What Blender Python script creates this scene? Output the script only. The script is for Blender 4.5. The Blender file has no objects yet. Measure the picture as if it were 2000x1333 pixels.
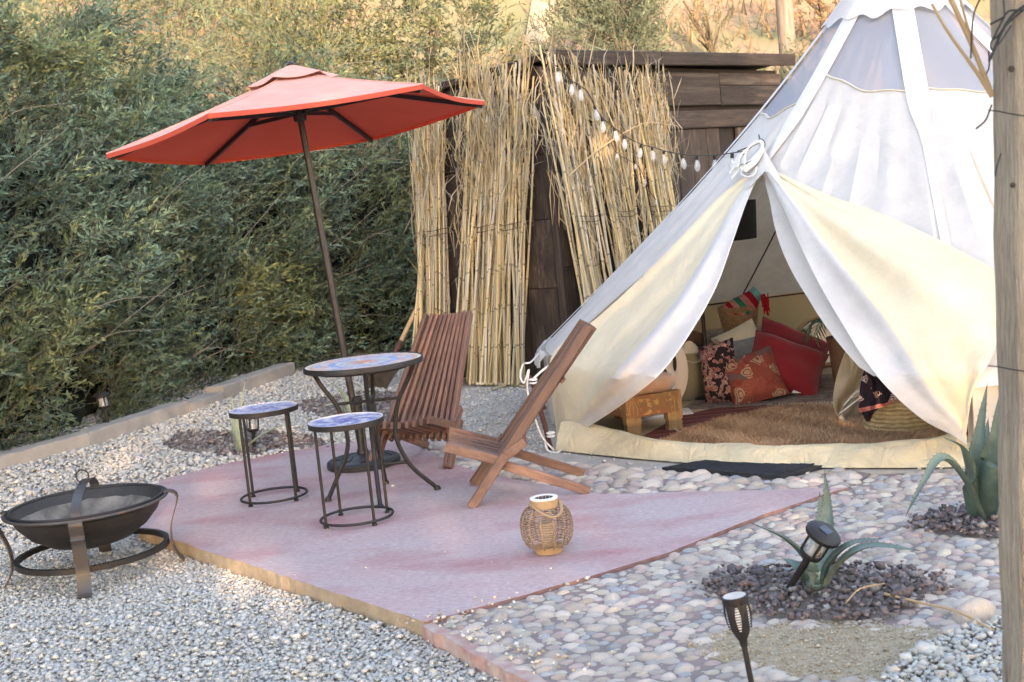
import bpy, math, random
import numpy as np
from mathutils import Vector, Matrix

random.seed(7)
rng = np.random.default_rng(11)
sc = bpy.context.scene
COL = sc.collection
R = math.radians

# ------------------------------------------------------------------ camera
FPX, PITCH, ROLL, CAMH = 2561.0, 0.11219, 0.1015, 1.488
_fw = np.array([0, math.cos(PITCH), -math.sin(PITCH)])
_rt = np.array([1.0, 0, 0])
_up = np.cross(_rt, _fw)
_c, _s = math.cos(ROLL), math.sin(ROLL)
CR = np.array([_c * _rt - _s * _up, _s * _rt + _c * _up, _fw])
cam = bpy.data.objects.new('camera', bpy.data.cameras.new('camera'))
COL.objects.link(cam)
mw = Matrix.Identity(4)
for i in range(3):
    mw[i][0], mw[i][1], mw[i][2] = CR[0][i], CR[1][i], -CR[2][i]
mw[2][3] = CAMH
cam.matrix_world = mw
cam.data.lens = FPX / 2000 * 36
cam.data.sensor_width = 36
cam.data.clip_end = 500
cam.data.clip_start = .05
cam.data.dof.use_dof = True
cam.data.dof.focus_distance = 6.6
cam.data.dof.aperture_fstop = 6.3
sc.camera = cam

# ------------------------------------------------------------------ sky, sun, exposure
SUN_EL, SUN_AZ = R(13), R(14)          # low sun behind the camera, a little to the right
w = bpy.data.worlds.new('World')
sc.world = w
w.use_nodes = True
nt = w.node_tree
sky = nt.nodes.new('ShaderNodeTexSky')
sky.sky_type = 'NISHITA'
sky.sun_disc = False
sky.sun_elevation = SUN_EL
sky.sun_rotation = math.pi - SUN_AZ
sky.air_density = 1.0
sky.dust_density = 1.0
sky.ozone_density = 0.9
bg = nt.nodes['Background']
bg.inputs['Strength'].default_value = 0.15
nt.links.new(sky.outputs[0], bg.inputs['Color'])
sl = bpy.data.lights.new('sun', 'SUN')
sl.energy = 2.0
sl.angle = R(0.55)
sl.color = (1.0, 0.79, 0.58)
sun = bpy.data.objects.new('sun', sl)
COL.objects.link(sun)
SD = Vector((math.sin(SUN_AZ) * math.cos(SUN_EL), -math.cos(SUN_AZ) * math.cos(SUN_EL), math.sin(SUN_EL)))
sun.rotation_euler = SD.to_track_quat('Z', 'Y').to_euler()
sc.view_settings.view_transform = 'Standard'
sc.view_settings.look = 'None'
sc.view_settings.gamma = 1
sc.view_settings.use_curve_mapping = False
sc.view_settings.exposure = 3.03
sc.view_settings.use_white_balance = True
sc.view_settings.white_balance_temperature = 7600
sc.view_settings.white_balance_tint = 19

# ------------------------------------------------------------------ measuring helpers
def ray(x, y):
    return np.array([(x - 1000) / FPX, -(y - 666.5) / FPX, 1.0]) @ CR
CAM = np.array([0, 0, CAMH])
def G(x, y, z=0.0):
    d = ray(x, y)
    return CAM + d * ((z - CAMH) / d[2])
def D(x, y, Y):
    d = ray(x, y)
    return CAM + d * (Y / d[1])
def inpoly(X, Y, poly):
    ins = np.zeros(len(X), bool)
    n = len(poly)
    for i in range(n):
        x0, y0 = poly[i][0], poly[i][1]
        x1, y1 = poly[(i + 1) % n][0], poly[(i + 1) % n][1]
        c = ((y0 > Y) != (y1 > Y)) & (X < (x1 - x0) * (Y - y0) / (y1 - y0 + 1e-12) + x0)
        ins ^= c
    return ins
def smooth(a, b, x):
    t = np.clip((x - a) / (b - a), 0, 1)
    return t * t * (3 - 2 * t)
def catmull(pts, n):
    P = [np.array(p, float) for p in pts]
    P = [2 * P[0] - P[1]] + P + [2 * P[-1] - P[-2]]
    out = []
    for i in range(1, len(P) - 2):
        for k in range(n):
            t = k / n
            a, b, c, d = P[i - 1], P[i], P[i + 1], P[i + 2]
            out.append(.5 * ((2 * b) + (c - a) * t + (2 * a - 5 * b + 4 * c - d) * t * t + (3 * b - a - 3 * c + d) * t ** 3))
    out.append(P[-2])
    return out

# ------------------------------------------------------------------ materials
def new_mat(name):
    m = bpy.data.materials.new(name)
    m.use_nodes = True
    t = m.node_tree
    return m, t, t.nodes['Principled BSDF'], t.nodes['Material Output']
def N(t, kind, **kw):
    n = t.nodes.new(kind)
    for k, v in kw.items():
        setattr(n, k, v)
    return n
def mixc(t, fac, a, b, mode='MIX'):
    n = N(t, 'ShaderNodeMix', data_type='RGBA', blend_type=mode)
    for sock, val in ((n.inputs[0], fac), (n.inputs[6], a), (n.inputs[7], b)):
        if isinstance(val, (int, float)):
            sock.default_value = val
        elif isinstance(val, (tuple, list)):
            sock.default_value = (*val[:3], 1)
        else:
            t.links.new(val, sock)
    return n.outputs[2]
def ramp(t, fac, stops):
    n = N(t, 'ShaderNodeValToRGB')
    e = n.color_ramp.elements
    while len(e) < len(stops):
        e.new(.5)
    for i, (p, c) in enumerate(stops):
        e[i].position = p
        e[i].color = (*c[:3], 1) if isinstance(c, (tuple, list)) else (c, c, c, 1)
    t.links.new(fac, n.inputs[0])
    return n.outputs[0]
def noise(t, vec, scale, detail=4, rough=.55, dist=0):
    n = N(t, 'ShaderNodeTexNoise')
    n.inputs['Scale'].default_value = scale
    n.inputs['Detail'].default_value = detail
    n.inputs['Roughness'].default_value = rough
    n.inputs['Distortion'].default_value = dist
    t.links.new(vec, n.inputs['Vector'])
    return n.outputs[0]
def coords(t, stretch=(1, 1, 1), kind='Object'):
    tc = N(t, 'ShaderNodeTexCoord')
    mp = N(t, 'ShaderNodeMapping')
    mp.inputs['Scale'].default_value = stretch
    t.links.new(tc.outputs[kind], mp.inputs['Vector'])
    return mp.outputs[0]
def M(name, col, col2=None, rough=.75, scale=6, detail=5, lo=.35, hi=.65, bump=0, bscale=60, metal=0, attr=False, spec=.4,
      stretch=(1, 1, 1), trans=0, rand=0, col3=None, scale3=2, sheen=0, kind='Object', coat=0, lo3=.5, hi3=.7, bump2=None, fine=None):
    m, t, b, out = new_mat(name)
    v = coords(t, stretch, kind)
    if col2 is None:
        col2 = tuple(c * .8 for c in col)
    if rand:
        oi = N(t, 'ShaderNodeObjectInfo')
        vm = N(t, 'ShaderNodeVectorMath', operation='ADD')
        cx = N(t, 'ShaderNodeCombineXYZ')
        mu = N(t, 'ShaderNodeMath', operation='MULTIPLY')
        t.links.new(oi.outputs['Random'], mu.inputs[0])
        mu.inputs[1].default_value = 37.0
        for k in range(3):
            t.links.new(mu.outputs[0], cx.inputs[k])
        t.links.new(v, vm.inputs[0])
        t.links.new(cx.outputs[0], vm.inputs[1])
        v = vm.outputs[0]
    f = ramp(t, noise(t, v, scale, detail), [(lo, 0.0), (hi, 1.0)])
    c = mixc(t, f, col, col2)
    if col3 is not None:
        f3 = ramp(t, noise(t, v, scale3, 3), [(lo3, 0.0), (hi3, 1.0)])
        c = mixc(t, f3, c, col3)
    if fine is not None:          # fine speckle: (scale, darkest, lightest)
        ff = ramp(t, noise(t, v, fine[0], 8, .7), [(.32, fine[1]), (.68, fine[2])])
        c = mixc(t, 1.0, c, ff, 'MULTIPLY')
    if attr:
        a = N(t, 'ShaderNodeVertexColor', layer_name='Col')
        c = mixc(t, 1.0, c, a.outputs[0], 'MULTIPLY')
    if rand:
        mr = N(t, 'ShaderNodeMapRange')
        mr.inputs[3].default_value = 1 - rand
        mr.inputs[4].default_value = 1 + rand
        t.links.new(oi.outputs['Random'], mr.inputs[0])
        hs = N(t, 'ShaderNodeHueSaturation')
        t.links.new(mr.outputs[0], hs.inputs['Value'])
        t.links.new(c, hs.inputs['Color'])
        c = hs.outputs[0]
    t.links.new(c, b.inputs['Base Color'])
    b.inputs['Roughness'].default_value = rough
    b.inputs['Metallic'].default_value = metal
    b.inputs['Specular IOR Level'].default_value = spec
    if sheen:
        b.inputs['Sheen Weight'].default_value = sheen
    if coat:
        b.inputs['Coat Weight'].default_value = coat
        b.inputs['Coat Roughness'].default_value = .3
    if bump:
        bp = N(t, 'ShaderNodeBump')
        bp.inputs['Strength'].default_value = bump
        bp.inputs['Distance'].default_value = .01
        t.links.new(noise(t, v, bscale, 6, .6), bp.inputs['Height'])
        nout = bp.outputs[0]
        if bump2:                  # broad creases under the fine relief: (strength, scale, distance, distortion)
            b2 = N(t, 'ShaderNodeBump')
            b2.inputs['Strength'].default_value = bump2[0]
            b2.inputs['Distance'].default_value = bump2[2]
            t.links.new(noise(t, v, bump2[1], 5, .6, bump2[3]), b2.inputs['Height'])
            t.links.new(nout, b2.inputs['Normal'])
            nout = b2.outputs[0]
        t.links.new(nout, b.inputs['Normal'])
    if trans:
        tr = N(t, 'ShaderNodeBsdfTranslucent')
        t.links.new(c, tr.inputs[0])
        ms = N(t, 'ShaderNodeMixShader')
        ms.inputs[0].default_value = trans
        t.links.new(b.outputs[0], ms.inputs[1])
        t.links.new(tr.outputs[0], ms.inputs[2])
        t.links.new(ms.outputs[0], out.inputs[0])
    return m

MT = {}
MT['gravel'] = M('gravel_stone', (1, 1, 1), (.8, .8, .8), attr=True, rough=.9, scale=60)
MT['lava'] = M('lava_rock', (1, 1, 1), (.6, .6, .6), attr=True, rough=.95, scale=90, bump=.5, bscale=150)
MT['slab'] = M('pink_concrete', (.48, .33, .322), (.47, .37, .365), rough=.62, scale=1.6, detail=9, col3=(.40, .185, .185), scale3=2.0, lo3=.47, hi3=.76, bump=.35, bscale=85, stretch=(.7, 1.5, 1), fine=(48, .66, 1.12), bump2=(.35, 6, .012, .8))
MT['slab_side'] = M('raw_concrete_edge', (.36, .29, .20), (.27, .21, .15), rough=.9, scale=12, bump=.6, bscale=60)
MT['red_edge'] = M('red_painted_edge', (.36, .20, .175), (.42, .33, .29), rough=.8, scale=14, bump=.5, bscale=70)
MT['mortar'] = M('pinkish_mortar', (.20, .165, .145), (.25, .19, .17), rough=.95, scale=7, bump=.5, bscale=80, col3=(.33, .20, .20), scale3=2.5)
MT['cement'] = M('cement_pad', (.40, .37, .33), (.30, .28, .25), rough=.92, scale=5, detail=9, bump=.5, bscale=45, col3=(.42, .37, .30), scale3=1.5)
MT['sand'] = M('sandy_soil', (.44, .35, .24), (.35, .275, .185), rough=1, scale=20, detail=8, bump=.8, bscale=120)
MT['soil'] = M('dark_soil', (.20, .16, .135), (.26, .21, .17), rough=1, scale=25, bump=.8, bscale=90)
MT['stone'] = M('river_stone', (.44, .385, .32), (.37, .335, .295), rough=.75, scale=18, bump=.25, bscale=90, rand=.26, col3=(.42, .315, .275), scale3=6, lo3=.48, hi3=.66)
MT['stones_many'] = M('river_stone_mix', (1, 1, 1), (.82, .8, .8), attr=True, rough=.78, scale=25, bump=.25, bscale=90)
MT['kerb'] = M('kerb_concrete', (.38, .35, .31), (.29, .27, .24), rough=.95, scale=6, detail=8, bump=.5, bscale=40)
MT['leaf'] = M('hedge_leaf', (1, 1, 1), (.8, .85, .8), attr=True, rough=.55, scale=8, trans=.28, spec=.35)
MT['leaf_far'] = M('hill_leaf', (.80, .84, .80), (.68, .72, .66), attr=True, rough=.7, scale=5, trans=.22, spec=.2)
MT['core'] = M('hedge_shade_backing', (.016, .022, .014), (.009, .012, .008), rough=1, scale=9, bump=1, bscale=30)  # near-black so the gaps between leaves look shaded
MT['bark'] = M('pale_bark', (.26, .23, .18), (.17, .15, .11), rough=.95, scale=30, bump=.5, bscale=80)
MT['twig'] = M('green_brown_twig', (.115, .115, .08), (.075, .08, .055), rough=.9, scale=30)
MT['bark_dark'] = M('dark_bark', (.09, .07, .05), (.05, .04, .03), rough=.95, scale=20, bump=.6, bscale=60)
MT['hill'] = M('dry_hillside', (.235, .165, .11), (.18, .12, .078), rough=1, scale=.35, detail=8, col3=(.12, .125, .065), scale3=.3, lo3=.45, hi3=.58, bump=1, bscale=6)
MT['hill_path'] = M('pale_trail', (.30, .235, .16), (.25, .19, .125), rough=1, scale=2, bump=.5, bscale=10)
MT['dry_grass'] = M('dry_grass', (.80, .78, .76), (.64, .62, .58), attr=True, rough=.9, scale=2, trans=.3)
MT['canvas'] = M('white_canvas', (.81, .79, .765), (.765, .745, .72), rough=.92, scale=3, detail=9, bump=.25, bscale=340, trans=.42, spec=.12, bump2=(.5, 3.0, .04, 1.2), fine=(9, .90, 1.0))
MT['canvas_in'] = M('cream_lining', (.84, .745, .59), (.80, .70, .545), rough=.95, scale=2.5, detail=9, bump=.25, bscale=340, trans=.58, spec=.08, bump2=(.8, 4.2, .05, 1.8), fine=(8, .86, 1.0))
MT['flap_in'] = M('cream_flap_face', (.83, .735, .54), (.79, .685, .50), rough=.95, scale=2.5, detail=9, bump=.25, bscale=340, trans=.25, spec=.08, bump2=(.5, 3.4, .05, 1.2), fine=(8, .92, 1.0))
MT['sill'] = M('cream_groundsheet', (.68, .60, .41), (.60, .52, .36), rough=.65, scale=4, bump=.25, bscale=60, trans=.08, spec=.25, bump2=(.9, 7, .03, 2.0), fine=(6, .80, 1.0))
MT['wallcloth'] = M('yellow_cream_wall', (.70, .58, .36), (.64, .52, .32), rough=.9, scale=3, trans=.4, spec=.1)
MT['seam'] = M('seam_tape', (.79, .78, .785), (.75, .74, .745), rough=.9, scale=6, trans=.25, spec=.12, bump=.25, bscale=340)
MT['beige_edge'] = M('beige_webbing', (.60, .53, .41), (.53, .46, .35), rough=.9, scale=20)
MT['rope'] = M('white_rope', (.74, .72, .68), (.60, .58, .54), rough=.9, scale=60, bump=.4, bscale=300)
MT['strap'] = M('brown_strap', (.10, .035, .03), (.06, .025, .02), rough=.7, scale=30)
MT['blackwire'] = M('black_cable', (.02, .02, .022), rough=.5)
MT['red_top'] = M('skylit_faded_coral', (.74, .40, .33), (.76, .46, .39), rough=.9, scale=1.3, detail=6, trans=.25, spec=.2, bump=.25, bscale=300, fine=(5, .88, 1.05))  # paler than the underside: sky brightness put into the colour, plus sun fading
MT['red_under'] = M('coral_canopy_lining', (.74, .165, .11), (.70, .145, .095), rough=.9, scale=2, trans=.5, spec=.1)
MT['metal_dark'] = M('dark_bronze_metal', (.022, .018, .017), (.014, .012, .011), rough=.45, scale=14, metal=.0, spec=.4)
MT['metal_black'] = M('black_wrought_iron', (.013, .012, .013), (.022, .019, .018), rough=.5, scale=18, metal=.0, spec=.35)
MT['cast_black'] = M('black_cast_resin', (.02, .022, .026), (.03, .032, .036), rough=.45, scale=20, bump=.3, bscale=60)
MT['pole_bronze'] = M('bronze_pole', (.03, .022, .02), (.02, .016, .015), rough=.38, metal=.0, scale=8, spec=.4)
MT['bowl'] = M('sooty_steel', (.014, .013, .014), (.026, .022, .02), rough=.5, metal=.0, scale=10, bump=.3, bscale=70, col3=(.06, .045, .035), scale3=5, lo3=.62, hi3=.8)
MT['rust_steel'] = M('worn_steel_strap', (.055, .055, .06), (.06, .05, .043), rough=.42, metal=.2, scale=9, col3=(.16, .085, .04), scale3=6, lo3=.66, hi3=.8)
MT['chair'] = M('reddish_hardwood', (.195, .105, .073), (.12, .066, .050), rough=.5, scale=5, detail=7, stretch=(1.2, 14, 14), rand=.22, bump=.15, bscale=30, spec=.45)
MT['chair_leg'] = M('honey_hardwood', (.30, .165, .098), (.215, .112, .066), rough=.5, scale=5, detail=7, stretch=(1.2, 14, 14), rand=.12, bump=.15, bscale=30, spec=.45)
MT['shed'] = M('charred_brown_wood', (.050, .033, .024), (.023, .0155, .0125), rough=.8, scale=3.0, detail=9, stretch=(1.2, 11, 11), rand=.35, bump=.8, bscale=14, col3=(.125, .098, .077), scale3=1.3, lo3=.55, hi3=.85, fine=(7, .55, 1.25))
MT['shed_in'] = M('dark_shed_core', (.02, .013, .011), (.012, .009, .008), rough=.9, scale=6)
MT['reed'] = M('dry_reed', (.54, .425, .235), (.46, .355, .19), rough=.6, scale=3, stretch=(2, 20, 20), rand=.30, col3=(.48, .435, .35), scale3=.9, lo3=.5, hi3=.6, spec=.4)
def add_nodes(m, count):
    t = m.node_tree
    b = t.nodes['Principled BSDF']
    src = b.inputs['Base Color'].links[0].from_socket
    tc = N(t, 'ShaderNodeTexCoord')
    sx = N(t, 'ShaderNodeSeparateXYZ')
    t.links.new(tc.outputs['Object'], sx.inputs[0])
    mu = N(t, 'ShaderNodeMath', operation='MULTIPLY')
    mu.inputs[1].default_value = count
    t.links.new(sx.outputs[0], mu.inputs[0])
    fr = N(t, 'ShaderNodeMath', operation='FRACT')
    t.links.new(mu.outputs[0], fr.inputs[0])
    f = ramp(t, fr.outputs[0], [(.0, .35), (.035, .5), (.07, 1.12), (.14, 1.0)])
    t.links.new(mixc(t, 1.0, src, f, 'MULTIPLY'), b.inputs['Base Color'])
add_nodes(MT['reed'], 8)
MT['reed_leaf'] = M('reed_leaf', (1, 1, 1), (.85, .82, .75), attr=True, rough=.8, scale=10, trans=.2)
MT['twine'] = M('brown_twine', (.12, .085, .05), rough=.9)
MT['glass'] = None
MT['rattan'] = M('rattan', (.25, .175, .118), (.19, .13, .085), rough=.6, scale=25, stretch=(1, 1, 1), bump=.2, bscale=120)
MT['bamboo'] = M('bamboo_band', (.37, .24, .135), (.30, .19, .10), rough=.5, scale=12)
MT['candle'] = M('frosted_candle', (.46, .38, .29), (.40, .33, .25), rough=.5, trans=.3)
MT['whiteplastic'] = M('white_plastic', (.74, .72, .70), (.68, .66, .64), rough=.45, scale=3)
MT['solar'] = M('solar_cell', (.015, .02, .035), (.02, .03, .05), rough=.2, scale=30, spec=.6)
MT['silver'] = M('brushed_silver', (.55, .55, .54), (.42, .42, .42), rough=.3, metal=.8, scale=20)
MT['agave'] = M('agave_leaf', (.075, .12, .095), (.11, .16, .13), rough=.45, scale=6, stretch=(1, 1, 1), spec=.5, col3=(.14, .195, .17), scale3=3, lo3=.5, hi3=.7, bump=.25, bscale=60, fine=(30, .8, 1.1))
MT['agave_pale'] = M('pale_agave_leaf', (.20, .245, .17), (.26, .29, .20), rough=.5, scale=6, spec=.4)
MT['agave_brown'] = M('agave_spine', (.06, .035, .025), rough=.6)
MT['post'] = M('rough_sawn_post', (.50, .40, .285), (.38, .295, .205), rough=.85, scale=2.2, detail=10, stretch=(9, 9, .9), bump=1.0, bscale=16, col3=(.16, .11, .075), scale3=1.5, lo3=.58, hi3=.70, fine=(14, .62, 1.08), bump2=(.9, 5, .02, .6))
MT['grey_wood'] = M('grey_pole_wood', (.19, .16, .135), (.11, .09, .075), rough=.9, scale=3, detail=8, stretch=(8, 8, .8), bump=.6, bscale=20)
MT['mat'] = M('black_rubber_mat', (.022, .024, .028), (.014, .015, .018), rough=.8, scale=30, bump=.8, bscale=50)
MT['shade'] = M('black_lampshade', (.018, .017, .017), (.028, .025, .024), rough=.8, scale=120)
MT['redvelvet'] = M('dark_red_velvet', (.24, .007, .014), (.19, .006, .012), rough=.85, scale=5, sheen=.25, bump=.1, bscale=120)
MT['creamcloth'] = M('cream_cloth', (.66, .60, .46), (.60, .54, .41), rough=.9, scale=6, bump=.2, bscale=160)
MT['greycloth'] = M('grey_cloth', (.24, .25, .26), (.18, .19, .20), rough=.9, scale=20)
MT['darkbrown'] = M('dark_brown_wood', (.07, .032, .02), (.045, .02, .014), rough=.5, scale=4, stretch=(1, 8, 8))
MT['benchwood'] = M('carved_pale_wood', (.34, .225, .115), (.25, .155, .075), rough=.6, scale=8, stretch=(5, 5, 1), bump=.4, bscale=40)
MT['benchpaint'] = M('painted_bench_rail', (.23, .095, .055), (.20, .12, .06), rough=.6, scale=14, col3=(.40, .25, .10), scale3=25, lo3=.55, hi3=.62, bump=.3, bscale=50)
MT['basket'] = M('brown_wicker', (.36, .235, .145), (.26, .16, .095), rough=.8, scale=40, bump=.3, bscale=150)
MT['seagrass'] = M('seagrass', (.46, .33, .17), (.33, .22, .11), rough=.8, scale=35, bump=.4, bscale=120)
MT['shag'] = M('tan_shag', (1, 1, 1), (.85, .8, .75), attr=True, rough=.9, scale=5, sheen=.2)
MT['bin'] = M('olive_plastic_bin', (.26, .235, .17), (.22, .20, .14), rough=.5, scale=4)
MT['pot'] = M('brown_clay_pot', (.17, .085, .05), (.13, .065, .04), rough=.7, scale=12)
MT['palm'] = M('dark_palm_leaf', (.04, .085, .035), (.06, .11, .05), rough=.5, scale=8)
MT['fringe'] = M('white_fringe', (.66, .62, .54), rough=.9, scale=40)
MT['floor'] = M('beige_groundsheet', (.48, .38, .25), (.42, .33, .22), rough=.8, scale=4, bump=.3, bscale=15)
MT['mosaic'] = M('mosaic_tile', (1, 1, 1), (.9, .9, .9), attr=True, rough=.28, scale=60, spec=.5)
MT['grout'] = M('white_grout', (.58, .56, .55), (.50, .48, .47), rough=.8, scale=50)
MT['rattan_light'] = M('light_bent_wood', (.45, .31, .17), (.37, .25, .13), rough=.5, scale=10)
MT['tag'] = M('white_tag', (.8, .8, .78), rough=.8)

def glass_mat(name, col, rough, transp):
    m, t, b, out = new_mat(name)
    b.inputs['Base Color'].default_value = (*col, 1)
    b.inputs['Roughness'].default_value = rough
    b.inputs['Specular IOR Level'].default_value = .8
    tr = N(t, 'ShaderNodeBsdfTransparent')
    ms = N(t, 'ShaderNodeMixShader')
    ms.inputs[0].default_value = transp
    t.links.new(b.outputs[0], ms.inputs[1])
    t.links.new(tr.outputs[0], ms.inputs[2])
    t.links.new(ms.outputs[0], out.inputs[0])
    return m
MT['glass'] = glass_mat('bulb_glass', (.62, .63, .64), .06, .6)
MT['netting'] = glass_mat('window_netting', (.40, .435, .52), .8, .50)
MT['netting_in'] = glass_mat('inner_netting', (.5, .45, .38), .8, .55)
MT['clearlens'] = glass_mat('clear_lens', (.60, .62, .63), .06, .62)

MT['screen'] = glass_mat('spark_screen_mesh', (.09, .085, .08), .75, .86)

def voro_mat(name, cols, scale, rough=.85, bump=.2, dist=.6):
    """printed or woven pattern: cells of several colours"""
    m, t, b, out = new_mat(name)
    v = coords(t)
    nn = N(t, 'ShaderNodeTexNoise')
    nn.inputs['Scale'].default_value = scale * .35
    t.links.new(v, nn.inputs['Vector'])
    vm = N(t, 'ShaderNodeVectorMath', operation='MULTIPLY_ADD')
    t.links.new(nn.outputs[1], vm.inputs[0])
    vm.inputs[1].default_value = (dist / scale * 4,) * 3
    t.links.new(v, vm.inputs[2])
    vo = N(t, 'ShaderNodeTexVoronoi')
    vo.inputs['Scale'].default_value = scale
    t.links.new(vm.outputs[0], vo.inputs['Vector'])
    sp = N(t, 'ShaderNodeSeparateColor')
    t.links.new(vo.outputs['Color'], sp.inputs[0])
    n = N(t, 'ShaderNodeValToRGB')
    n.color_ramp.interpolation = 'CONSTANT'
    e = n.color_ramp.elements
    while len(e) < len(cols):
        e.new(.5)
    for i, c in enumerate(cols):
        e[i].position = i / len(cols)
        e[i].color = (*c, 1)
    t.links.new(sp.outputs[0], n.inputs[0])
    # petals: rings inside each cell
    vd = N(t, 'ShaderNodeMath', operation='SINE')
    mu = N(t, 'ShaderNodeMath', operation='MULTIPLY')
    mu.inputs[1].default_value = 26
    t.links.new(vo.outputs['Distance'], mu.inputs[0])
    t.links.new(mu.outputs[0], vd.inputs[0])
    f = ramp(t, vd.outputs[0], [(.3, 0.0), (.45, 1.0)])
    c = mixc(t, f, n.outputs[0], cols[0])
    t.links.new(c, b.inputs['Base Color'])
    b.inputs['Roughness'].default_value = rough
    b.inputs['Specular IOR Level'].default_value = .2
    return m
MT['floral'] = voro_mat('pink_black_floral', [(.025, .018, .022), (.50, .26, .24), (.42, .17, .16), (.03, .02, .025), (.55, .36, .32)], 38)
MT['paisley'] = voro_mat('rust_paisley', [(.25, .06, .045), (.31, .09, .06), (.22, .05, .04), (.40, .28, .19), (.11, .10, .10), (.28, .07, .05)], 14)
MT['patterned'] = voro_mat('cream_brown_print', [(.32, .26, .20), (.14, .10, .08), (.42, .37, .30), (.22, .17, .13)], 34)
MT['darkcloth'] = voro_mat('dark_printed_cloth', [(.018, .012, .02), (.02, .014, .02), (.30, .08, .09), (.03, .015, .02), (.48, .33, .30)], 22)
MT['benchcloth'] = M('faded_kilim_cushion', (.50, .40, .32), (.42, .26, .20), rough=.95, scale=9, col3=(.30, .34, .36), scale3=12, lo3=.55, hi3=.7, bump=.2, bscale=90)

def stripe_mat(name, cols, scale, axis, rough=.9):
    m, t, b, out = new_mat(name)
    v = coords(t)
    sx = N(t, 'ShaderNodeSeparateXYZ')
    t.links.new(v, sx.inputs[0])
    mu = N(t, 'ShaderNodeMath', operation='MULTIPLY')
    mu.inputs[1].default_value = scale
    t.links.new(sx.outputs[axis], mu.inputs[0])
    ns = noise(t, v, 14, 3)
    ad = N(t, 'ShaderNodeMath', operation='MULTIPLY_ADD')
    t.links.new(ns, ad.inputs[0])
    ad.inputs[1].default_value = .12
    t.links.new(mu.outputs[0], ad.inputs[2])
    fr = N(t, 'ShaderNodeMath', operation='FRACT')
    t.links.new(ad.outputs[0], fr.inputs[0])
    n = N(t, 'ShaderNodeValToRGB')
    n.color_ramp.interpolation = 'CONSTANT'
    e = n.color_ramp.elements
    while len(e) < len(cols):
        e.new(.5)
    for i, c in enumerate(cols):
        e[i].position = i / len(cols)
        e[i].color = (*c, 1)
    t.links.new(fr.outputs[0], n.inputs[0])
    f = ramp(t, noise(t, v, 120, 3), [(.3, .65), (.7, 1.0)])
    t.links.new(mixc(t, 1.0, n.outputs[0], f, 'MULTIPLY'), b.inputs['Base Color'])
    b.inputs['Roughness'].default_value = rough
    b.inputs['Specular IOR Level'].default_value = .15
    return m
MT['kilim'] = stripe_mat('red_striped_kilim', [(.20, .04, .035), (.11, .03, .035), (.25, .10, .08), (.09, .035, .05), (.20, .05, .04), (.30, .17, .13), (.13, .03, .035)], 9, 1)
MT['greyrug'] = voro_mat('grey_brown_rug', [(.20, .15, .13), (.26, .20, .17), (.14, .10, .10), (.30, .25, .21)], 20)

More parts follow.
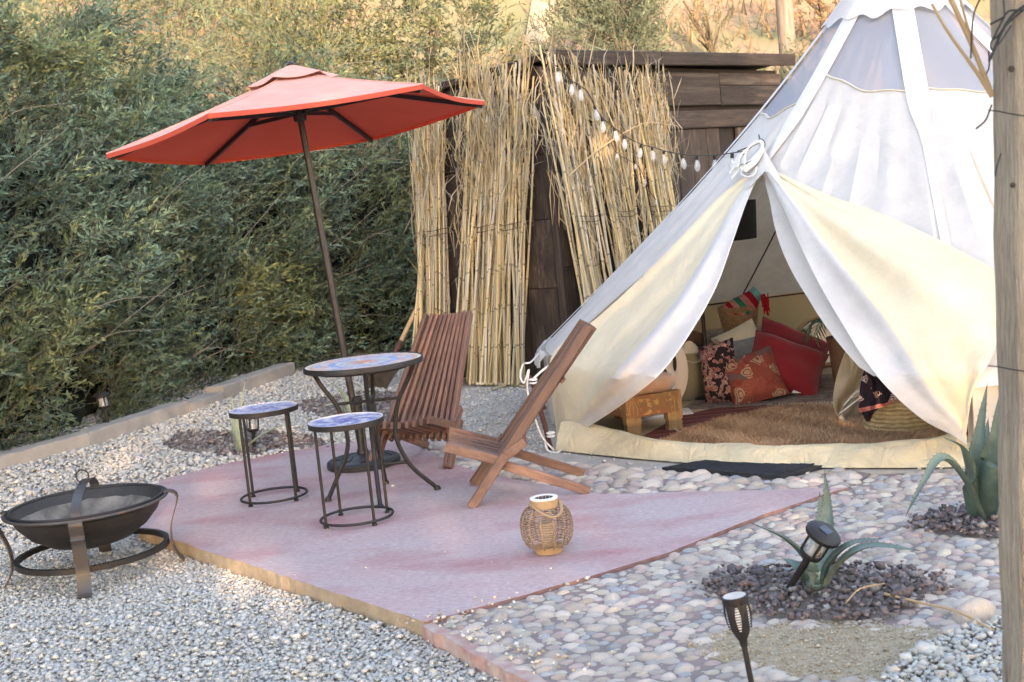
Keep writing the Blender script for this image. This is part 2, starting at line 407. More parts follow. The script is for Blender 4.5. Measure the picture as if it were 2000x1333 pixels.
# ------------------------------------------------------------------ mesh helpers
class MB:
    def __init__(s):
        s.v, s.f, s.mi, s.c = [], [], [], []
    def add(s, vs, fs, m=0, col=None):
        o = len(s.v)
        s.v += [tuple(float(q) for q in p) for p in vs]
        s.f += [tuple(i + o for i in f) for f in fs]
        s.mi += [m] * len(fs)
        s.c += [col or (1, 1, 1)] * len(vs)
        return s
    def box(s, c, size, M3=None, m=0):
        x, y, z = size[0] / 2, size[1] / 2, size[2] / 2
        vs = [Vector((a * x, b * y, d * z)) for a in (-1, 1) for b in (-1, 1) for d in (-1, 1)]
        if M3 is not None:
            vs = [M3 @ v for v in vs]
        vs = [(v[0] + c[0], v[1] + c[1], v[2] + c[2]) for v in vs]
        return s.add(vs, [(0, 1, 3, 2), (4, 6, 7, 5), (0, 4, 5, 1), (2, 3, 7, 6), (0, 2, 6, 4), (1, 5, 7, 3)], m)
    def tube(s, pts, r, n=8, cap=True, m=0, flat=1.0, closed=False):
        P = [Vector(tuple(float(q) for q in p)) for p in pts]
        k = len(P)
        rs = [r] * k if isinstance(r, (int, float)) else list(r)
        T = []
        for i in range(k):
            if closed:
                t = P[(i + 1) % k] - P[i - 1]
            else:
                t = P[min(i + 1, k - 1)] - P[max(i - 1, 0)]
            T.append(t.normalized() if t.length > 1e-9 else Vector((0, 0, 1)))
        a = Vector((0, 0, 1)) if abs(T[0].z) < .9 else Vector((1, 0, 0))
        u = (a - T[0] * a.dot(T[0])).normalized()
        vs, fs = [], []
        for i in range(k):
            u = (u - T[i] * u.dot(T[i]))
            u = u.normalized() if u.length > 1e-6 else T[i].orthogonal().normalized()
            w_ = T[i].cross(u)
            for j in range(n):
                an = 2 * math.pi * j / n
                vs.append(P[i] + (u * math.cos(an) * flat + w_ * math.sin(an)) * rs[i])
        for i in range(k if closed else k - 1):
            i2 = (i + 1) % k
            for j in range(n):
                fs.append((i * n + j, i * n + (j + 1) % n, i2 * n + (j + 1) % n, i2 * n + j))
        if cap and not closed:
            fs.append(tuple(range(n - 1, -1, -1)))
            fs.append(tuple(range((k - 1) * n, k * n)))
        return s.add(vs, fs, m)
    def ring(s, c, rad, r, n=40, k=8, m=0, M3=None):
        pts = []
        for i in range(n):
            a = 2 * math.pi * i / n
            p = Vector((rad * math.cos(a), rad * math.sin(a), 0))
            if M3 is not None:
                p = M3 @ p
            pts.append((p[0] + c[0], p[1] + c[1], p[2] + c[2]))
        return s.tube(pts, r, k, closed=True, m=m)
    def lathe(s, prof, n=36, c=(0, 0, 0), M3=None, m=0, cap0=False, cap1=False):
        vs, fs = [], []
        for (r, z) in prof:
            for j in range(n):
                a = 2 * math.pi * j / n
                p = Vector((r * math.cos(a), r * math.sin(a), z))
                if M3 is not None:
                    p = M3 @ p
                vs.append((p[0] + c[0], p[1] + c[1], p[2] + c[2]))
        for i in range(len(prof) - 1):
            for j in range(n):
                fs.append((i * n + j, i * n + (j + 1) % n, (i + 1) * n + (j + 1) % n, (i + 1) * n + j))
        if cap0:
            fs.append(tuple(range(n - 1, -1, -1)))
        if cap1:
            k = (len(prof) - 1) * n
            fs.append(tuple(range(k, k + n)))
        return s.add(vs, fs, m)
    def sheet(s, grid, th=0.0, m=0, mcol=None):
        """grid[i][j] points; th > 0 makes a solid cloth with real thickness"""
        n, k = len(grid), len(grid[0])
        g = np.array([[list(map(float, p)) for p in row] for row in grid])
        def faces(off, rev):
            out, mi = [], []
            for i in range(n - 1):
                for j in range(k - 1):
                    q = (off + i * k + j, off + i * k + j + 1, off + (i + 1) * k + j + 1, off + (i + 1) * k + j)
                    out.append(q[::-1] if rev else q)
                    mi.append(mcol(i, j, rev) if mcol else m)
            return out, mi
        o = len(s.v)
        f1, m1 = faces(0, False)
        vs = g.reshape(-1, 3)
        if th:
            du = np.gradient(g, axis=0)
            dv = np.gradient(g, axis=1)
            nn = np.cross(du, dv)
            nn /= np.linalg.norm(nn, axis=2, keepdims=True) + 1e-12
            g2 = g + nn * th
            f2, m2 = faces(n * k, True)
            rim = []
            idx = [(0, j) for j in range(k)] + [(i, k - 1) for i in range(1, n)] + [(n - 1, j) for j in range(k - 2, -1, -1)] + [(i, 0) for i in range(n - 2, 0, -1)]
            for a in range(len(idx)):
                p, q = idx[a], idx[(a + 1) % len(idx)]
                rim.append((p[0] * k + p[1], n * k + p[0] * k + p[1], n * k + q[0] * k + q[1], q[0] * k + q[1]))
            vs = np.concatenate([vs, g2.reshape(-1, 3)])
            s.add(vs, f1 + f2 + rim)
            s.mi[-len(f1 + f2 + rim):] = m1 + m2 + [m1[0]] * len(rim)
        else:
            s.add(vs, f1)
            s.mi[-len(f1):] = m1
        return s
    def prism(s, poly, z0, z1, m=0, mside=None):
        n = len(poly)
        vs = [(p[0], p[1], z0) for p in poly] + [(p[0], p[1], z1) for p in poly]
        area = sum(poly[i][0] * poly[(i + 1) % n][1] - poly[(i + 1) % n][0] * poly[i][1] for i in range(n))
        top = tuple(range(n, 2 * n))
        sides = [(i, (i + 1) % n, n + (i + 1) % n, n + i) for i in range(n)]
        if area < 0:
            top = top[::-1]
            sides = [f[::-1] for f in sides]
        s.add(vs, [top] + sides, m)
        if mside is not None:
            s.mi[-n:] = [mside] * n
        return s
    def mesh(s, name, smooth_=True, useCol=False, off=(0, 0, 0)):
        me = bpy.data.meshes.new(name)
        o = off
        me.from_pydata([(v[0] - o[0], v[1] - o[1], v[2] - o[2]) for v in s.v], [], s.f)
        if len(set(s.mi)) > 1 or (s.mi and s.mi[0]):
            me.polygons.foreach_set('material_index', s.mi)
        if useCol:
            ca = me.color_attributes.new('Col', 'FLOAT_COLOR', 'POINT')
            ca.data.foreach_set('color', np.array([(*c, 1) for c in s.c], np.float32).ravel())
        if smooth_:
            me.polygons.foreach_set('use_smooth', [True] * len(me.polygons))
            try:
                me.set_sharp_from_angle(angle=R(38))
            except Exception:
                pass
        me.update()
        return me
    def build(s, name, mat, parent=None, local=False, smooth_=True, useCol=False, bevel=0):
        off = (0, 0, 0) if (parent is None or local) else tuple(parent.matrix_basis.translation)
        if parent is not None and parent.parent is not None and not local:
            off = tuple(Vector(off) + parent.parent.matrix_basis.translation)
        me = s.mesh(name, smooth_, useCol, off)
        return link(name, me, mat, parent, bevel)
def link(name, me, mat, parent=None, bevel=0):
    o = bpy.data.objects.new(name, me)
    COL.objects.link(o)
    if mat is not None and not me.materials:
        for m_ in (mat if isinstance(mat, (list, tuple)) else [mat]):
            me.materials.append(MT[m_] if isinstance(m_, str) else m_)
    if parent is not None:
        o.parent = parent
    if bevel:
        b = o.modifiers.new('bevel', 'BEVEL')
        b.width = bevel
        b.segments = 2
        b.limit_method = 'ANGLE'
    return o
def npmesh(name, V, F, col=None, smooth_=False):
    me = bpy.data.meshes.new(name)
    k = F.shape[1]
    me.vertices.add(len(V))
    me.vertices.foreach_set('co', np.ascontiguousarray(V, np.float32).ravel())
    me.loops.add(F.size)
    me.loops.foreach_set('vertex_index', np.ascontiguousarray(F, np.int32).ravel())
    me.polygons.add(len(F))
    me.polygons.foreach_set('loop_start', np.arange(0, F.size, k, dtype=np.int32))
    if smooth_:
        me.polygons.foreach_set('use_smooth', np.ones(len(F), bool))
    me.update(calc_edges=True)
    if col is not None:
        ca = me.color_attributes.new('Col', 'FLOAT_COLOR', 'POINT')
        ca.data.foreach_set('color', np.concatenate([col, np.ones((len(col), 1))], 1).astype(np.float32).ravel())
    return me
def tag(o, label=None, cat=None, group=None, kind=None):
    if label: o['label'] = label
    if cat: o['category'] = cat
    if group: o['group'] = group
    if kind: o['kind'] = kind
    return o
def thing(name, label, cat, loc=(0, 0, 0), rz=0, group=None):
    o = bpy.data.objects.new(name, None)
    o.empty_display_size = .1
    COL.objects.link(o)
    o.location = tuple(float(q) for q in loc)
    o.rotation_euler = (0, 0, rz)
    return tag(o, label, cat, group)
def axis3(d, up=(0, 0, 1)):
    """3x3 whose columns are x = d, y, z"""
    x = Vector(tuple(float(q) for q in d)).normalized()
    u = Vector(tuple(float(q) for q in up))
    y = u.cross(x)
    if y.length < 1e-6:
        y = x.orthogonal()
    y.normalize()
    z = x.cross(y)
    return Matrix((x, y, z)).transposed()
def zaxis3(d):
    z = Vector(tuple(float(q) for q in d)).normalized()
    return z.to_track_quat('Z', 'Y').to_matrix()
def place_bar(name, me, mat, parent, p0, p1, up=(0, 0, 1), sy=1, sz=1):
    """a unit-length piece (x 0..1) set between two points of its parent's space"""
    p0, p1 = Vector(tuple(map(float, p0))), Vector(tuple(map(float, p1)))
    o = link(name, me, mat, parent)
    L = (p1 - p0).length
    o.matrix_basis = Matrix.Translation(p0) @ axis3(p1 - p0, up).to_4x4() @ Matrix.Diagonal((L, sy, sz, 1))
    return o
def unit_bar(w_, h_, ch=.12):
    """unit bar along x with chamfered edges"""
    b = MB()
    c = min(w_, h_) * ch
    sec = [(-w_ / 2 + c, -h_ / 2), (w_ / 2 - c, -h_ / 2), (w_ / 2, -h_ / 2 + c), (w_ / 2, h_ / 2 - c), (w_ / 2 - c, h_ / 2), (-w_ / 2 + c, h_ / 2), (-w_ / 2, h_ / 2 - c), (-w_ / 2, -h_ / 2 + c)]
    vs = [(x, y, z) for x in (0, 1) for (y, z) in sec]
    fs = [(i, (i + 1) % 8, 8 + (i + 1) % 8, 8 + i) for i in range(8)] + [tuple(range(7, -1, -1)), tuple(range(8, 16))]
    b.add(vs, fs)
    return b.mesh('bar', False)
def leaves(orig, dirs, L, nl, ll, lw, col, droop=.2, spread=.75, stem=None, jit=.25):
    """leafy twigs: returns vertices, quads, colours"""
    n = len(orig)
    k = np.arange(nl)
    fr = (k[None, :] + .5 + rng.uniform(-.4, .4, (n, nl))) / nl
    fr = .08 + .92 * fr
    P = orig[:, None, :] + dirs[:, None, :] * (L[:, None] * fr)[..., None]
    P[..., 2] -= droop * (L[:, None] * fr ** 2)
    d = np.repeat(dirs[:, None, :], nl, 1).copy()
    d[..., 2] -= 2 * droop * fr
    d /= np.linalg.norm(d, axis=2, keepdims=True)
    rv = rng.normal(size=(n, nl, 3))
    pe = np.cross(d, rv)
    pe /= np.linalg.norm(pe, axis=2, keepdims=True) + 1e-9
    an = rng.normal(spread, .22, (n, nl))
    ld = d * np.cos(an)[..., None] + pe * np.sin(an)[..., None]
    sd = np.cross(ld, rng.normal(size=(n, nl, 3)))
    sd /= np.linalg.norm(sd, axis=2, keepdims=True) + 1e-9
    lf = ll * rng.uniform(.65, 1.25, (n, nl))
    W = lw * rng.uniform(.7, 1.2, (n, nl))
    b = P
    m_ = P + ld * (lf * .5)[..., None]
    t_ = P + ld * lf[..., None]
    V = np.stack([b, m_ + sd * (W * .5)[..., None], t_, m_ - sd * (W * .5)[..., None]], 2).reshape(-1, 3)
    F = np.arange(len(V)).reshape(-1, 4)
    cc = col[:, None, :] * rng.uniform(1 - jit, 1 + jit, (n, nl, 1))
    C = np.repeat(cc.reshape(-1, 3), 4, 0)
    if stem:
        a0, a2 = orig, orig + dirs * L[:, None] - np.array([0, 0, 1]) * (droop * L)[:, None]
        a1 = orig + dirs * (.5 * L)[:, None] - np.array([0, 0, 1]) * (droop * L * .25)[:, None]
        s_ = np.cross(dirs, np.array([.3, -1, .2]))
        s_ /= np.linalg.norm(s_, axis=1, keepdims=True) + 1e-9
        s_ = s_ * stem
        for (p, q) in ((a0, a1), (a1, a2)):
            v = np.stack([p - s_, p + s_, q + s_ * .7, q - s_ * .7], 1).reshape(-1, 3)
            F = np.concatenate([F, np.arange(len(v)).reshape(-1, 4) + len(V)])
            V = np.concatenate([V, v])
            C = np.concatenate([C, np.tile(np.array([[.16, .15, .11]]), (len(v), 1))])
    return V, F, C
def norm(a):
    return a / (np.linalg.norm(a, axis=-1, keepdims=True) + 1e-9)

# ================================================================== GROUND AND HILL
KN = np.array([-.938, .346])
def hill_h(x, y):
    x = np.asarray(x, float); y = np.asarray(y, float)
    dk = (x + 3.3) * KN[0] + (y - 8.14) * KN[1] - 1.0
    dk = np.where(y < 0, np.minimum(dk, dk + y * .3), dk)
    s = np.maximum(dk, y - 14.8)
    sp = np.where(s > 8, s, np.log1p(np.exp(np.clip(s * 1.5, -30, 30))) / 1.5)
    h = .46 * sp + 1.25 * smooth(.2, 2.6, s)
    return h + (.35 * np.sin(x * .33 + 1) * np.sin(y * .27) + .18 * np.sin(x * .9 + y * .6)) * smooth(1, 8, s)
def ground_z(x, y):
    return -.085 + .065 * smooth(6.2, 8.4, y) + hill_h(x, y)
xs = np.concatenate([np.linspace(-70, -9, 25)[:-1], np.linspace(-9, 9, 73), np.linspace(9, 70, 25)[1:]])
ys = np.concatenate([np.linspace(-40, -1, 14)[:-1], np.linspace(-1, 30, 94), np.linspace(30, 160, 50)[1:]])
XX, YY = np.meshgrid(xs, ys)
ZZ = ground_z(XX, YY)
V = np.stack([XX, YY, ZZ], 2).reshape(-1, 3)
nx = len(xs)
ii = (np.arange(len(ys) - 1)[:, None] * nx + np.arange(nx - 1)[None, :]).ravel()
F = np.stack([ii, ii + 1, ii + nx + 1, ii + nx], 1)
me = npmesh('ground', V, F, smooth_=True)
MT['groundmix'] = M('gravelly_earth', (.46, .435, .40), (.38, .36, .33), rough=1, scale=30, detail=8, bump=1, bscale=70)
me.materials.append(MT['groundmix']); me.materials.append(MT['hill'])
fc = V[F].mean(1)
me.polygons.foreach_set('material_index', (hill_h(fc[:, 0], fc[:, 1]) > .12).astype(np.int32))
ground = link('ground', me, None)
tag(ground, 'gravelly ground rising into a dry golden hillside behind the shed', 'ground', kind='structure')

# pale trail climbing the hillside: a strip laid on the slope
b = MB()
rows = []
for (px, py, Y, wd) in [(1035, 92, 19.5, .5), (1085, 60, 23, .6), (1130, 38, 27, .7), (1190, 18, 32, .9), (1260, -6, 38, 1.1), (1360, -30, 46, 1.3)]:
    p = D(px, py, Y)
    rows.append([(p[0] - wd * .4, Y - .2, float(ground_z(p[0] - wd * .4, Y - .2)) + .05), (p[0], Y, float(ground_z(p[0], Y)) + .06), (p[0] + wd * .4, Y + .2, float(ground_z(p[0] + wd * .4, Y + .2)) + .05)])
rr = [catmull([r[k] for r in rows], 4) for k in range(3)]
b.sheet([[rr[0][i], rr[1][i], rr[2][i]] for i in range(len(rr[0]))])
tag(b.build('hill_path', 'hill_path'), 'pale trail climbing the dry hillside above the reeds', 'path', kind='structure')

MT['slab_joint'] = M('stained_joint', (.20, .10, .085), (.27, .16, .14), rough=.9, scale=20)
# ------------------------------------------------------------------ pink slab
def gp(pts, z=0.0):
    return [tuple(G(x, y, z)[:2]) for (x, y) in pts]
slab_edge = [(830, 1215), (1060, 1152), (1290, 1085), (1490, 1005), (1655, 952), (1500, 957), (1300, 962), (1180, 966), (1060, 946), (950, 926), (885, 906), (835, 880), (800, 853), (640, 868), (450, 904), (312, 938), (268, 1032)]
SLAB = gp(slab_edge)
# uneven hand-poured edge
def rough_edge(poly, step=.06, amp=.006, seed=3):
    rr_ = random.Random(seed)
    out = []
    for i in range(len(poly)):
        a, c = np.array(poly[i]), np.array(poly[(i + 1) % len(poly)])
        n = max(1, int(np.linalg.norm(c - a) / step))
        for k in range(n):
            p = a + (c - a) * k / n
            out.append((p[0] + rr_.uniform(-amp, amp), p[1] + rr_.uniform(-amp, amp)))
    return out
RS = rough_edge(SLAB)
b = MB().prism(RS, -.10, 0.0, 0, 1)
nr_ = sum(max(1, int(np.linalg.norm(np.array(SLAB[i + 1]) - np.array(SLAB[i])) / .06)) for i in range(12))
b.mi[1:1 + nr_] = [2] * nr_          # painted edge where the slab meets the cobbles
slab = b.build('pink_slab', ['slab', 'slab_side', 'slab_joint'], smooth_=False)
tag(slab, 'smooth pink concrete slab under the chairs and mosaic table', 'patio', kind='structure')

# cobble paving (mortar bed) right of the slab
COB = gp([(832, 1216), (1060, 1153), (1290, 1086), (1490, 1006), (1657, 951), (1700, 922), (1890, 914)]) + [(2.9, 5.6), (3.6, 4.6), (3.2, 3.0), (1.9, 2.55), (.62, 2.9)] + gp([(1058, 1333)])
COB = [(COB[0][0] + .004, COB[0][1] + .002)] + COB[1:]
b = MB().prism(COB, -.10, -.014, 0, 1)
cob = b.build('cobble_paving', ['mortar', 'red_edge'], smooth_=False)
tag(cob, 'river cobbles set in pinkish mortar beside the slab', 'paving', kind='structure')
# red painted lip along the front of the paving
a0, a1 = np.array(COB[0]), np.array(COB[-1])
nrm = np.array([a1[1] - a0[1], -(a1[0] - a0[0])]); nrm /= np.linalg.norm(nrm)
nrm = -nrm if nrm @ np.array([-1, -.3]) < 0 else nrm
e2 = a1 + (a1 - a0) * .6
b = MB().prism(rough_edge([tuple(a0 + nrm * .018), tuple(e2 + nrm * .018), tuple(e2 - nrm * .03), tuple(a0 - nrm * .03)], .05, .008, 8), -.10, -.008)
b.build('painted_edge', 'red_edge', cob, smooth_=False)

# cement pad round and under the tent
PAD = gp([(905, 882), (1000, 892), (1150, 906), (1300, 919), (1525, 935), (1640, 912), (1700, 921), (1890, 913)]) + [(2.9, 5.62), (5.6, 6.2), (5.8, 11.5), (2.2, 12.3), (.6, 10.6)] + gp([(905, 742), (860, 790), (850, 850)])
b = MB().prism(PAD, -.09, -.006)
pad = b.build('cement_pad', 'cement', smooth_=False)
tag(pad, 'rough grey cement pad around the tent and reeds', 'cement pad', kind='structure')
STRIP = gp([(835, 879), (885, 905), (950, 925), (1060, 945), (1180, 965), (1300, 961), (1500, 956), (1657, 950), (1700, 921), (1640, 911), (1525, 934), (1300, 918), (1150, 905), (1000, 891), (905, 881), (860, 862)])
b = MB().prism(STRIP, -.095, -.010)
strip = b.build('cobble_strip', 'mortar', smooth_=False)
tag(strip, 'strip of rounded cobbles between the slab and the tent', 'paving', kind='structure')

def shrink(poly, k):
    c_ = np.array(poly).mean(0)
    return [tuple(c_ + (np.array(p) - c_) * k) for p in poly]
# planting beds and sand patch (sheets over the paving)
def ell(cx, cy, a, b_, n=28, wob=.12, seed=1, z=0):
    rr_ = random.Random(seed)
    ph = [rr_.uniform(0, 6.28) for _ in range(4)]
    pts = []
    for i in range(n):
        t = 2 * math.pi * i / n
        k = 1 + wob * (math.sin(2 * t + ph[0]) + .6 * math.sin(3 * t + ph[1]) + .5 * math.sin(5 * t + ph[2]))
        pts.append((cx + a * k * math.cos(t), cy + b_ * k * math.sin(t)))
    return pts
def bed_px(cx, cy, a, b_, seed, z):
    return [tuple(G(x, y, z)[:2]) for (x, y) in ell(cx, cy, a, b_, seed=seed)]
BED1 = bed_px(1612, 1158, 205, 62, 3, 0)
BED2 = [tuple(p) for p in ell(*(G(1915, 1022)[:2]), .26, .22, seed=5)]
BED3 = bed_px(470, 873, 150, 24, 9, -.02)
BED4 = bed_px(705, 800, 110, 30, 12, -.02)
SAND = bed_px(1640, 1265, 250, 62, 14, 0)
SANDH = bed_px(1640, 1268, 215, 48, 14, 0)
SAND2 = bed_px(1740, 1118, 90, 16, 15, 0)
for nm, poly, z, lab in (('sand_patch', SAND, -.0095, 'patch of bare sandy soil in the foreground paving'), ('planting_bed', shrink(BED1, .93), -.0105, 'dark soil bed round the small agave with the solar light'), ('planting_bed', shrink(BED2, .93), -.0105, 'dark soil bed at the foot of the big agave by the post')):
    tag(MB().prism(rough_edge(poly, .05, .008), -.0155, z).build(nm, 'sand' if 'sand' in nm else 'soil', smooth_=False), lab, 'soil', kind='structure')
for poly, lab in ((BED3, 'dark soil bed beside the kerb behind the stools'), (BED4, 'dark soil bed behind the mosaic table')):
    b = MB()
    n = len(poly)
    b.add([(p[0], p[1], float(ground_z(p[0], p[1])) + .006) for p in poly], [tuple(range(n))])
    tag(b.build('planting_bed', 'soil', smooth_=False), lab, 'soil', kind='structure')

# ------------------------------------------------------------------ river stones
def stone_mesh(seed):
    rr_ = random.Random(seed)
    n = 9
    b = MB()
    ph = [rr_.uniform(0, 6.28) for _ in range(3)]
    prof = [(1.0, -.35), (.98, .12), (.72, .62), (.32, .92)]
    vs = []
    for (r_, z) in prof:
        for j in range(n):
            a = 2 * math.pi * j / n
            k = 1 + .10 * math.sin(2 * a + ph[0]) + .07 * math.sin(3 * a + ph[1])
            vs.append((r_ * k * math.cos(a), r_ * k * math.sin(a), z + .08 * math.sin(a + ph[2]) * (z > 0)))
    vs.append((0, 0, 1.0))
    fs = [(i * n + j, i * n + (j + 1) % n, (i + 1) * n + (j + 1) % n, (i + 1) * n + j) for i in range(3) for j in range(n)]
    fs += [(27 + j, 27 + (j + 1) % n, 36) for j in range(n)]
    b.add(vs, fs)
    me = b.mesh('stone')
    me.polygons.foreach_set('use_smooth', [True] * len(me.polygons))
    return me, np.array(vs), fs
SV = [stone_mesh(i) for i in range(7)]
for m_, _, _ in SV:
    m_.materials.append(MT['stone'])
def scatter(polys, holes, count, rmin, rmax, seed, pw=1.6):
    """random stones that keep their distance"""
    rr_ = np.random.default_rng(seed)
    allp = np.concatenate([np.array(p)[:, :2] for p in polys])
    lo, hi = allp.min(0), allp.max(0)
    X = rr_.uniform(lo[0], hi[0], count); Y = rr_.uniform(lo[1], hi[1], count)
    ok = np.zeros(count, bool)
    for p in polys:
        ok |= inpoly(X, Y, p)
    for p in holes:
        ok &= ~inpoly(X, Y, p)
    X, Y = X[ok], Y[ok]
    rad = rmin + (rmax - rmin) * (1 - np.linspace(0, 1, len(X)) ** .30)
    cell = rmax * 2
    grid, out = {}, []
    for x, y, r_ in zip(X, Y, rad):
        i, j = int(x // cell), int(y // cell)
        good = True
        for a in (-1, 0, 1):
            for c in (-1, 0, 1):
                for (x2, y2, r2) in grid.get((i + a, j + c), ()):
                    if (x - x2) ** 2 + (y - y2) ** 2 < ((r_ + r2) * .86) ** 2:
                        good = False
                        break
                if not good: break
            if not good: break
        if good:
            grid.setdefault((i, j), []).append((x, y, r_))
            out.append((x, y, r_))
    return out
def pack(polys, holes, sx_, seed, rbase, jit=.17):
    """cobbles laid close: a jittered, row-staggered packing with small fillers"""
    rr_ = np.random.default_rng(seed)
    allp = np.concatenate([np.array(p)[:, :2] for p in polys])
    lo, hi = allp.min(0), allp.max(0)
    dx, dy = sx_ * 1.12, sx_ * .80
    out = []
    nyy = int((hi[1] - lo[1]) / dy) + 1
    for j in range(nyy):
        xs_ = np.arange(lo[0], hi[0], dx) + (dx / 2 if j % 2 else 0) + rr_.uniform(-.3, .3) * dx
        for x in xs_:
            out.append((x + rr_.normal(0, jit) * dx, lo[1] + j * dy + rr_.normal(0, jit) * dy, rbase * float(np.exp(rr_.normal(0, .20)))))
            if rr_.uniform() < .45:
                out.append((x + dx / 2 + rr_.normal(0, .1) * dx, lo[1] + (j + .5) * dy + rr_.normal(0, .1) * dy, rbase * rr_.uniform(.38, .6)))
    A_ = np.array(out)
    ok = np.zeros(len(A_), bool)
    for p in polys: ok |= inpoly(A_[:, 0], A_[:, 1], p)
    for p in holes: ok &= ~inpoly(A_[:, 0], A_[:, 1], p)
    return [tuple(q) for q in A_[ok]]
stones = pack([shrink(COB, .992)], [shrink(BED1, .86), shrink(BED2, .86), SANDH, [(p[0], p[1]) for p in gp([(1730, 1333), (1780, 1270), (1960, 1210), (1990, 1345)])]], .053, 5, .0300)
stones2 = pack([shrink(STRIP, .985)], [gp([(1285, 915), (1402, 890), (1632, 905), (1527, 936)])], .074, 6, .043)
STC = np.array([(.45, .40, .33), (.37, .34, .31), (.45, .365, .285), (.43, .33, .29), (.33, .325, .32), (.47, .42, .34), (.41, .32, .275)])
def camd(s_):
    return math.hypot(s_[0], s_[1])
def in_view(x, y, z=0):
    q = CR @ (np.array([x, y, z]) - CAM)
    return q[2] > .1 and -40 < 1000 + FPX * q[0] / q[2] < 1960 and 666.5 - FPX * q[1] / q[2] < 1360
def lay(stn, parent, zb, kmax):
    vis = sorted([s_ for s_ in stn if in_view(s_[0], s_[1])], key=lambda s_: -s_[2] / camd(s_))
    big = vis[:kmax]
    ids = set(id(q) for q in big)
    for s_ in big:
        k = random.randrange(7)
        o = bpy.data.objects.new('stone', SV[k][0])
        COL.objects.link(o)
        o.parent = parent
        a = random.gauss(.05, .45)
        el = random.uniform(1.02, 1.28)
        o.location = (s_[0], s_[1], zb - .006 + random.uniform(-.003, .003))
        o.rotation_euler = (random.gauss(0, .06), random.gauss(0, .06), a)
        o.scale = (s_[2] * el, s_[2] / el * .98, s_[2] * random.uniform(.44, .64))
    VS, FS4, FS3, CS = [], [], [], []
    nv = 0
    for s_ in stn:
        if id(s_) in ids: continue
        _, vv, ff = SV[random.randrange(7)]
        a = random.gauss(.05, .45)
        el = random.uniform(1.02, 1.28)
        q = vv * np.array([s_[2] * el, s_[2] / el * .98, s_[2] * random.uniform(.44, .60)])
        ca, sa = math.cos(a), math.sin(a)
        q = np.stack([q[:, 0] * ca - q[:, 1] * sa + s_[0], q[:, 0] * sa + q[:, 1] * ca + s_[1], q[:, 2] + zb - .006], 1)
        VS.append(q)
        f = np.array([list(t) + ([t[-1]] if len(t) == 3 else []) for t in ff]) + nv
        FS3.append(np.concatenate([f[:, :3], f[:27, [0, 2, 3]]]))
        nv += len(q)
        CS.append(np.tile(STC[random.randrange(len(STC))] * random.uniform(.8, 1.15), (len(q), 1)))
    me = npmesh('small_stones', np.concatenate(VS), np.concatenate(FS3), np.concatenate(CS), True)
    o = link('small_stones', me, 'stones_many', parent)
    tag(o, kind='stuff')
lay(stones, cob, -.014, 230)
lay(stones2, strip, -.010, 70)

# ------------------------------------------------------------------ loose gravel (stuff)
OCT = np.array([(1, 0, 0), (-1, 0, 0), (0, 1, 0), (0, -1, 0), (0, 0, 1), (0, 0, -1)], float)
OF = np.array([(0, 2, 4), (2, 1, 4), (1, 3, 4), (3, 0, 4), (2, 0, 5), (1, 2, 5), (3, 1, 5), (0, 3, 5)])
def chips(X, Y, Z, size, cols, seed, flat=.7, dark=.3):
    rr_ = np.random.default_rng(seed)
    n = len(X)
    v = OCT[None] * rr_.uniform(.65, 1.25, (n, 6, 1)) + rr_.normal(0, .22, (n, 6, 3))
    # random rotation
    q = rr_.normal(size=(n, 4)); q /= np.linalg.norm(q, axis=1, keepdims=True)
    w_, x_, y_, z_ = q.T
    Rm = np.stack([np.stack([1 - 2 * (y_ * y_ + z_ * z_), 2 * (x_ * y_ - z_ * w_), 2 * (x_ * z_ + y_ * w_)], 1),
                   np.stack([2 * (x_ * y_ + z_ * w_), 1 - 2 * (x_ * x_ + z_ * z_), 2 * (y_ * z_ - x_ * w_)], 1),
                   np.stack([2 * (x_ * z_ - y_ * w_), 2 * (y_ * z_ + x_ * w_), 1 - 2 * (x_ * x_ + y_ * y_)], 1)], 1)
    v = np.einsum('nij,nkj->nki', Rm, v) * size[:, None, None]
    v[..., 2] *= flat
    v += np.stack([X, Y, Z], 1)[:, None, :]
    F = (OF[None] + (np.arange(n) * 6)[:, None, None]).reshape(-1, 3)
    c = cols[rr_.integers(0, len(cols), n)] * rr_.uniform(1 - dark, 1 + dark, (n, 1))
    return v.reshape(-1, 3), F, np.repeat(c, 6, 0)
GC = np.array([(.52, .49, .44), (.49, .475, .45), (.55, .52, .46), (.51, .465, .395), (.46, .455, .44), (.54, .50, .42), (.57, .54, .485)])
def gravel_region(x0, x1, y0, y1, step, size, polys, holes, seed, zoff=.0, zf=None, cols=GC, hillmax=.25):
    rr_ = np.random.default_rng(seed)
    gx, gy = np.meshgrid(np.arange(x0, x1, step), np.arange(y0, y1, step))
    X = gx.ravel() + rr_.uniform(-.6, .6, gx.size) * step
    Y = gy.ravel() + rr_.uniform(-.6, .6, gx.size) * step
    ok = np.ones(len(X), bool)
    if polys:
        ok[:] = False
        for p in polys: ok |= inpoly(X, Y, p)
    for p in holes: ok &= ~inpoly(X, Y, p)
    ok &= hill_h(X, Y) < hillmax
    X, Y = X[ok], Y[ok]
    Z = (ground_z(X, Y) if zf is None else np.full(len(X), zf)) + zoff + rr_.uniform(-.004, .009, len(X))
    s_ = size * np.exp(rr_.normal(0, .30, len(X)))
    return chips(X, Y, Z, s_, cols, seed, dark=.13)
HOL = [SLAB, COB, PAD, STRIP, BED3, BED4]
parts = [gravel_region(-3.1, .9, 3.0, 6.6, .0120, .0074, None, HOL, 9, .009), gravel_region(-3.1, .9, 3.0, 6.6, .0145, .0094, None, HOL, 1, .014),
         gravel_region(-3.1, .9, 3.0, 5.2, .028, .0112, None, HOL, 7, .022),
         gravel_region(-4.2, -.1, 6.6, 12.6, .026, .0165, None, HOL, 2, .014)]
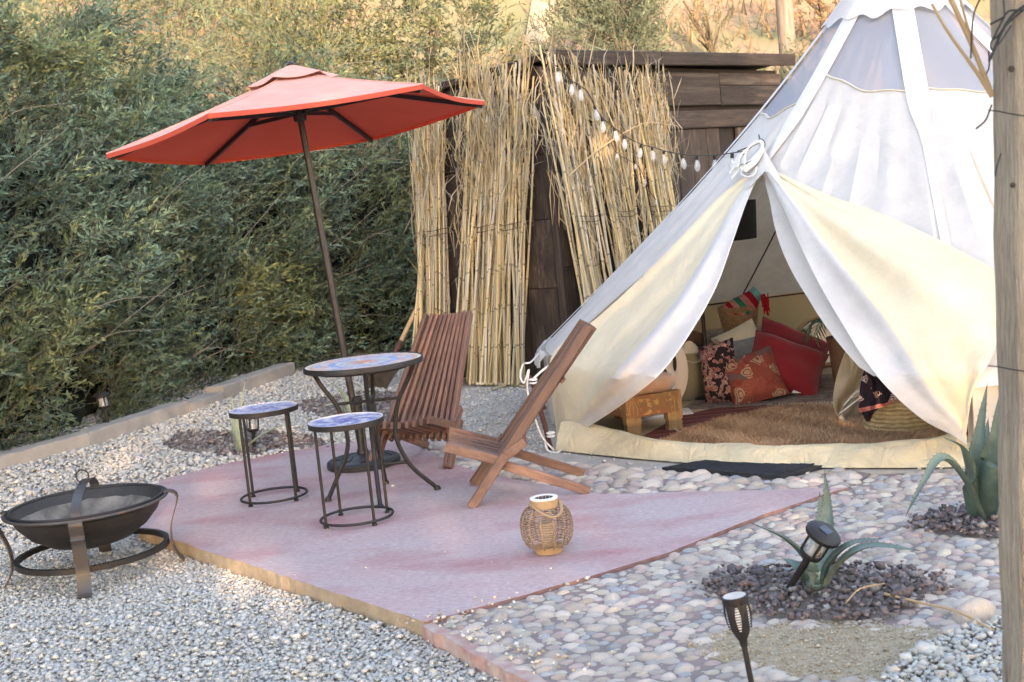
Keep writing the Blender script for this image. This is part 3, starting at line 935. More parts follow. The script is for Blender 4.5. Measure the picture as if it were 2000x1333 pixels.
CORN = gp([(1700, 1345), (1790, 1268), (1960, 1205)]) + [(1.9, 3.5), (1.6, 2.7), (.9, 2.8)]
parts.append(gravel_region(.6, 2.1, 2.5, 4.4, .017, .0125, [CORN], [], 3, .012, -.006))
def joinparts(parts):
    VS, FS, CS, n = [], [], [], 0
    for v, f, c in parts:
        VS.append(v); FS.append(f + n); CS.append(c); n += len(v)
    return np.concatenate(VS), np.concatenate(FS), np.concatenate(CS)
PEB = gp([(870, 868), (1000, 886), (1075, 892), (1062, 790), (1040, 757), (905, 757), (880, 800)])
parts.append(gravel_region(-.9, .5, 7.0, 10.2, .034, .011, [PEB], [], 61, -.0, -.006))
parts.append(gravel_region(-.9, 3.0, 5.6, 10.2, .10, .012, [PAD], [], 62, -.0, -.006))
o = link('gravel', npmesh('gravel', *joinparts(parts)), 'gravel')
tag(o, 'pale grey crushed gravel round the fire pit and slab', 'gravel', kind='stuff')
LC = np.array([(.19, .15, .15), (.14, .12, .125), (.23, .185, .18), (.17, .135, .13), (.34, .31, .29), (.20, .15, .14), (.16, .13, .13)])
LC2 = np.array([(.23, .18, .165), (.18, .15, .148), (.29, .23, .205), (.17, .13, .12), (.36, .32, .29), (.40, .36, .31)])
for poly, zf, cols, lab, st, sz, sd in (
        (BED1, .006, LC, 'dark purple lava rock around the small agave', .026, .0130, 21), (BED2, .006, LC, 'dark lava rock at the foot of the big agave by the post', .024, .0135, 22),
        (BED3, None, LC2, 'brown lava rock in the bed behind the stools', .028, .0160, 23), (BED4, None, LC2, 'brown lava rock in the bed behind the table', .030, .0170, 24)):
    pp = np.array(poly); lo, hi = pp.min(0), pp.max(0)
    v, f, c = gravel_region(lo[0], hi[0], lo[1], hi[1], st, sz, [poly], [], sd, .006, zf, cols)
    v2, f2, c2 = gravel_region(lo[0], hi[0], lo[1], hi[1], st * 3.2, sz * 1.45, [poly], [], sd + 50, .014, zf, cols)
    big_ = [tuple(np.array(p) * 1.14 - pp.mean(0) * .14) for p in poly]
    v3, f3, c3 = gravel_region(lo[0] - .15, hi[0] + .15, lo[1] - .15, hi[1] + .15, st * 2.0, sz * .62, [big_], [[tuple(np.array(p) * .9 + pp.mean(0) * .1) for p in poly]], sd + 80, .008, zf, cols)
    o = link('lava_rock', npmesh('lava_rock', *joinparts([(v, f, c), (v2, f2, c2), (v3, f3, c3)])), 'lava')
    tag(o, lab, 'lava rock', kind='stuff')
# coarse grit over the sand patch
v, f, c = gravel_region(*[q for k_ in (0, 1) for q in (np.array(SAND)[:, k_].min(), np.array(SAND)[:, k_].max())], .011, .0042, [SAND], [], 77, .0, -.0095, np.array([(.46, .37, .26), (.40, .32, .22), (.50, .43, .33)]))
tag(link('sand_grit', npmesh('sand_grit', v, f, c), 'gravel'), 'coarse grit over the bare sandy patch', 'grit', kind='stuff')
# a few pale pebbles strayed on to the slab and paving
b_pts = [(1075, 1113, .008), (768, 950, .012), (505, 955, .012), (715, 1110, .006), (870, 1080, .005), (960, 1100, .005), (1250, 1000, .005), (640, 1035, .005), (590, 1000, .004), (580, 1035, .005)]
gx = np.array([G(x, y)[0] for x, y, _ in b_pts]); gy = np.array([G(x, y)[1] for x, y, _ in b_pts])
tn = 420
rx = rng.uniform(0, 1, tn)
ex = [np.array(SLAB[0]) + (np.array(SLAB[2]) - np.array(SLAB[0])) * t + rng.normal(0, .05, 2) for t in rx[:40] ** 1.6 * .7]
sx0 = rng.uniform(0, 1, (260, 2))
ex += [np.array(G(330 + 1150 * a_ * (1 - .25 * b_), 930 + 230 * b_)[:2]) for a_, b_ in sx0]
ex += [np.array(COB[0]) + (np.array(COB[-1]) - np.array(COB[0])) * t + np.array([abs(rng.normal(0, .12)), abs(rng.normal(0, .08))]) for t in rx[300:]]
ex = np.array(ex)
v, f, c = chips(np.concatenate([gx, ex[:, 0]]), np.concatenate([gy, ex[:, 1]]), np.concatenate([np.full(len(gx), .004), np.where(np.arange(tn) < 300, .002, .006)]), np.concatenate([np.array([s_ for *_, s_ in b_pts]), np.where(np.arange(tn) < 40, rng.uniform(.004, .011, tn), np.where(np.arange(tn) < 300, rng.uniform(.0012, .0034, tn), rng.uniform(.004, .011, tn)))]), np.array([(.58, .54, .46), (.50, .48, .44), (.52, .42, .30)]), 31)
tag(link('stray_pebbles', npmesh('stray_pebbles', v, f, c), 'gravel'), 'stray pale pebbles scattered over slab and paving', 'pebbles', kind='stuff')

# ------------------------------------------------------------------ concrete kerb
kerb = thing('concrete_kerb', 'low stepped concrete kerb along the foot of the hedge', 'kerb', (-3.3, 8.2, 0))
segs = [((-60, 962), (180, 893), .17, 0), ((182, 892.5), (372, 826), .17, .004), ((374, 825), (440, 800), .145, -.004), ((442, 799), (580, 748), .19, .003)]
for (p, q, h, sh) in segs:
    a, c = G(*p, -.02), G(*q, -.02)
    d = (c - a); d /= np.linalg.norm(d)
    nn = np.array([-d[1], d[0], 0])
    base = [a, c, c + nn * .17, a + nn * .17]
    b = MB()
    k = 14
    rowsf = []
    prof = [(0 + sh, -.06), (0 + sh, h * .96), (.012 + sh, h), (.16 + sh, h - .004), (.17 + sh, h * .95), (.17 + sh, -.06)]
    for (o_, z_) in prof:
        rowsf.append([a + (c - a) * t / k + nn * o_ + np.array([0, 0, z_ + random.uniform(-.003, .003)]) + nn * random.uniform(-.003, .003) for t in range(k + 1)])
    b.sheet(rowsf)
    L_ = len(prof)
    o0 = len(b.v)
    b.add([rowsf[i][0] for i in range(L_)] + [rowsf[i][-1] for i in range(L_)], [tuple(range(L_ - 1, -1, -1)), tuple(range(L_, 2 * L_))])
    b.build('kerb_block', 'kerb', kerb, smooth_=False)

# ================================================================== HEDGE, TREES, HILL PLANTS
HL = [(-6.2, 1.0), (-5.0, 4.2), (-3.62, 8.1), (-2.22, 12.15), (-.75, 13.5), (1.0, 14.3)]
HH = [3.3, 3.3, 3.2, 2.85, 2.5, 2.2]
def hedge_line(u):
    u = np.asarray(u) * (len(HL) - 1)
    i = np.clip(u.astype(int), 0, len(HL) - 2)
    f_ = u - i
    P = np.array(HL)
    p = P[i] * (1 - f_)[:, None] + P[i + 1] * f_[:, None]
    d = norm(P[np.minimum(i + 1, len(HL) - 1)] - P[i])
    h = np.array(HH)[i] * (1 - f_) + np.array(HH)[i + 1] * f_
    return p, d, h
def lump(a, b_):
    return .5 * np.sin(a * 2.1 + 1.3 * np.sin(b_ * 1.7)) + .35 * np.sin(a * 4.7 + b_ * 3.1 + 1) + .25 * np.sin(b_ * 5.3 - a * 2.2 + 2) + .18 * np.sin(a * 9.1 + b_ * 8.3)
def hedge_points(n, depth, umin=.17, umax=.97):
    sg_ = rng.choice(4, n, p=[.12, .52, .26, .10])
    u = np.clip(.2 * (sg_ + 1) + .2 * rng.uniform(0, 1, n), umin, umax)
    p, d, h = hedge_line(u)
    s_ = u * 20
    v = rng.uniform(0, 1, n) ** .95 * h * (1 + .07 * np.sin(s_ * 1.9) + .05 * np.sin(s_ * 4.3))
    out = np.stack([d[:, 1], -d[:, 0]], 1)
    lm = lump(s_, v * 1.3)
    off = .06 - .10 * (v / h) ** 2 * h - .02 * v + .20 * lm + .14 * np.sin(np.pi * np.clip(v / h, 0, 1)) - depth
    P = np.concatenate([p + out * off[:, None], (v + .02)[:, None]], 1)
    return P, d, out, v, h, lm, u
hedge = thing('hedge', 'tall dense grey-green hedge of fine narrow leaves behind the kerb', 'hedge', (-3.4, 9.5, 0))
def to_local(V, o):
    return V - np.array(o.location)
pal = np.array([(.105, .168, .112), (.135, .205, .148), (.082, .130, .095), (.180, .218, .105), (.145, .185, .105), (.130, .190, .155)])
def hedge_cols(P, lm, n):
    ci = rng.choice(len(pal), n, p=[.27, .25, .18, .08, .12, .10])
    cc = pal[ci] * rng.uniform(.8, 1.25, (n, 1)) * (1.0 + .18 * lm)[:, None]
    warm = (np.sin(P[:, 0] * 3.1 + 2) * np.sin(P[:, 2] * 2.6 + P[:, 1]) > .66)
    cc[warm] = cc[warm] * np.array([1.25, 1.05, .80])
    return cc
# sprays: a curved stem carrying leafy twigs, most of them sweeping up along the hedge
ns_ = 2300
P, d, out, v, h, lm, u = hedge_points(ns_, rng.exponential(.10, ns_).clip(0, .4))
keep = ~((lm < -.3) & (rng.uniform(0, 1, ns_) < .6))
P, d, out, v, h, lm, u = (q[keep] for q in (P, d, out, v, h, lm, u))
ns_ = len(P)
main = norm(np.concatenate([out * rng.normal(.40, .22, (ns_, 1)) + d * rng.normal(.42, .35, (ns_, 1)), rng.normal(.70, .35, (ns_, 1))], 1))
Lm = rng.uniform(.35, .85, ns_)
bend = rng.uniform(.05, .42, ns_)
scol = hedge_cols(P, lm, ns_)
nt_ = 10
tw_o, tw_d, tw_c = [], [], []
lp_ = D(213, 836, 9.32)
clr = (np.hypot(P[:, 0] - lp_[0], P[:, 1] - lp_[1]) > .42) | (P[:, 2] > .75)
P, main, Lm, bend, scol, lm, u = (q[clr] for q in (P, main, Lm, bend, scol, lm, u)); ns_ = len(P)
start = P - main * (Lm * .55)[:, None]
for k in range(nt_):
    fr = (k + .6) / nt_
    o_ = start + main * (Lm * fr)[:, None] - np.array([0, 0, 1]) * (bend * Lm * fr ** 2)[:, None] * .6
    d_ = main.copy(); d_[:, 2] -= bend * fr
    sd_ = norm(np.cross(d_, rng.normal(size=(ns_, 3))))
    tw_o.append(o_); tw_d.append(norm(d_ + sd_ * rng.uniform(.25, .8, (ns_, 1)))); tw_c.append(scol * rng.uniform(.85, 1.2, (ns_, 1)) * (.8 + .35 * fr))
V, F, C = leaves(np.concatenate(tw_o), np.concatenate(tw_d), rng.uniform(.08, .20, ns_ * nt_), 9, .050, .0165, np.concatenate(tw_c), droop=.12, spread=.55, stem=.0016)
n = 7000
P2, d2, out2, v2, h2, lm2, u2 = hedge_points(n, rng.uniform(.05, .4, n))
k2 = (np.hypot(P2[:, 0] - lp_[0], P2[:, 1] - lp_[1]) > .30) | (P2[:, 2] > .7)
P2, d2, out2, lm2 = P2[k2], d2[k2], out2[k2], lm2[k2]; n = len(P2)
dirs = norm(np.concatenate([out2 * rng.normal(.5, .35, (n, 1)) + d2 * rng.normal(.3, .5, (n, 1)), rng.normal(.4, .5, (n, 1))], 1))
V2, F2, C2 = leaves(P2, dirs, rng.uniform(.12, .28, n), 11, .043, .013, hedge_cols(P2, lm2, n) * .6, droop=.18, spread=.65, stem=.0018)  # deeper filler leaves dimmed: shade of the gaps put into their colour
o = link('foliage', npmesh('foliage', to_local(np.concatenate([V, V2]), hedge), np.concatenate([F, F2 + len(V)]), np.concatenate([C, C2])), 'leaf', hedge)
tag(o, kind='stuff')
b = MB()
for i in range(0, ns_):
    if u[i] < .38 or i % 2: continue
    pts = [start[i] + main[i] * Lm[i] * f_ - np.array([0, 0, 1]) * bend[i] * Lm[i] * f_ ** 2 * .6 for f_ in (0, .35, .7, 1.0)]
    b.tube(pts, [.0035, .0028, .002, .001], 3, cap=False)
tag(b.build('stems', 'twig', hedge), kind='stuff')
# dark sheet behind the leaves: the hedge's inner shade put into its colour
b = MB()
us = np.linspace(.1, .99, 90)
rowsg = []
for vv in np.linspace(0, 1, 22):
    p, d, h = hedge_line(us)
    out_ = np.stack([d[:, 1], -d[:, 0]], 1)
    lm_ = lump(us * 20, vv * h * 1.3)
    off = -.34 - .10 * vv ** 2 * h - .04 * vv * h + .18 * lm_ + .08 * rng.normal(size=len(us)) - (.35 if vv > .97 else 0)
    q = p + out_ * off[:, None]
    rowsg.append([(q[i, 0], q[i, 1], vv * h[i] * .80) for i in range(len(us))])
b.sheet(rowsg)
b.build('shade_backing', 'core', hedge)
# bare arching branches that catch the light
b = MB()
nb = 150
P, d, out, v, h, lm, u = hedge_points(nb, np.full(nb, .06), .3, .93)
for i in range(nb):
    L = random.uniform(.35, 1.1)
    o3 = np.array([out[i, 0], out[i, 1], 0]); d3 = np.array([d[i, 0], d[i, 1], 0])
    s_ = random.choice([1, 1, 1, -.5])
    p0 = P[i] - o3 * .2
    p1 = p0 + (o3 * .38 + d3 * s_ * .35 + np.array([0, 0, random.uniform(.05, .45)])) * L
    p2 = p1 + (o3 * .10 + d3 * s_ * .5 + np.array([0, 0, random.uniform(-.15, .35)])) * L
    pts = catmull([p0, (p0 + p1) / 2 + np.array([0, 0, -.04]), p1, p2], 4)
    k = len(pts)
    b.tube(pts, [.0034 * (1 - .7 * j / k) + .001 for j in range(k)], 4, cap=False)
tag(b.build('branches', 'bark', hedge), kind='stuff')

# scrub covering the slope above the hedge, read as one mass
n = 15000
X = rng.uniform(-13, .5, n); Y = rng.uniform(7.5, 24, n)
hz = hill_h(X, Y)
ok = (hz > .35) & (rng.uniform(0, 1, n) < np.where(X > -2.2, .04, 1.0)) & (rng.uniform(0, 1, n) < np.clip(.85 + .5 * np.sin(X * 1.1) * np.sin(Y * .9 + 1), .25, 1))
X, Y, hz = X[ok], Y[ok], hz[ok]
n = len(X)
Z = ground_z(X, Y) + rng.uniform(0, 1, n) ** 1.5 * np.clip(1.1 + .8 * np.sin(X * 1.3 + Y), .25, 1.7)
dirs = norm(np.stack([rng.normal(.1, .5, n), rng.normal(-.3, .5, n), rng.normal(.6, .35, n)], 1))
pal2 = np.array([(.11, .155, .10), (.14, .17, .095), (.095, .135, .10), (.165, .165, .095), (.15, .13, .085)])
cc = pal2[rng.choice(5, n, p=[.3, .2, .25, .15, .1])] * rng.uniform(.8, 1.3, (n, 1))
V, F, C = leaves(np.stack([X, Y, Z], 1), dirs, rng.uniform(.3, .7, n), 16, .075, .022, cc, spread=.65, stem=.005)
tag(link('hillside_scrub', npmesh('hillside_scrub', V, F, C), 'leaf_far'), 'scrub covering the slope above the tall hedge', 'scrub', kind='stuff')

# dry grass on the sunlit slope
n = 16000
X = rng.uniform(-9, 13, n); Y = rng.uniform(15.5, 42, n) 
ok = (hill_h(X, Y) > .3) & (rng.uniform(0, 1, n) < .45 + .5 * np.sin(X * .8 + 2) * np.sin(Y * .5))
X, Y = X[ok], Y[ok]; n = len(X)
Hh = rng.uniform(.12, .42, n) * (1 + .02 * (Y - 15))
an = rng.uniform(0, 6.28, n)
wd = .010 + .0006 * Y
zb = ground_z(X, Y) - .02
b0 = np.stack([X - np.cos(an) * wd, Y - np.sin(an) * wd, zb], 1)
b1 = np.stack([X + np.cos(an) * wd, Y + np.sin(an) * wd, zb], 1)
tp = np.stack([X + rng.normal(0, .35, n) * Hh, Y + rng.normal(0, .35, n) * Hh, zb + Hh], 1)
V = np.stack([b0, b1, tp], 1).reshape(-1, 3)
gcol = np.array([(.34, .265, .155), (.30, .22, .125), (.26, .185, .11), (.20, .195, .10)])[rng.choice(4, n, p=[.4, .3, .15, .15])] * rng.uniform(.75, 1.2, (n, 1))
tag(link('dry_grass', npmesh('dry_grass', V, np.arange(len(V)).reshape(-1, 3), np.repeat(gcol, 3, 0)), 'dry_grass'), 'dry golden grass over the sunlit hillside', 'grass', kind='stuff')

def plant(name, label, cat, base, rad, hgt, nsp, pal_, ll, lw, sl_, lift=.0, trunk=True, mat='leaf_far', spread=.7, nl=14, up=.5, trunk_h=.3, seed=0, group=None, lobes=7):
    rr_ = np.random.default_rng(100 + seed)
    t = thing(name, label, cat, base, group=group)
    cen = []
    for k in range(lobes):
        a = rr_.uniform(0, 6.28); q = rr_.uniform(.15, .75)
        cen.append((math.cos(a) * rad[0] * q, math.sin(a) * rad[1] * q, lift + hgt * rr_.uniform(.3, .85), rr_.uniform(.35, .6)))
    cen = np.array(cen)
    k = rr_.integers(0, lobes, nsp)
    dv = norm(rr_.normal(size=(nsp, 3)))
    rr = rr_.uniform(.55, 1.0, nsp) * cen[k, 3]
    O = cen[k, :3] + dv * rr[:, None] * np.array([rad[0], rad[1], hgt * .75])
    O[:, 2] = np.maximum(O[:, 2], .02 if lift == 0 else lift * .8)
    dirs = norm(dv * .8 + np.array([0, -.1, up]) + rr_.normal(0, .3, (nsp, 3)))
    cc = np.array(pal_)[rr_.integers(0, len(pal_), nsp)] * rr_.uniform(.75, 1.25, (nsp, 1))
    V, F, C = leaves(O, dirs, rr_.uniform(.6, 1.3, nsp) * sl_, nl, ll, lw, cc, spread=spread, stem=.003)
    o = link('crown', npmesh('crown', V, F, C), mat, t)
    tag(o, kind='stuff')
    if trunk:
        b = MB()
        th = max(trunk_h, .05)
        root = np.array([0, 0, -.1])
        for c_ in cen:
            mid = np.array([c_[0] * .25, c_[1] * .25, th + (c_[2] - th) * .35])
            pts = catmull([root, np.array([c_[0] * .05, c_[1] * .05, th * .8]), mid, c_[:3]], 4)
            kk = len(pts)
            b.tube(pts, [max(.006, (.05 + .02 * hgt) * (1 - .8 * j / kk) * .55) for j in range(kk)], 6, cap=False)
        b.build('trunk', 'bark_dark', t, local=True)
    return t
def gb(px, py, Y):
    p = D(px, py, Y)
    return (p[0], Y, float(ground_z(p[0], Y)) - .03)
GG = [(.10, .14, .10), (.13, .16, .09), (.085, .115, .085), (.16, .165, .08)]
GOLD = [(.20, .195, .095), (.16, .175, .085), (.25, .21, .11)]
plant('olive_tree', 'loose olive tree with dark limbs above the hedge beside the umbrella', 'tree', gb(800, 120, 15.8), (1.15, .9), 2.6, 900, GG + GOLD[:1], .075, .020, .38, lift=.9, trunk_h=1.1, seed=1, lobes=9)
plant('leafy_tree', 'green-gold tree crown above the umbrella at the top edge', 'tree', gb(600, 60, 15.6), (1.2, .9), 2.6, 800, GG + GOLD, .07, .02, .36, lift=.6, trunk_h=.9, seed=2, lobes=8)
plant('hill_shrub', 'large feathery grey-green shrub rising behind the shed roof', 'shrub', gb(1215, 95, 17.0), (1.0, .8), 2.4, 1700, [(.12, .16, .115), (.15, .185, .13), (.10, .13, .10)], .065, .014, .30, seed=3, trunk_h=.25, up=.9)
plant('hill_shrub', 'small olive-green shrub on the slope above the reed tops', 'shrub', gb(1035, 45, 24), (.8, .7), .6, 240, GOLD + [(.15, .16, .07)], .08, .022, .3, seed=4, trunk_h=.2)
plant('hill_shrub', 'round golden-green shrub on the slope near the trail', 'shrub', gb(935, 38, 27), (1.0, .8), .7, 220, GOLD, .09, .024, .32, seed=5, trunk_h=.2)
plant('hill_shrub', 'low spreading green shrub behind the right end of the shed roof', 'shrub', gb(1410, 108, 16.4), (1.1, .5), 1.40, 1500, [(.13, .18, .11), (.16, .20, .13), (.11, .15, .10)], .045, .010, .22, seed=6, trunk_h=.1, up=.7)
plant('hill_shrub', 'trailing grey-green shrub between the shed corner and the tent', 'shrub', gb(1562, 200, 15.0), (.65, .5), 2.35, 1900, [(.075, .105, .075), (.10, .13, .10), (.13, .16, .10)], .045, .010, .24, seed=7, trunk_h=.3, up=.1)
plant('hill_shrub', 'dry reddish-brown shrub beside the grey timber pole', 'shrub', gb(1610, 70, 19), (.6, .6), 1.4, 300, [(.25, .13, .07), (.20, .12, .07), (.30, .18, .09)], .05, .015, .3, seed=8, trunk_h=.4)
plant('hill_shrub', 'thin rust-coloured shrub with bare stems above the shed roof', 'shrub', gb(1390, 70, 18.2), (.5, .4), 1.3, 90, [(.24, .16, .08), (.15, .15, .08)], .05, .012, .36, seed=9, trunk_h=.3, up=1.4, lobes=9)
plant('hill_shrub', 'pale golden shrub on the slope by the shed corner', 'shrub', gb(985, 92, 18.5), (.7, .6), .6, 330, [(.34, .26, .12), (.42, .31, .14)], .07, .012, .32, seed=10, trunk_h=.1, up=1.0)
plant('hill_shrub', 'dark green bush behind the top of the left reeds', 'shrub', gb(925, 105, 16.0), (.55, .5), .9, 330, GG, .06, .02, .26, seed=11, trunk_h=.2)

# timber pole on the slope
p = gb(1537, 80, 16.5)
b = MB()
pts = [(p[0], p[1], p[2]), (p[0], p[1], p[2] + 1.6), (p[0] + .01, p[1], p[2] + 4.2)]
b.tube(pts, [.115, .108, .10], 14)
pole = b.build('timber_pole', 'grey_wood')
tag(pole, 'weathered grey timber pole standing on the hillside behind the tent', 'pole')

# tall trees behind the camera: they keep the terrace in shade and let flecks of low sun through
for k, (x, y, hgt, lab) in enumerate([(-.6, -9.5, 8.6, 'tall tree behind the viewer, farthest from the wooden post side'), (3.0, -10.5, 9.3, 'tall broad tree behind the viewer, second of the row'),
                                      (6.6, -10.0, 9.0, 'tall tree behind the viewer, third of the row'), (10.2, -9.6, 8.4, 'tall tree behind the viewer, last of the row')]):
    rr_ = np.random.default_rng(300 + k)
    t = thing('shade_tree', lab, 'tree', (x, y, -.1), group='trees behind the viewer')
    n = 2350
    O = np.stack([rr_.uniform(-2.4, 2.4, n), rr_.normal(0, .9, n), 1.4 + (hgt - 1.4) * rr_.uniform(0, 1, n) ** 1.25], 1)
    O[:, 0] *= np.where(O[:, 2] > hgt - 1.4, (hgt + .6 - O[:, 2]) / 2.0, 1)
    dirs = norm(np.concatenate([rr_.normal(0, 1, (n, 2)), rr_.normal(-.2, .6, (n, 1))], 1))
    V, F, C = leaves(O, dirs, rr_.uniform(.5, .9, n), 12, .19, .10, np.tile(np.array([[.07, .10, .05]]), (n, 1)), stem=.008)
    tag(link('crown', npmesh('crown', V, F, C), 'leaf_far', t), kind='stuff')
    b = MB()
    b.tube([(0, 0, 0), (.1, 0, hgt * .35), (0, .1, hgt * .7), (.05, 0, hgt * .95)], [.24, .18, .11, .03], 10)
    for q in range(7):
        z = hgt * (.25 + .09 * q)
        a = q * 2.4
        b.tube([(0, 0, z), (math.cos(a) * .9, math.sin(a) * .5, z + .5), (math.cos(a) * 1.9, math.sin(a) * .8, z + 1.1)], [.09, .06, .02], 6)
    b.build('trunk', 'bark_dark', t, local=True)

# ================================================================== SHED WITH REEDS
SC = np.array([.42, 10.05]); DR = np.array([.62, .785]); DR = DR / np.linalg.norm(DR); DL = np.array([-DR[1], DR[0]])
NR = np.array([DR[1], -DR[0]]); NL = np.array([-DL[1], DL[0]])       # outward normals of the two faces
NL = NL if NL[1] < 0 else -NL
def wr(s_, z, off=0.0):      # point on the right face
    p = SC + DR * s_ + NR * off
    return np.array([p[0], p[1], z])
def wl(s_, z, off=0.0):      # point on the left face
    p = SC + DL * s_ + NL * off
    return np.array([p[0], p[1], z])
shed = thing('shed', 'dark brown wooden shed clad in stained boards behind the reeds', 'shed', (SC[0], SC[1], 0))
def shed_local(p):
    return np.array(p) - np.array(shed.location)
b = MB()
c4 = [wr(0, 0, -.03), wr(4.0, 0, -.03), wr(4.0, 0, -.03) + np.array([*(DL * 1.2), 0]), wl(1.22, 0, -.03)]
top = [2.42, 2.42, 2.36, 2.36]
b.add([(p[0], p[1], -.05) for p in c4] + [(p[0], p[1], z) for p, z in zip(c4, top)], [(0, 1, 5, 4), (1, 2, 6, 5), (2, 3, 7, 6), (3, 0, 4, 7), (4, 5, 6, 7)])
b.build('shed_body', 'shed_in', shed, smooth_=False)
PLK = {}
def plank(p0, p1, up, wid, th, parent, mat='shed', name='plank'):
    key = (round(wid, 3), round(th, 3), mat)
    if key not in PLK:
        PLK[key] = unit_bar(th, wid, .25)
    return place_bar(name, PLK[key], mat, parent, shed_local(p0), shed_local(p1), up)
ru = random.Random(5)
# right face: upright boards below, wide boards above, then the ledge board
s_ = .03
nrm3 = (NR[0], NR[1], 0)
while s_ < 3.95:
    wd = ru.choice([.27, .33, .24])
    wd = min(wd, 3.98 - s_)
    if wd < .06: break
    if s_ > 2.6 and s_ < 3.0:
        s_ += .34; continue
    zc = ru.uniform(.75, 1.25)
    o_ = ru.uniform(-.004, .008)
    for (z0, z1) in ((.02, zc - .004), (zc + .004, 1.88)):
        plank(wr(s_ + wd / 2, z0, o_), wr(s_ + wd / 2, z1, o_), (DR[0], DR[1], 0), wd - .008, .03, shed)
    s_ += wd
for (a, c, z, wd, o_) in ((.02, 2.72, 2.235, .29, .012), (2.73, 3.97, 2.325, .115, .012), (2.73, 3.97, 2.175, .18, .016), (.02, 1.7, 1.985, .20, .01), (1.71, 3.6, 1.965, .155, .026)):
    plank(wr(a, z, o_), wr(c, z, o_), nrm3 if False else (0, 0, 1), wd, .03, shed)
# left face: short squares of board as seen between the bundles
s_ = .02
while s_ < 1.2:
    wd = min(ru.choice([.3, .26, .34]), 1.21 - s_)
    if wd < .05: break
    z = .02
    while z < 2.3:
        hgt = min(ru.uniform(.45, .72), 2.34 - z)
        if hgt < .08: break
        o_ = ru.uniform(-.004, .008)
        plank(wl(s_ + wd / 2, z, o_), wl(s_ + wd / 2, z + hgt - .008, o_), (DL[0], DL[1], 0), wd - .008, .03, shed)
        z += hgt
    s_ += wd
plank(wr(.0, .02, .016) + np.array([*(NL * .016), 0]), wr(.0, 2.4, .016) + np.array([*(NL * .016), 0]), (DR[0], DR[1], 0), .06, .06, shed, name='corner_post')
# roof: thick fascia boards and deck
rf = MB()
q = [wr(-.12, 0, .13), wr(4.1, 0, .13), wr(4.1, 0, .13) + np.array([*(DL * 1.5), 0]), wl(1.3, 0, .12) + np.array([*(-DR * 0), 0])]
q[0] = wr(0, 0, .07) + np.array([*(NL * .02), 0]); q[1] = wr(4.1, 0, .07); q[3] = q[0] + np.array([*(DL * 1.36), 0])
zt = [2.50, 2.55, 2.40, 2.385]
rf.add([(p[0], p[1], z - .05) for p, z in zip(q, zt)] + [(p[0], p[1], z) for p, z in zip(q, zt)], [(3, 2, 1, 0), (4, 5, 6, 7), (0, 1, 5, 4), (1, 2, 6, 5), (2, 3, 7, 6), (3, 0, 4, 7)])
roof = rf.build('roof', 'shed', shed, smooth_=False)
q0, q1, q3 = q[0], q[1], q[3]
def up3(p, z): return np.array([p[0], p[1], z])
dq = (q1 - q0) / np.linalg.norm(q1 - q0)
for (a, c) in ((0, .395), (.398, 1.02)):
    z0 = 2.462 + .05 * a; z1 = 2.462 + .05 * c
    plank(up3(q0 + (q1 - q0) * a, z0) + np.array([*(NR * .018), 0]), up3(q0 + (q1 - q0) * c, z1) + np.array([*(NR * .018), 0]), (0, 0, 1), .115, .032, shed, name='fascia_board')
plank(up3(q0, 2.472) + np.array([*(NL * .012), 0]), up3(q3, 2.357) + np.array([*(NL * .012), 0]), (0, 0, 1), .05, .018, shed, name='fascia_board')

# reed stalks: unit pieces with nodes and a slight bend
def reed_mesh(seed):
    rr_ = random.Random(seed)
    b = MB()
    n = 16
    pts, rs = [], []
    ph = rr_.uniform(0, 6.28)
    for i in range(n + 1):
        t = i / n
        bend = .014 * math.sin(t * math.pi * rr_.choice([1, 1]) + 0) + .004 * math.sin(t * 9 + ph)
        node = (i % 2 == 0)
        pts.append((t, bend, .006 * math.sin(t * 5 + ph)))
        rs.append((.0122 if node else .0108) * (1 - .35 * t))
    b.tube(pts, rs, 6)
    me = b.mesh('reed')
    me.materials.append(MT['reed'])
    return me
RM = [reed_mesh(i) for i in range(6)]
def leafblades(P0, D0, L, wd, col):
    """long thin curling straw leaves: two quads each"""
    n = len(P0)
    side = norm(np.cross(D0, rng.normal(size=(n, 3)))) * (wd * rng.uniform(.6, 1.3, n))[:, None]
    mid = P0 + D0 * (L * .55)[:, None]
    tip = P0 + D0 * L[:, None] * .9 + rng.normal(0, .16, (n, 3)) * L[:, None] - np.array([0, 0, 1]) * (L * rng.uniform(-.05, .45, n))[:, None]
    V = np.stack([P0 - side * .5, P0 + side * .5, mid + side, mid - side, tip + side * .15, tip - side * .15], 1)
    F = np.array([(0, 1, 2, 3), (3, 2, 4, 5)])[None] + (np.arange(n) * 6)[:, None, None]
    return V.reshape(-1, 3), F.reshape(-1, 4), np.repeat(col, 6, 0)
RC = np.array([(.50, .40, .23), (.44, .38, .27), (.42, .38, .31), (.54, .42, .23), (.48, .33, .17), (.40, .37, .32)])
bundles = [
    ('wl', (1.40, 1.12), (1.25, .95), (1.20, .92), 2.50, 38, 'tied reed bundle at the far end of the shed, behind the chair back'),
    ('wl', (1.00, .66), (.70, .46), (.70, .42), 2.62, 37, 'reed bundle splayed at the foot, second from the shed end'),
    ('wl', (.66, .32), (.44, .20), (.46, .00), 2.58, 38, 'reed bundle nearest the shed corner on the short side'),
    ('wr', (.09, .39), (.07, .38), (-.16, .44), 2.53, 36, 'reed bundle just round the shed corner on the long side'),
    ('wr', (.58, .96), (.54, .92), (.42, 1.04), 2.40, 38, 'reed bundle with orange stalks in the middle of the long side'),
    ('wr', (1.12, 1.52), (1.08, 1.50), (1.06, 1.62), 2.41, 40, 'last reed bundle, beside the bare boards of the shed'),
]
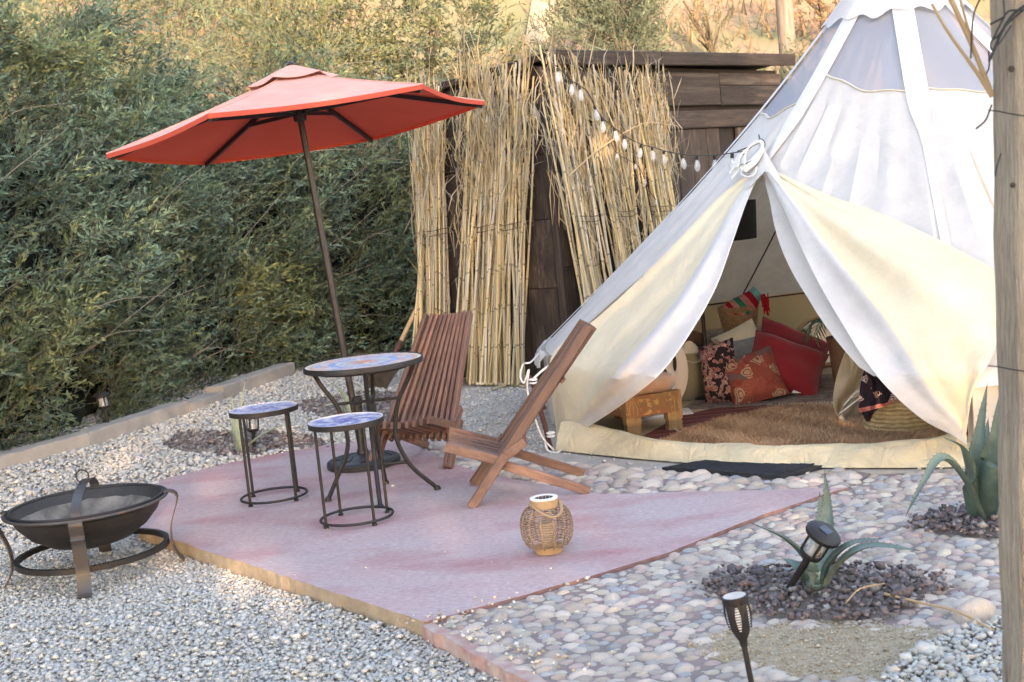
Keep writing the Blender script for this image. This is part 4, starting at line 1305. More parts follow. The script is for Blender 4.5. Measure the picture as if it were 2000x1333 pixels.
for (fc_, bt, ws, tp, zt_, cnt, lab) in bundles:
    fn = wl if fc_ == 'wl' else wr
    base = fn((bt[0] + bt[1]) / 2, 0, .2)
    t = thing('reed_bundle', lab, 'reed bundle', base, group='reed bundles leaning on the shed')
    bl = np.array(t.location)
    stalk_pts = []
    for k in range(cnt):
        f_ = (k + ru.uniform(.1, .9)) / cnt
        f2 = min(1.05, max(-.05, f_ + ru.gauss(0, .24)))
        f3 = min(1.08, max(-.08, f_ + ru.gauss(0, .30)))
        o0, o1 = ru.uniform(.10, .30), ru.uniform(.06, .14)
        zz = zt_ * ru.uniform(.80, 1.0) + ru.choice([0, 0, 0, .05])
        p0 = fn(bt[0] + (bt[1] - bt[0]) * f2, ru.uniform(0, .015), o0)
        p1 = fn(tp[0] + (tp[1] - tp[0]) * f3, zz, o1)
        # keep the waist tight: bend pieces by splitting at the tie
        pw = fn(ws[0] + (ws[1] - ws[0]) * f_, 1.22 + ru.uniform(-.04, .04), (o0 + o1) / 2 * .8 + ru.uniform(-.02, .02) + .02)
        if ru.random() < .62:
            o = place_bar('reed', RM[ru.randrange(6)], None, t, p0 - bl, p1 - bl + (pw - (p0 + p1) / 2) * .5, (0, 0, 1), ru.uniform(.75, 1.15), ru.uniform(.75, 1.15))
        else:
            zz2 = ru.uniform(1.5, 2.05)
            p1b = pw + (p1 - pw) * ((zz2 - 1.22) / (zz - 1.22))
            o = place_bar('reed', RM[ru.randrange(6)], None, t, p0 - bl, p1b - bl, (0, 0, 1), ru.uniform(.6, 1.0), ru.uniform(.6, 1.0))
        stalk_pts.append((p0, pw, p1))
    # dry leaves hanging from the stalks
    n = 520
    sp = [stalk_pts[i] for i in rng.integers(0, cnt, n)]
    tt = rng.beta(4.0, 1.15, n)
    P0 = np.array([(a + (c - a) * t_) for (a, w_, c), t_ in zip(sp, tt)])
    nn3 = np.array([*(NL if fc_ == 'wl' else NR), 0])
    P0 += nn3 * rng.uniform(0, .05, (n, 1))
    dd = norm(np.array([c - a for a, w_, c in sp]) + rng.normal(0, .5, (n, 3)))
    V, F, C = leafblades(P0, dd * rng.choice([1, 1, 1, -1], (n, 1)), rng.uniform(.10, .42, n), .0042, RC[rng.integers(0, 6, n)] * rng.uniform(.8, 1.15, (n, 1)))
    tag(link('dry_leaves', npmesh('dry_leaves', V - bl, F, C), 'reed_leaf', t), kind='stuff')
    for zz in (1.22, 1.26):
        b = MB()
        sA, sB = min(ws) - .02, max(ws) + .02
        b.tube(catmull([fn(sA, zz, .04), fn(sA + .03, zz, .15), fn((sA + sB) / 2, zz - .015, .22), fn(sB - .03, zz, .15), fn(sB, zz, .04)], 4), .004, 5)
        b.build('twine', 'twine', t)
# loose stalks lying at the foot of the reeds
ls = MB()
stalk = thing('fallen_reeds', 'few broken reed stalks lying at the foot of the bundles', 'reeds', G(1000, 755))
for (a, c) in (((905, 742), (1030, 755)), ((930, 752), (1060, 748)), ((960, 760), (1035, 744))):
    p0, p1 = G(*a, .012), G(*c, .012)
    place_bar('reed', RM[ru.randrange(6)], None, stalk, p0 - np.array(stalk.location), p1 - np.array(stalk.location))
# long bent stalk sticking out across the bundles
b = MB()
def onface(px, py, d_, nrm_, off):
    r_ = ray(px, py)
    c_ = SC + nrm_ * off
    t_ = (nrm_ @ c_) / (nrm_ @ r_[:2])
    return CAM + r_ * t_
pts = catmull([onface(*p, DR, NR, .26) for p in ((1110, 345), (1160, 300), (1215, 262), (1262, 240), (1300, 243), (1322, 246), (1327, 258))], 4)
b.tube(pts, [.006 * (1 - .6 * i / len(pts)) for i in range(len(pts))], 5)
tag(b.build('bent_reed', 'rattan_light'), 'single thin bent reed arching across the bundles to the bare boards', 'reed')

# ================================================================== TENT
TA = np.array([2.6, 8.35]); ZA, ZE, RE = 2.82, .46, 2.41
def prof_r(t):
    return RE * (t - .055 * np.sin(np.pi * t))
SEAMS = [213 + 45 * k for k in range(8)]
def cone(az, t, off=0.0):
    a = R(az)
    ph = ((az - 213) % 45) / 45
    sag = .030 * math.sin(math.pi * ph) * min(1, t * 2)
    r_ = prof_r(t) - sag + off * .72
    z = ZA - (ZA - ZE) * t + off * .69 - sag * .3
    if t > 1:
        r_ = RE - sag + off; z = ZE - (t - 1) * 1.0
    return np.array([TA[0] + r_ * math.cos(a), TA[1] + r_ * math.sin(a), z])
def oncone(px, py, off=0.0):
    """where the line of sight through a pixel meets the tent skin, a little outside it"""
    d = ray(px, py)
    def f_(s__):
        p = CAM + d * s__
        q = math.hypot(p[0] - TA[0], p[1] - TA[1])
        t = (ZA - p[2]) / (ZA - ZE)
        return q - (prof_r(min(max(t, 0), 1)) + off)
    lo = 4.0
    hi = None
    s__ = lo
    pv = f_(lo)
    best = (pv, lo)
    while s__ < 9.5:
        s__ += .05
        v_ = f_(s__)
        if v_ < best[0]: best = (v_, s__)
        if v_ < 0:
            a, c = s__ - .05, s__
            for _ in range(20):
                m_ = (a + c) / 2
                if f_(m_) < 0: c = m_
                else: a = m_
            return CAM + d * c
    return CAM + d * best[1]
tent = thing('bell_tent', 'white canvas bell tent with its cream door flaps pulled open', 'tent', (TA[0], TA[1], 0))
# where the door opening cuts each upright line of the skin
def t_end(az):
    L_ = [(186, 1.0), (191, .86), (199, .72), (207, .63), (214, .58), (221, .645), (237, .85), (247, 1.0)]
    az = az % 360
    if az <= 186 or az >= 247: return 1.0
    for (a, ta), (c, tc) in zip(L_, L_[1:]):
        if a <= az <= c:
            return ta + (tc - ta) * (az - a) / (c - a)
    return 1.0
WT0, WT1 = .205, .425          # window band
VAL = .22                      # scalloped top cap reaches below the window's upper edge
def skin(t0, t1f, azs, off, nt_=18, flip=False):
    rows_ = []
    for i in range(nt_ + 1):
        rows_.append([cone(a, t0 + (t1f(a) - t0) * i / nt_, off) for a in azs])
    return rows_
def wr_off(az, t):
    return .006 * math.sin(az * .9 + 7 * t) * t + .004 * math.sin(az * 2.3 - 5 * t)
def panel(a0, a1, t0f, t1f, off, nt_, na, wav=0.0):
    g = []
    for i in range(nt_ + 1):
        row = []
        for j in range(na + 1):
            az = a0 + (a1 - a0) * j / na
            ta, tb = t0f(az), t1f(az)
            t = ta + (tb - ta) * i / nt_
            row.append(cone(az, t, off + wav * (math.sin(az * .8 + 6 * t) + .6 * math.sin(az * 1.7 - 9 * t)) * math.sin(math.pi * i / nt_)))
        g.append(row)
    return g
for k in range(8):
    a0 = SEAMS[k]; a1 = a0 + 45
    # window edge dips towards the middle of the panel
    def wlow(az, a0=a0):
        ph = (az - a0) / 45
        if abs(a0 % 360 - 213) < 1:
            return .335 + .085 * math.sin(math.pi / 2 * ph) + .004 * math.sin(ph * 14)
        return .405 + .030 * math.sin(math.pi * ph) + .004 * math.sin(ph * 14)
    def cap_low(az, a0=a0):
        ph = (az - a0) / 45
        return .212 + .007 * math.sin(ph * math.pi * 4 + 1) + .010 * math.sin(math.pi * ph)
    # outer canvas below the window
    b = MB()
    b.sheet(panel(a0, a1, lambda az: wlow(az) - .004, t_end, 0, 22, 26, .011))
    b.build('canvas_panel', 'canvas', tent)
    b = MB()
    b.sheet(panel(a0, a1, lambda az: wlow(az), lambda az: t_end(az) - .002, -.012, 14, 14)[::-1])
    b.build('lining_panel', 'canvas_in', tent)
    # netting window, with curtain folds behind it
    b = MB()
    b.sheet(panel(a0 + 1, a1 - 1, lambda az: .16, lambda az: wlow(az) + .005, -.006, 8, 14))
    wn = b.build('window_netting', 'netting', tent)
    # piped lower edge of the window
    b = MB()
    pts = [cone(a0 + 45 * j / 24, wlow(a0 + 45 * j / 24), .006) for j in range(25)]
    b.tube(pts, .005, 5)
    b.build('window_piping', 'beige_edge', tent)
    # upright seam tape
    b = MB()
    hw = lambda t: min(1.9 / max(t, .1) * 1.0, 7)
    g = []
    te = t_end(a0) if abs((a0 % 360) - 213) > 1 else .575
    for i in range(31):
        t = .12 + (te - .12) * i / 30
        w_ = math.degrees((.062 if t < .46 else max(.022, .062 - (t - .46) * .5)) / max(.15, prof_r(t)))
        g.append([cone(a0 + w_ * q, t, .012 + .003 * (1 - q * q)) for q in (-1, -.5, 0, .5, 1)])
    b.sheet(g)
    b.build('seam_tape', 'seam', tent)
    # scalloped cap
    b = MB()
    b.sheet(panel(a0, a1, lambda az: .0, cap_low, .030, 8, 24))
    b.build('peak_cap', 'canvas', tent)
    # short upright wall below the eave, absent across the door
    for (x0, x1) in ((a0, a1),):
        lo_, hi_ = x0 % 360, x0 % 360 + 45
        spans = [(lo_, hi_)]
        dl, dh = 186, 258
        new = []
        for (p, q) in spans:
            if q <= dl or p >= dh: new.append((p, q))
            else:
                if p < dl: new.append((p, dl))
                if q > dh: new.append((dh, q))
        for (p, q) in new:
            if q - p < .5: continue
            b = MB()
            g = []
            for i in range(7):
                z = ZE - i / 6 * (ZE - .01)
                g.append([(TA[0] + (RE - .01 + .012 * math.sin(j * 1.3 + i)) * math.cos(R(p + (q - p) * j / 20)), TA[1] + (RE - .01 + .012 * math.sin(j * 1.3 + i)) * math.sin(R(p + (q - p) * j / 20)), z) for j in range(21)])
            b.sheet(g)
            b.build('side_wall', 'canvas', tent)
            b = MB()
            b.sheet([[(TA[0] + (x - TA[0]) * .993, TA[1] + (y - TA[1]) * .993, z) for x, y, z in row] for row in g][::-1])
            b.build('wall_lining', 'wallcloth', tent)
            b = MB()
            g = []
            for (o_, z) in ((0.004, ZE + .012), (.05, ZE - .035), (.055, ZE - .075)):
                g.append([(TA[0] + (RE + o_ + .01 * math.sin(j * 2.1)) * math.cos(R(p + (q - p) * j / 20)), TA[1] + (RE + o_ + .01 * math.sin(j * 2.1)) * math.sin(R(p + (q - p) * j / 20)), z + .008 * math.sin(j * 1.7)) for j in range(21)])
            b.sheet(g)
            b.build('eave_skirt', 'canvas', tent)
# back seam lines inside the lining
for az in (33, 63, 78, 108):
    b = MB()
    b.tube([cone(az, t, -.03) for t in np.linspace(.45, 1.0, 12)], .006, 5)
    b.build('inner_seam', 'strap', tent)
b = MB()
b.tube([cone(a, 1.0, -.03) for a in range(20, 140, 4)], .007, 5)
b.build('eave_rope', 'strap', tent)
# groundsheet
b = MB()
fl = [(TA[0] + (RE - .03) * math.cos(R(a)), TA[1] + (RE - .03) * math.sin(R(a))) for a in range(258, 258 + 290, 6)]
SL_, SR_ = G(1092, 872)[:2], G(1888, 902)[:2]
b.prism([tuple(SL_), tuple(G(1300, 892)[:2]), tuple(G(1500, 900)[:2]), tuple(SR_)] + fl, -.002, .008)
b.build('groundsheet', 'floor', tent, smooth_=False)
# bathtub sill across the doorway
b = MB()
low = catmull([G(x, y, .004) for (x, y) in ((1085, 880), (1180, 890), (1300, 901), (1420, 909), (1520, 913), (1640, 914), (1760, 914), (1850, 913), (1892, 911))], 8)
hts = np.interp(np.arange(len(low)), np.linspace(0, len(low) - 1, 9), [.14, .115, .085, .08, .08, .09, .11, .135, .12])
inw = np.array([.58, .81, 0])
g = []
nl_ = len(low)
for r_ in range(8):
    q = r_ / 7
    row = []
    for i in range(nl_):
        wob = .016 * math.sin(i * .31 + 2.6 * q) + .010 * math.sin(i * .83 - 4 * q + 1) + .005 * math.sin(i * 1.9 + 6 * q)
        bulge = .008 * math.sin(math.pi * q * .9)
        row.append(low[i] - inw * (bulge + wob * q) + inw * (.09 * q + .02 * math.sin(i * .37) * q) + np.array([0, 0, hts[i] * q * (1 + .05 * math.sin(i * .21 + 1) + .03 * math.sin(i * .57))]))
    g.append(row)
# roll the hem inward
g.append([g[-1][i] + inw * .03 + np.array([0, 0, .004]) for i in range(nl_)])
g.append([g[-1][i] + inw * .02 - np.array([0, 0, .06]) for i in range(nl_)])
b.sheet(g)
b.build('door_sill', 'sill', tent)

# door flaps: cloth hung from the door peak, drawn out to the sides
def flap(rowpts, name, ncol, offf, mcol, mats, n=4, th=.004):
    Lp = catmull([(*r_[0], r_[2]) for r_ in rowpts], n)
    Rp = catmull([(*r_[1], r_[3]) for r_ in rowpts], n)
    g = []
    m_ = len(Lp)
    for i in range(m_):
        row = []
        for j in range(ncol + 1):
            q = j / ncol
            px = Lp[i][0] + (Rp[i][0] - Lp[i][0]) * q
            py = Lp[i][1] + (Rp[i][1] - Lp[i][1]) * q
            of = Lp[i][2] + (Rp[i][2] - Lp[i][2]) * q
            row.append(oncone(px, py, of + offf(i / (m_ - 1), q)))
        g.append(row)
    b = MB()
    b.sheet(g, th, mcol=mcol)
    fo = b.build(name, mats, tent)
    for col_ in (0, ncol):
        e_ = [g[i][col_] for i in range(m_)]
        h_ = MB()
        h_.tube(e_, .0042, 6)
        h_.build('flap_hem', 'beige_edge' if (col_ == 0) == (rowpts[3][0][0] < 1300) else 'seam', fo)
    return fo
def lf_off(i, q):
    w_ = math.sin(math.pi * min(1, i * 1.15)) 
    return w_ * (.030 * math.sin(q * 7 + 1.2 + 2.5 * i) + .045 * math.exp(-((q - .62 - .06 * math.sin(4 * i)) / .10) ** 2) + .014 * math.sin(q * 17 + 5 * i) - .05 * max(0, q - .75))
flap([((1474, 332), (1484, 334), .05, .05), ((1405, 386), (1456, 398), .04, .08), ((1327, 468), (1428, 478), .035, .10), ((1246, 550), (1398, 560), .035, .10), ((1165, 624), (1354, 640), .04, .09), ((1082, 690), (1294, 724), .05, .07), ((1078, 760), (1222, 784), .06, .05), ((1086, 828), (1150, 832), .06, .04), ((1090, 868), (1108, 860), .06, .04)],
     'door_flap', 44, lf_off, lambda i, j, rev: 1 if j > 27 else 0, ['flap_in', 'canvas'], 5)
def rf_off(i, q):
    w_ = math.sin(math.pi * min(1, .12 + i * .95)) ** .8
    f1 = .055 * math.sin(4.2 * q - 5 * i + .6)
    f2 = .030 * math.sin(9 * q + 7 * i) + .016 * math.sin(17 * q - 9 * i + 1)
    big = .10 * math.exp(-(((i - .62) / .16) ** 2 + ((q - .62) / .22) ** 2))
    cr = .05 * math.exp(-((q - .24) / .07) ** 2)
    dent = -.05 * math.exp(-(((i - .72) / .05) ** 2 + ((q - .55) / .25) ** 2))
    return w_ * (f1 + f2 + big + cr + dent)
flap([((1494, 330), (1508, 333), .05, .05), ((1528, 400), (1622, 384), .09, .05), ((1560, 470), (1702, 411), .11, .05), ((1596, 545), (1802, 455), .12, .06), ((1642, 625), (1892, 500), .12, .08), ((1692, 705), (1950, 540), .12, .10), ((1742, 765), (1950, 620), .11, .12), ((1802, 818), (1938, 690), .09, .13), ((1862, 850), (1900, 762), .06, .10), ((1888, 868), (1886, 846), .05, .06)],
     'door_flap', 48, rf_off, lambda i, j, rev: 1 if j < 12 else 0, ['flap_in', 'canvas'], 5)
# hood of canvas over the door peak
b = MB()
g = []
for i in range(7):
    q = i / 6
    row = []
    for j in range(11):
        s__ = -1 + j / 5
        px = 1490 + s__ * (4 + 40 * q) + 4 * q
        py = 296 + 46 * q + 26 * abs(s__) * q - 8 * q * math.sin(3 * s__ + 1)
        row.append(oncone(px, py, .07 + .03 * (1 - s__ * s__)))
    g.append(row)
b.sheet(g, .004)
b.build('door_hood', 'canvas', tent)
# side door posts with straps and lacing
def strap_post(p0, p1, name='wall_post'):
    b = MB()
    b.tube([p0, p1], .014, 8)
    return b.build(name, 'strap', tent)
pa, pb = D(1040, 742, 7.40), G(1083, 878) + np.array([-.02, .02, .0])
strap_post(pa, pb)
strap_post(D(1033, 735, 7.55), D(1064, 800, 7.55))
pc, pd = D(1900, 752, 6.22), G(1905, 905) + np.array([0, .05, 0])
pc = pd + np.array([-.02, 0, .42])
strap_post(pd, pc)
for (px, py, Y) in ((1042, 748, 7.39), (1076, 852, 7.40)):
    c_ = D(px, py, Y)
    for dz in (0, .018):
        b = MB()
        b.ring((c_[0], c_[1], c_[2] + dz), .020, .006, 14, 6)
        b.build('lacing', 'rope', tent)
for z_ in (.36, .20, .385):
    b = MB()
    c_ = pd + (pc - pd) * (z_ / .42)
    b.ring(tuple(c_), .02, .006, 14, 6)
    b.build('lacing', 'rope', tent)
ev = oncone(1052, 692, .03)
b = MB()
b.tube(catmull([ev, D(1036, 708, 7.5), D(1022, 712, 7.45), D(1016, 735, 7.42), D(1024, 748, 7.41), D(1033, 722, 7.41), D(1030, 760, 7.41), D(1040, 800, 7.4), D(1058, 852, 7.4), D(1082, 880, 7.38)], 6), .0055, 6)
b.build('guy_rope', 'rope', tent)
b = MB()
b.tube(catmull([D(1042, 740, 7.4), D(1062, 722, 7.42), D(1078, 712, 7.45)], 6), .007, 6)
b.build('guy_rope', 'rope', tent)
b = MB()
b.tube(catmull([D(1064, 862, 7.4), D(1070, 880, 7.38), D(1088, 884, 7.36), D(1100, 876, 7.36)], 6), .0055, 6)
b.build('guy_rope', 'rope', tent)
# curtain of cloth beside the right flap (wall under the eave)
b = MB()
g = []
for i in range(9):
    q = i / 8
    row = []
    for j in range(9):
        px = 1886 + (1966 - 1886) * j / 8 - 6 * q * (j < 3)
        py = 735 - 30 * j / 8 + (172 - 20 * j / 8) * q
        p = oncone(px, 700, -.02 + .015 * math.sin(j * 1.6 + 2 * q))
        zt_ = ZE + .02
        row.append((p[0], p[1], zt_ * (1 - q) + .02 * q))
    g.append(row)
b.sheet(g)
b.build('door_side_wall', 'canvas', tent)
# centre pole
b = MB()
b.tube([(TA[0], TA[1], .01), (TA[0], TA[1], ZA - .02)], .02, 10)
b.build('centre_pole', 'silver', tent)
# curtains seen through the netting: loose inner folds under the peak
b = MB()
g = []
for i in range(10):
    t = .14 + .34 * i / 9
    g.append([cone(190 + 120 * j / 120, t, -.16 - .05 * math.sin(j * .9) - .03 * math.sin(j * 2.1 + i * .15)) for j in range(121)])
b.sheet(g)
b.build('inner_curtain', 'netting_in', tent)

# rope coil tied at the door peak
rc = thing('rope_coil', 'coil of white guy rope tied with black cord above the tent door', 'rope', oncone(1468, 300, .12))
for k in range(9):
    b = MB()
    sh = k * 1.4
    path = [(1432 + sh * 2.2, 332 - sh), (1438 + sh * 2, 312 - sh * 1.5), (1462 + sh, 290 - sh), (1482 + sh * .6, 280 - sh * .4), (1486 + sh * .4, 292), (1468 + sh, 312 + sh * .4), (1446 + sh, 330 + sh * .5)]
    b.tube(catmull([oncone(x, y, .10 + .014 * (k % 4)) for x, y in path], 4), .0075, 5)
    b.build('rope_loop', 'rope', rc)
for path in (((1424, 340), (1436, 326), (1450, 312)), ((1452, 326), (1448, 340), (1462, 346), (1474, 340), (1478, 328)), ((1428, 350), (1440, 336), (1452, 322))):
    b = MB()
    b.tube(catmull([oncone(x, y, .12) for x, y in path], 5), .006, 5)
    b.build('rope_end', 'rope', rc)
for path in (((1452, 304), (1468, 286), (1486, 272), (1494, 284), (1482, 304), (1462, 318), (1448, 322)), ((1484, 274), (1482, 264)), ((1440, 296), (1456, 290), (1466, 286))):
    b = MB()
    b.tube(catmull([oncone(x, y, .135) for x, y in path], 5), .004, 5)
    b.build('black_cord', 'blackwire', rc)

# ================================================================== STRING LIGHTS
sg = thing('string_lights', 'string of clear bulbs drooping from the shed roof to the tent door', 'string lights', wr(.3, 2.4, .2))
cab = [(1085, 128), (1120, 160), (1146, 178), (1164, 212), (1178, 232), (1200, 250), (1224, 268), (1252, 282), (1276, 288), (1300, 296)]
cw = [onface(x, y, DR, NR, .27) for (x, y) in cab]
endp = oncone(1452, 296, .12)
st = cw[-1]
span = [st + (endp - st) * q - np.array([0, 0, .03 * math.sin(math.pi * q)]) for q in np.linspace(0, 1, 10)[1:]]
CB = catmull(cw + span, 4)
b = MB()
b.tube(CB, .004, 5)
b.build('cable', 'blackwire', sg)
def bulb(p, k):
    sw = random.gauss(0, .08)
    M3 = zaxis3((sw, random.gauss(0, .06), 1))
    b = MB()
    b.lathe([(.003, .0), (.011, -.004), (.012, -.026), (.010, -.031)], 12, p, M3, cap0=True, cap1=True)
    s_ = b.build('bulb_socket', 'blackwire', sg)
    b = MB()
    b.lathe([(.009, -.030), (.013, -.043), (.021, -.064), (.023, -.079), (.0195, -.098), (.0105, -.111), (.002, -.116)], 14, p, M3)
    b.build('bulb', 'glass', sg)
    b = MB()
    b.tube([Vector(tuple(p)) + M3 @ Vector((0, 0, -.04)), Vector(tuple(p)) + M3 @ Vector((.004, 0, -.075)), Vector(tuple(p)) + M3 @ Vector((-.003, 0, -.088))], .003, 5)
    b.build('filament_stem', 'silver', sg)
def px_of(p):
    q_ = CR @ (np.array(p) - CAM)
    return 1000 + FPX * q_[0] / q_[2]
fineC = catmull(cw + span, 24)
pxs = np.array([px_of(p) for p in fineC])
for k, x in enumerate((1090, 1116, 1132, 1161, 1176, 1199, 1219, 1252, 1273, 1296, 1332, 1361, 1395, 1430)):
    bulb(tuple(fineC[int(np.abs(pxs - x).argmin())]), k)
# thin second wire with small bulbs across the reeds
b = MB()
pts = catmull([onface(x, y, DR, NR, .25) for (x, y) in ((1190, 270), (1205, 300), (1230, 314), (1250, 330), (1268, 372), (1285, 395))], 4)
b.tube(pts, .003, 5)
wv = thing('fairy_wire', 'thin black wire with tiny bulbs against the reeds', 'wire', pts[0])
b.build('wire', 'blackwire', wv)
for i in (4, 10, 14, 19):
    q = pts[min(i, len(pts) - 1)]
    MB().lathe([(.004, 0), (.011, -.012), (.013, -.03), (.006, -.045), (.001, -.048)], 10, tuple(q)).build('tiny_bulb', 'glass', wv)

# ================================================================== UMBRELLA
UC = np.array([-1.067, 7.563, 1.975]); UR, UPH, UTX, UTY = 1.08, 3.381, .07, -.061
UN = norm(np.array([-UTX, -UTY, 1.0]))
UA = UC + UN * .315
def ucorner(k, r_=1.0, dz=0.0):
    a = UPH + k * math.pi / 3
    dx, dy = UR * r_ * math.cos(a), UR * r_ * math.sin(a)
    return UC + np.array([dx, dy, UTX * dx + UTY * dy + dz])
um = thing('umbrella', 'coral red patio umbrella leaning over the mosaic table', 'umbrella', (-.934, 7.557, 0))
def upoint(k, f, q, dn=0.0):
    """f 0..1 apex to edge, q 0..1 between two neighbouring ribs"""
    A_, B_ = ucorner(k), ucorner(k + 1)
    e_ = A_ + (B_ - A_) * q
    inw_ = (UC - e_)
    e_ = e_ + inw_ * (.018 * math.sin(math.pi * q))        # hollow hem between ribs
    p = UA + (e_ - UA) * f
    p = p - UN * (.014 * math.sin(math.pi * q) * f + .012 * math.sin(math.pi * f))
    return p + UN * dn
for k in range(6):
    b = MB()
    b.sheet([[upoint(k, .10 + .90 * i / 12, j / 14, .004) for j in range(15)] for i in range(13)])
    b.sheet([[upoint(k, .10 + .90 * i / 12, j / 14, -.003) for j in range(15)] for i in range(13)], m=1)
    hem = [[upoint(k, 1.0, j / 14, d_) + (np.array([0, 0, d2])) for j in range(15)] for d_, d2 in ((.004, 0), (.002, -.018), (-.003, -.018), (-.003, 0))]
    b.sheet(hem, m=1)
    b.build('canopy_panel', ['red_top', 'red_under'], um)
    rib = MB()
    p0 = UA - UN * .05
    p1 = ucorner(k, .985, -.012) 
    ax = axis3(p1 - p0)
    L = float(np.linalg.norm(p1 - p0))
    rib.box(tuple((p0 + p1) / 2 - UN * .012), (L, .016, .026), ax)
    rb = rib.build('rib', 'metal_dark', um)
    sm_ = MB()
    sm_.tube([upoint(k, .10 + .90 * i / 10, 0, .006) for i in range(11)], .0035, 5)
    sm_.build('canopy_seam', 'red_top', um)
    hubp = UC + (UA - UC) * .26
    q1 = p0 + (p1 - p0) * .47 - UN * .02
    st_ = MB()
    ax = axis3(q1 - hubp)
    st_.box(tuple((q1 + hubp) / 2), (float(np.linalg.norm(q1 - hubp)), .013, .022), ax)
    st_.build('strut', 'metal_dark', um)
# vent cap on top
b = MB()
for k in range(6):
    b.sheet([[UA + (upoint(k, .24, j / 6) - UA) * (i / 4) + UN * (.045 - .012 * (i / 4)) + UN * (-.014 * math.sin(math.pi * j / 6) * (i / 4)) for j in range(7)] for i in range(5)], .003)
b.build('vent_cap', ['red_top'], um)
PB = np.array([-.934, 7.557, .03])
pdir = norm(UA - PB)
b = MB()
b.tube([PB + pdir * .01, PB + pdir * 1.45], .0205, 14)
b.build('lower_pole', 'pole_bronze', um)
b = MB()
b.tube([PB + pdir * 1.46, UA + UN * .03], .0185, 14)
b.build('upper_pole', 'pole_bronze', um)
b = MB()
b.tube([PB + pdir * 1.43, PB + pdir * 1.48], .024, 14)
b.build('pole_collar', 'metal_dark', um)
hb = UC + (UA - UC) * .26
b = MB()
b.lathe([(.02, -.05), (.036, -.045), (.04, 0), (.036, .03), (.02, .035)], 16, tuple(hb), zaxis3(UN))
b.build('hub', 'metal_dark', um)
b = MB()
b.lathe([(.018, 0), (.026, .004), (.022, .012), (.012, .02), (.003, .022)], 14, tuple(UA + UN * .04), zaxis3(UN))
b.build('finial', 'pole_bronze', um)
ub = thing('umbrella_stand', 'round black cast umbrella stand under the mosaic table', 'umbrella stand', (-.934, 7.557, 0))
b = MB()
b.lathe([(.212, 0), (.217, .012), (.215, .032), (.20, .044), (.185, .046), (.178, .041), (.13, .050), (.12, .056), (.05, .066), (.034, .07)], 48, (0, 0, 0), cap0=True)
b.build('base_plate', 'cast_black', ub, local=True)
for k in range(8):                           # cast scrolls on the plate
    a = k * math.pi / 4
    b = MB()
    pts = [(math.cos(a + .28 * math.sin(3.1 * t)) * (.075 + .09 * t), math.sin(a + .28 * math.sin(3.1 * t)) * (.075 + .09 * t), .060 - .016 * t) for t in np.linspace(0, 1, 9)]
    b.tube(pts, [.007] * 9, 6)
    b.build('cast_scroll', 'cast_black', ub, local=True)
b = MB()
b.lathe([(.036, .06), (.033, .09), (.027, .10), (.027, .36), (.031, .365), (.031, .40), (.024, .405)], 18)
o = b.build('socket_tube', 'metal_dark', ub, local=True)
b = MB()
b.tube([(.02, -.02, .375), (.075, -.05, .38)], [.008, .008], 8)
b.lathe([(.004, 0), (.018, .004), (.018, .012), (.004, .016)], 10, (.085, -.055, .374))
b.build('clamp_knob', 'metal_black', ub, local=True)

# ================================================================== MOSAIC TABLE AND STOOLS
def mosaic(rad, z, palette, rings, seed, tile=.018):
    """rings of little tiles, each with its own edges; too small to pick apart singly"""
    rr_ = random.Random(seed)
    b = MB()
    edges = np.linspace(.008, rad - .006, rings + 1)
    for i in range(rings):
        r0, r1 = edges[i] + .0008, edges[i + 1] - .0008
        n = max(5, int(2 * math.pi * (r0 + r1) / 2 / tile))
        f_ = (r0 + r1) / 2 / rad
        off = rr_.random()
        for j in range(n):
            a0 = 2 * math.pi * (j + off + .05) / n; a1 = 2 * math.pi * (j + off + .95) / n
            col = palette(f_, (j + off) / n, rr_)
            v = [(r0 * math.cos(a0), r0 * math.sin(a0), z), (r1 * math.cos(a0), r1 * math.sin(a0), z), (r1 * math.cos(a1), r1 * math.sin(a1), z), (r0 * math.cos(a1), r0 * math.sin(a1), z)]
            k = 1
            vs = [(x, y, zz - .002) for x, y, zz in v] + [(x, y, zz + rr_.uniform(0, .0005)) for x, y, zz in v]
            b.add(vs, [(7, 6, 5, 4), (0, 4, 5, 1), (1, 5, 6, 2), (2, 6, 7, 3), (3, 7, 4, 0)], 0, col)
    return b
def pal_table(f_, a, r_):
    v = r_.uniform(.85, 1.15)
    if f_ < .18: c = (.62, .30, .16) if int(a * 16) % 2 else (.60, .22, .20)
    elif f_ < .30: c = (.55, .30, .38) if int(a * 12) % 3 else (.60, .50, .30)
    elif f_ < .42: c = (.45, .50, .62) if int(a * 20) % 2 else (.36, .48, .50)
    elif f_ < .50: c = (.62, .60, .60)
    elif f_ < .585: c = (.16, .30, .66) if int(a * 30) % 4 else (.40, .52, .70)
    elif f_ < .72: c = (.55, .36, .42) if int(a * 14) % 2 else (.60, .56, .58)
    elif f_ < .86: c = (.30, .42, .66) if int(a * 18 + .5) % 3 == 0 else (.56, .46, .50)
    elif f_ < .945: c = (.62, .38, .22)
    else: c = (.66, .62, .58)
    return tuple(min(.8, x * .95 + .07) * v for x in c)
def pal_blue(f_, a, r_):
    v = r_.uniform(.85, 1.2)
    k = math.sin(a * 2 * math.pi * 6 + f_ * 9) + .6 * math.sin(a * 2 * math.pi * 12 - f_ * 16)
    if f_ < .28: c = (.10, .11, .42) if r_.random() < .75 else (.4, .42, .6)
    elif f_ > .93: c = (.64, .63, .66)
    elif k > .45: c = (.17, .20, .52)
    elif k > -.2: c = (.36, .40, .62)
    else: c = (.60, .60, .68)
    return tuple(min(.8, x * .85 + .08) * v for x in c)
tb = thing('mosaic_table', 'round bistro table with orange and blue mosaic top on black legs', 'table', (-.773, 6.706, 0))
TR = .306
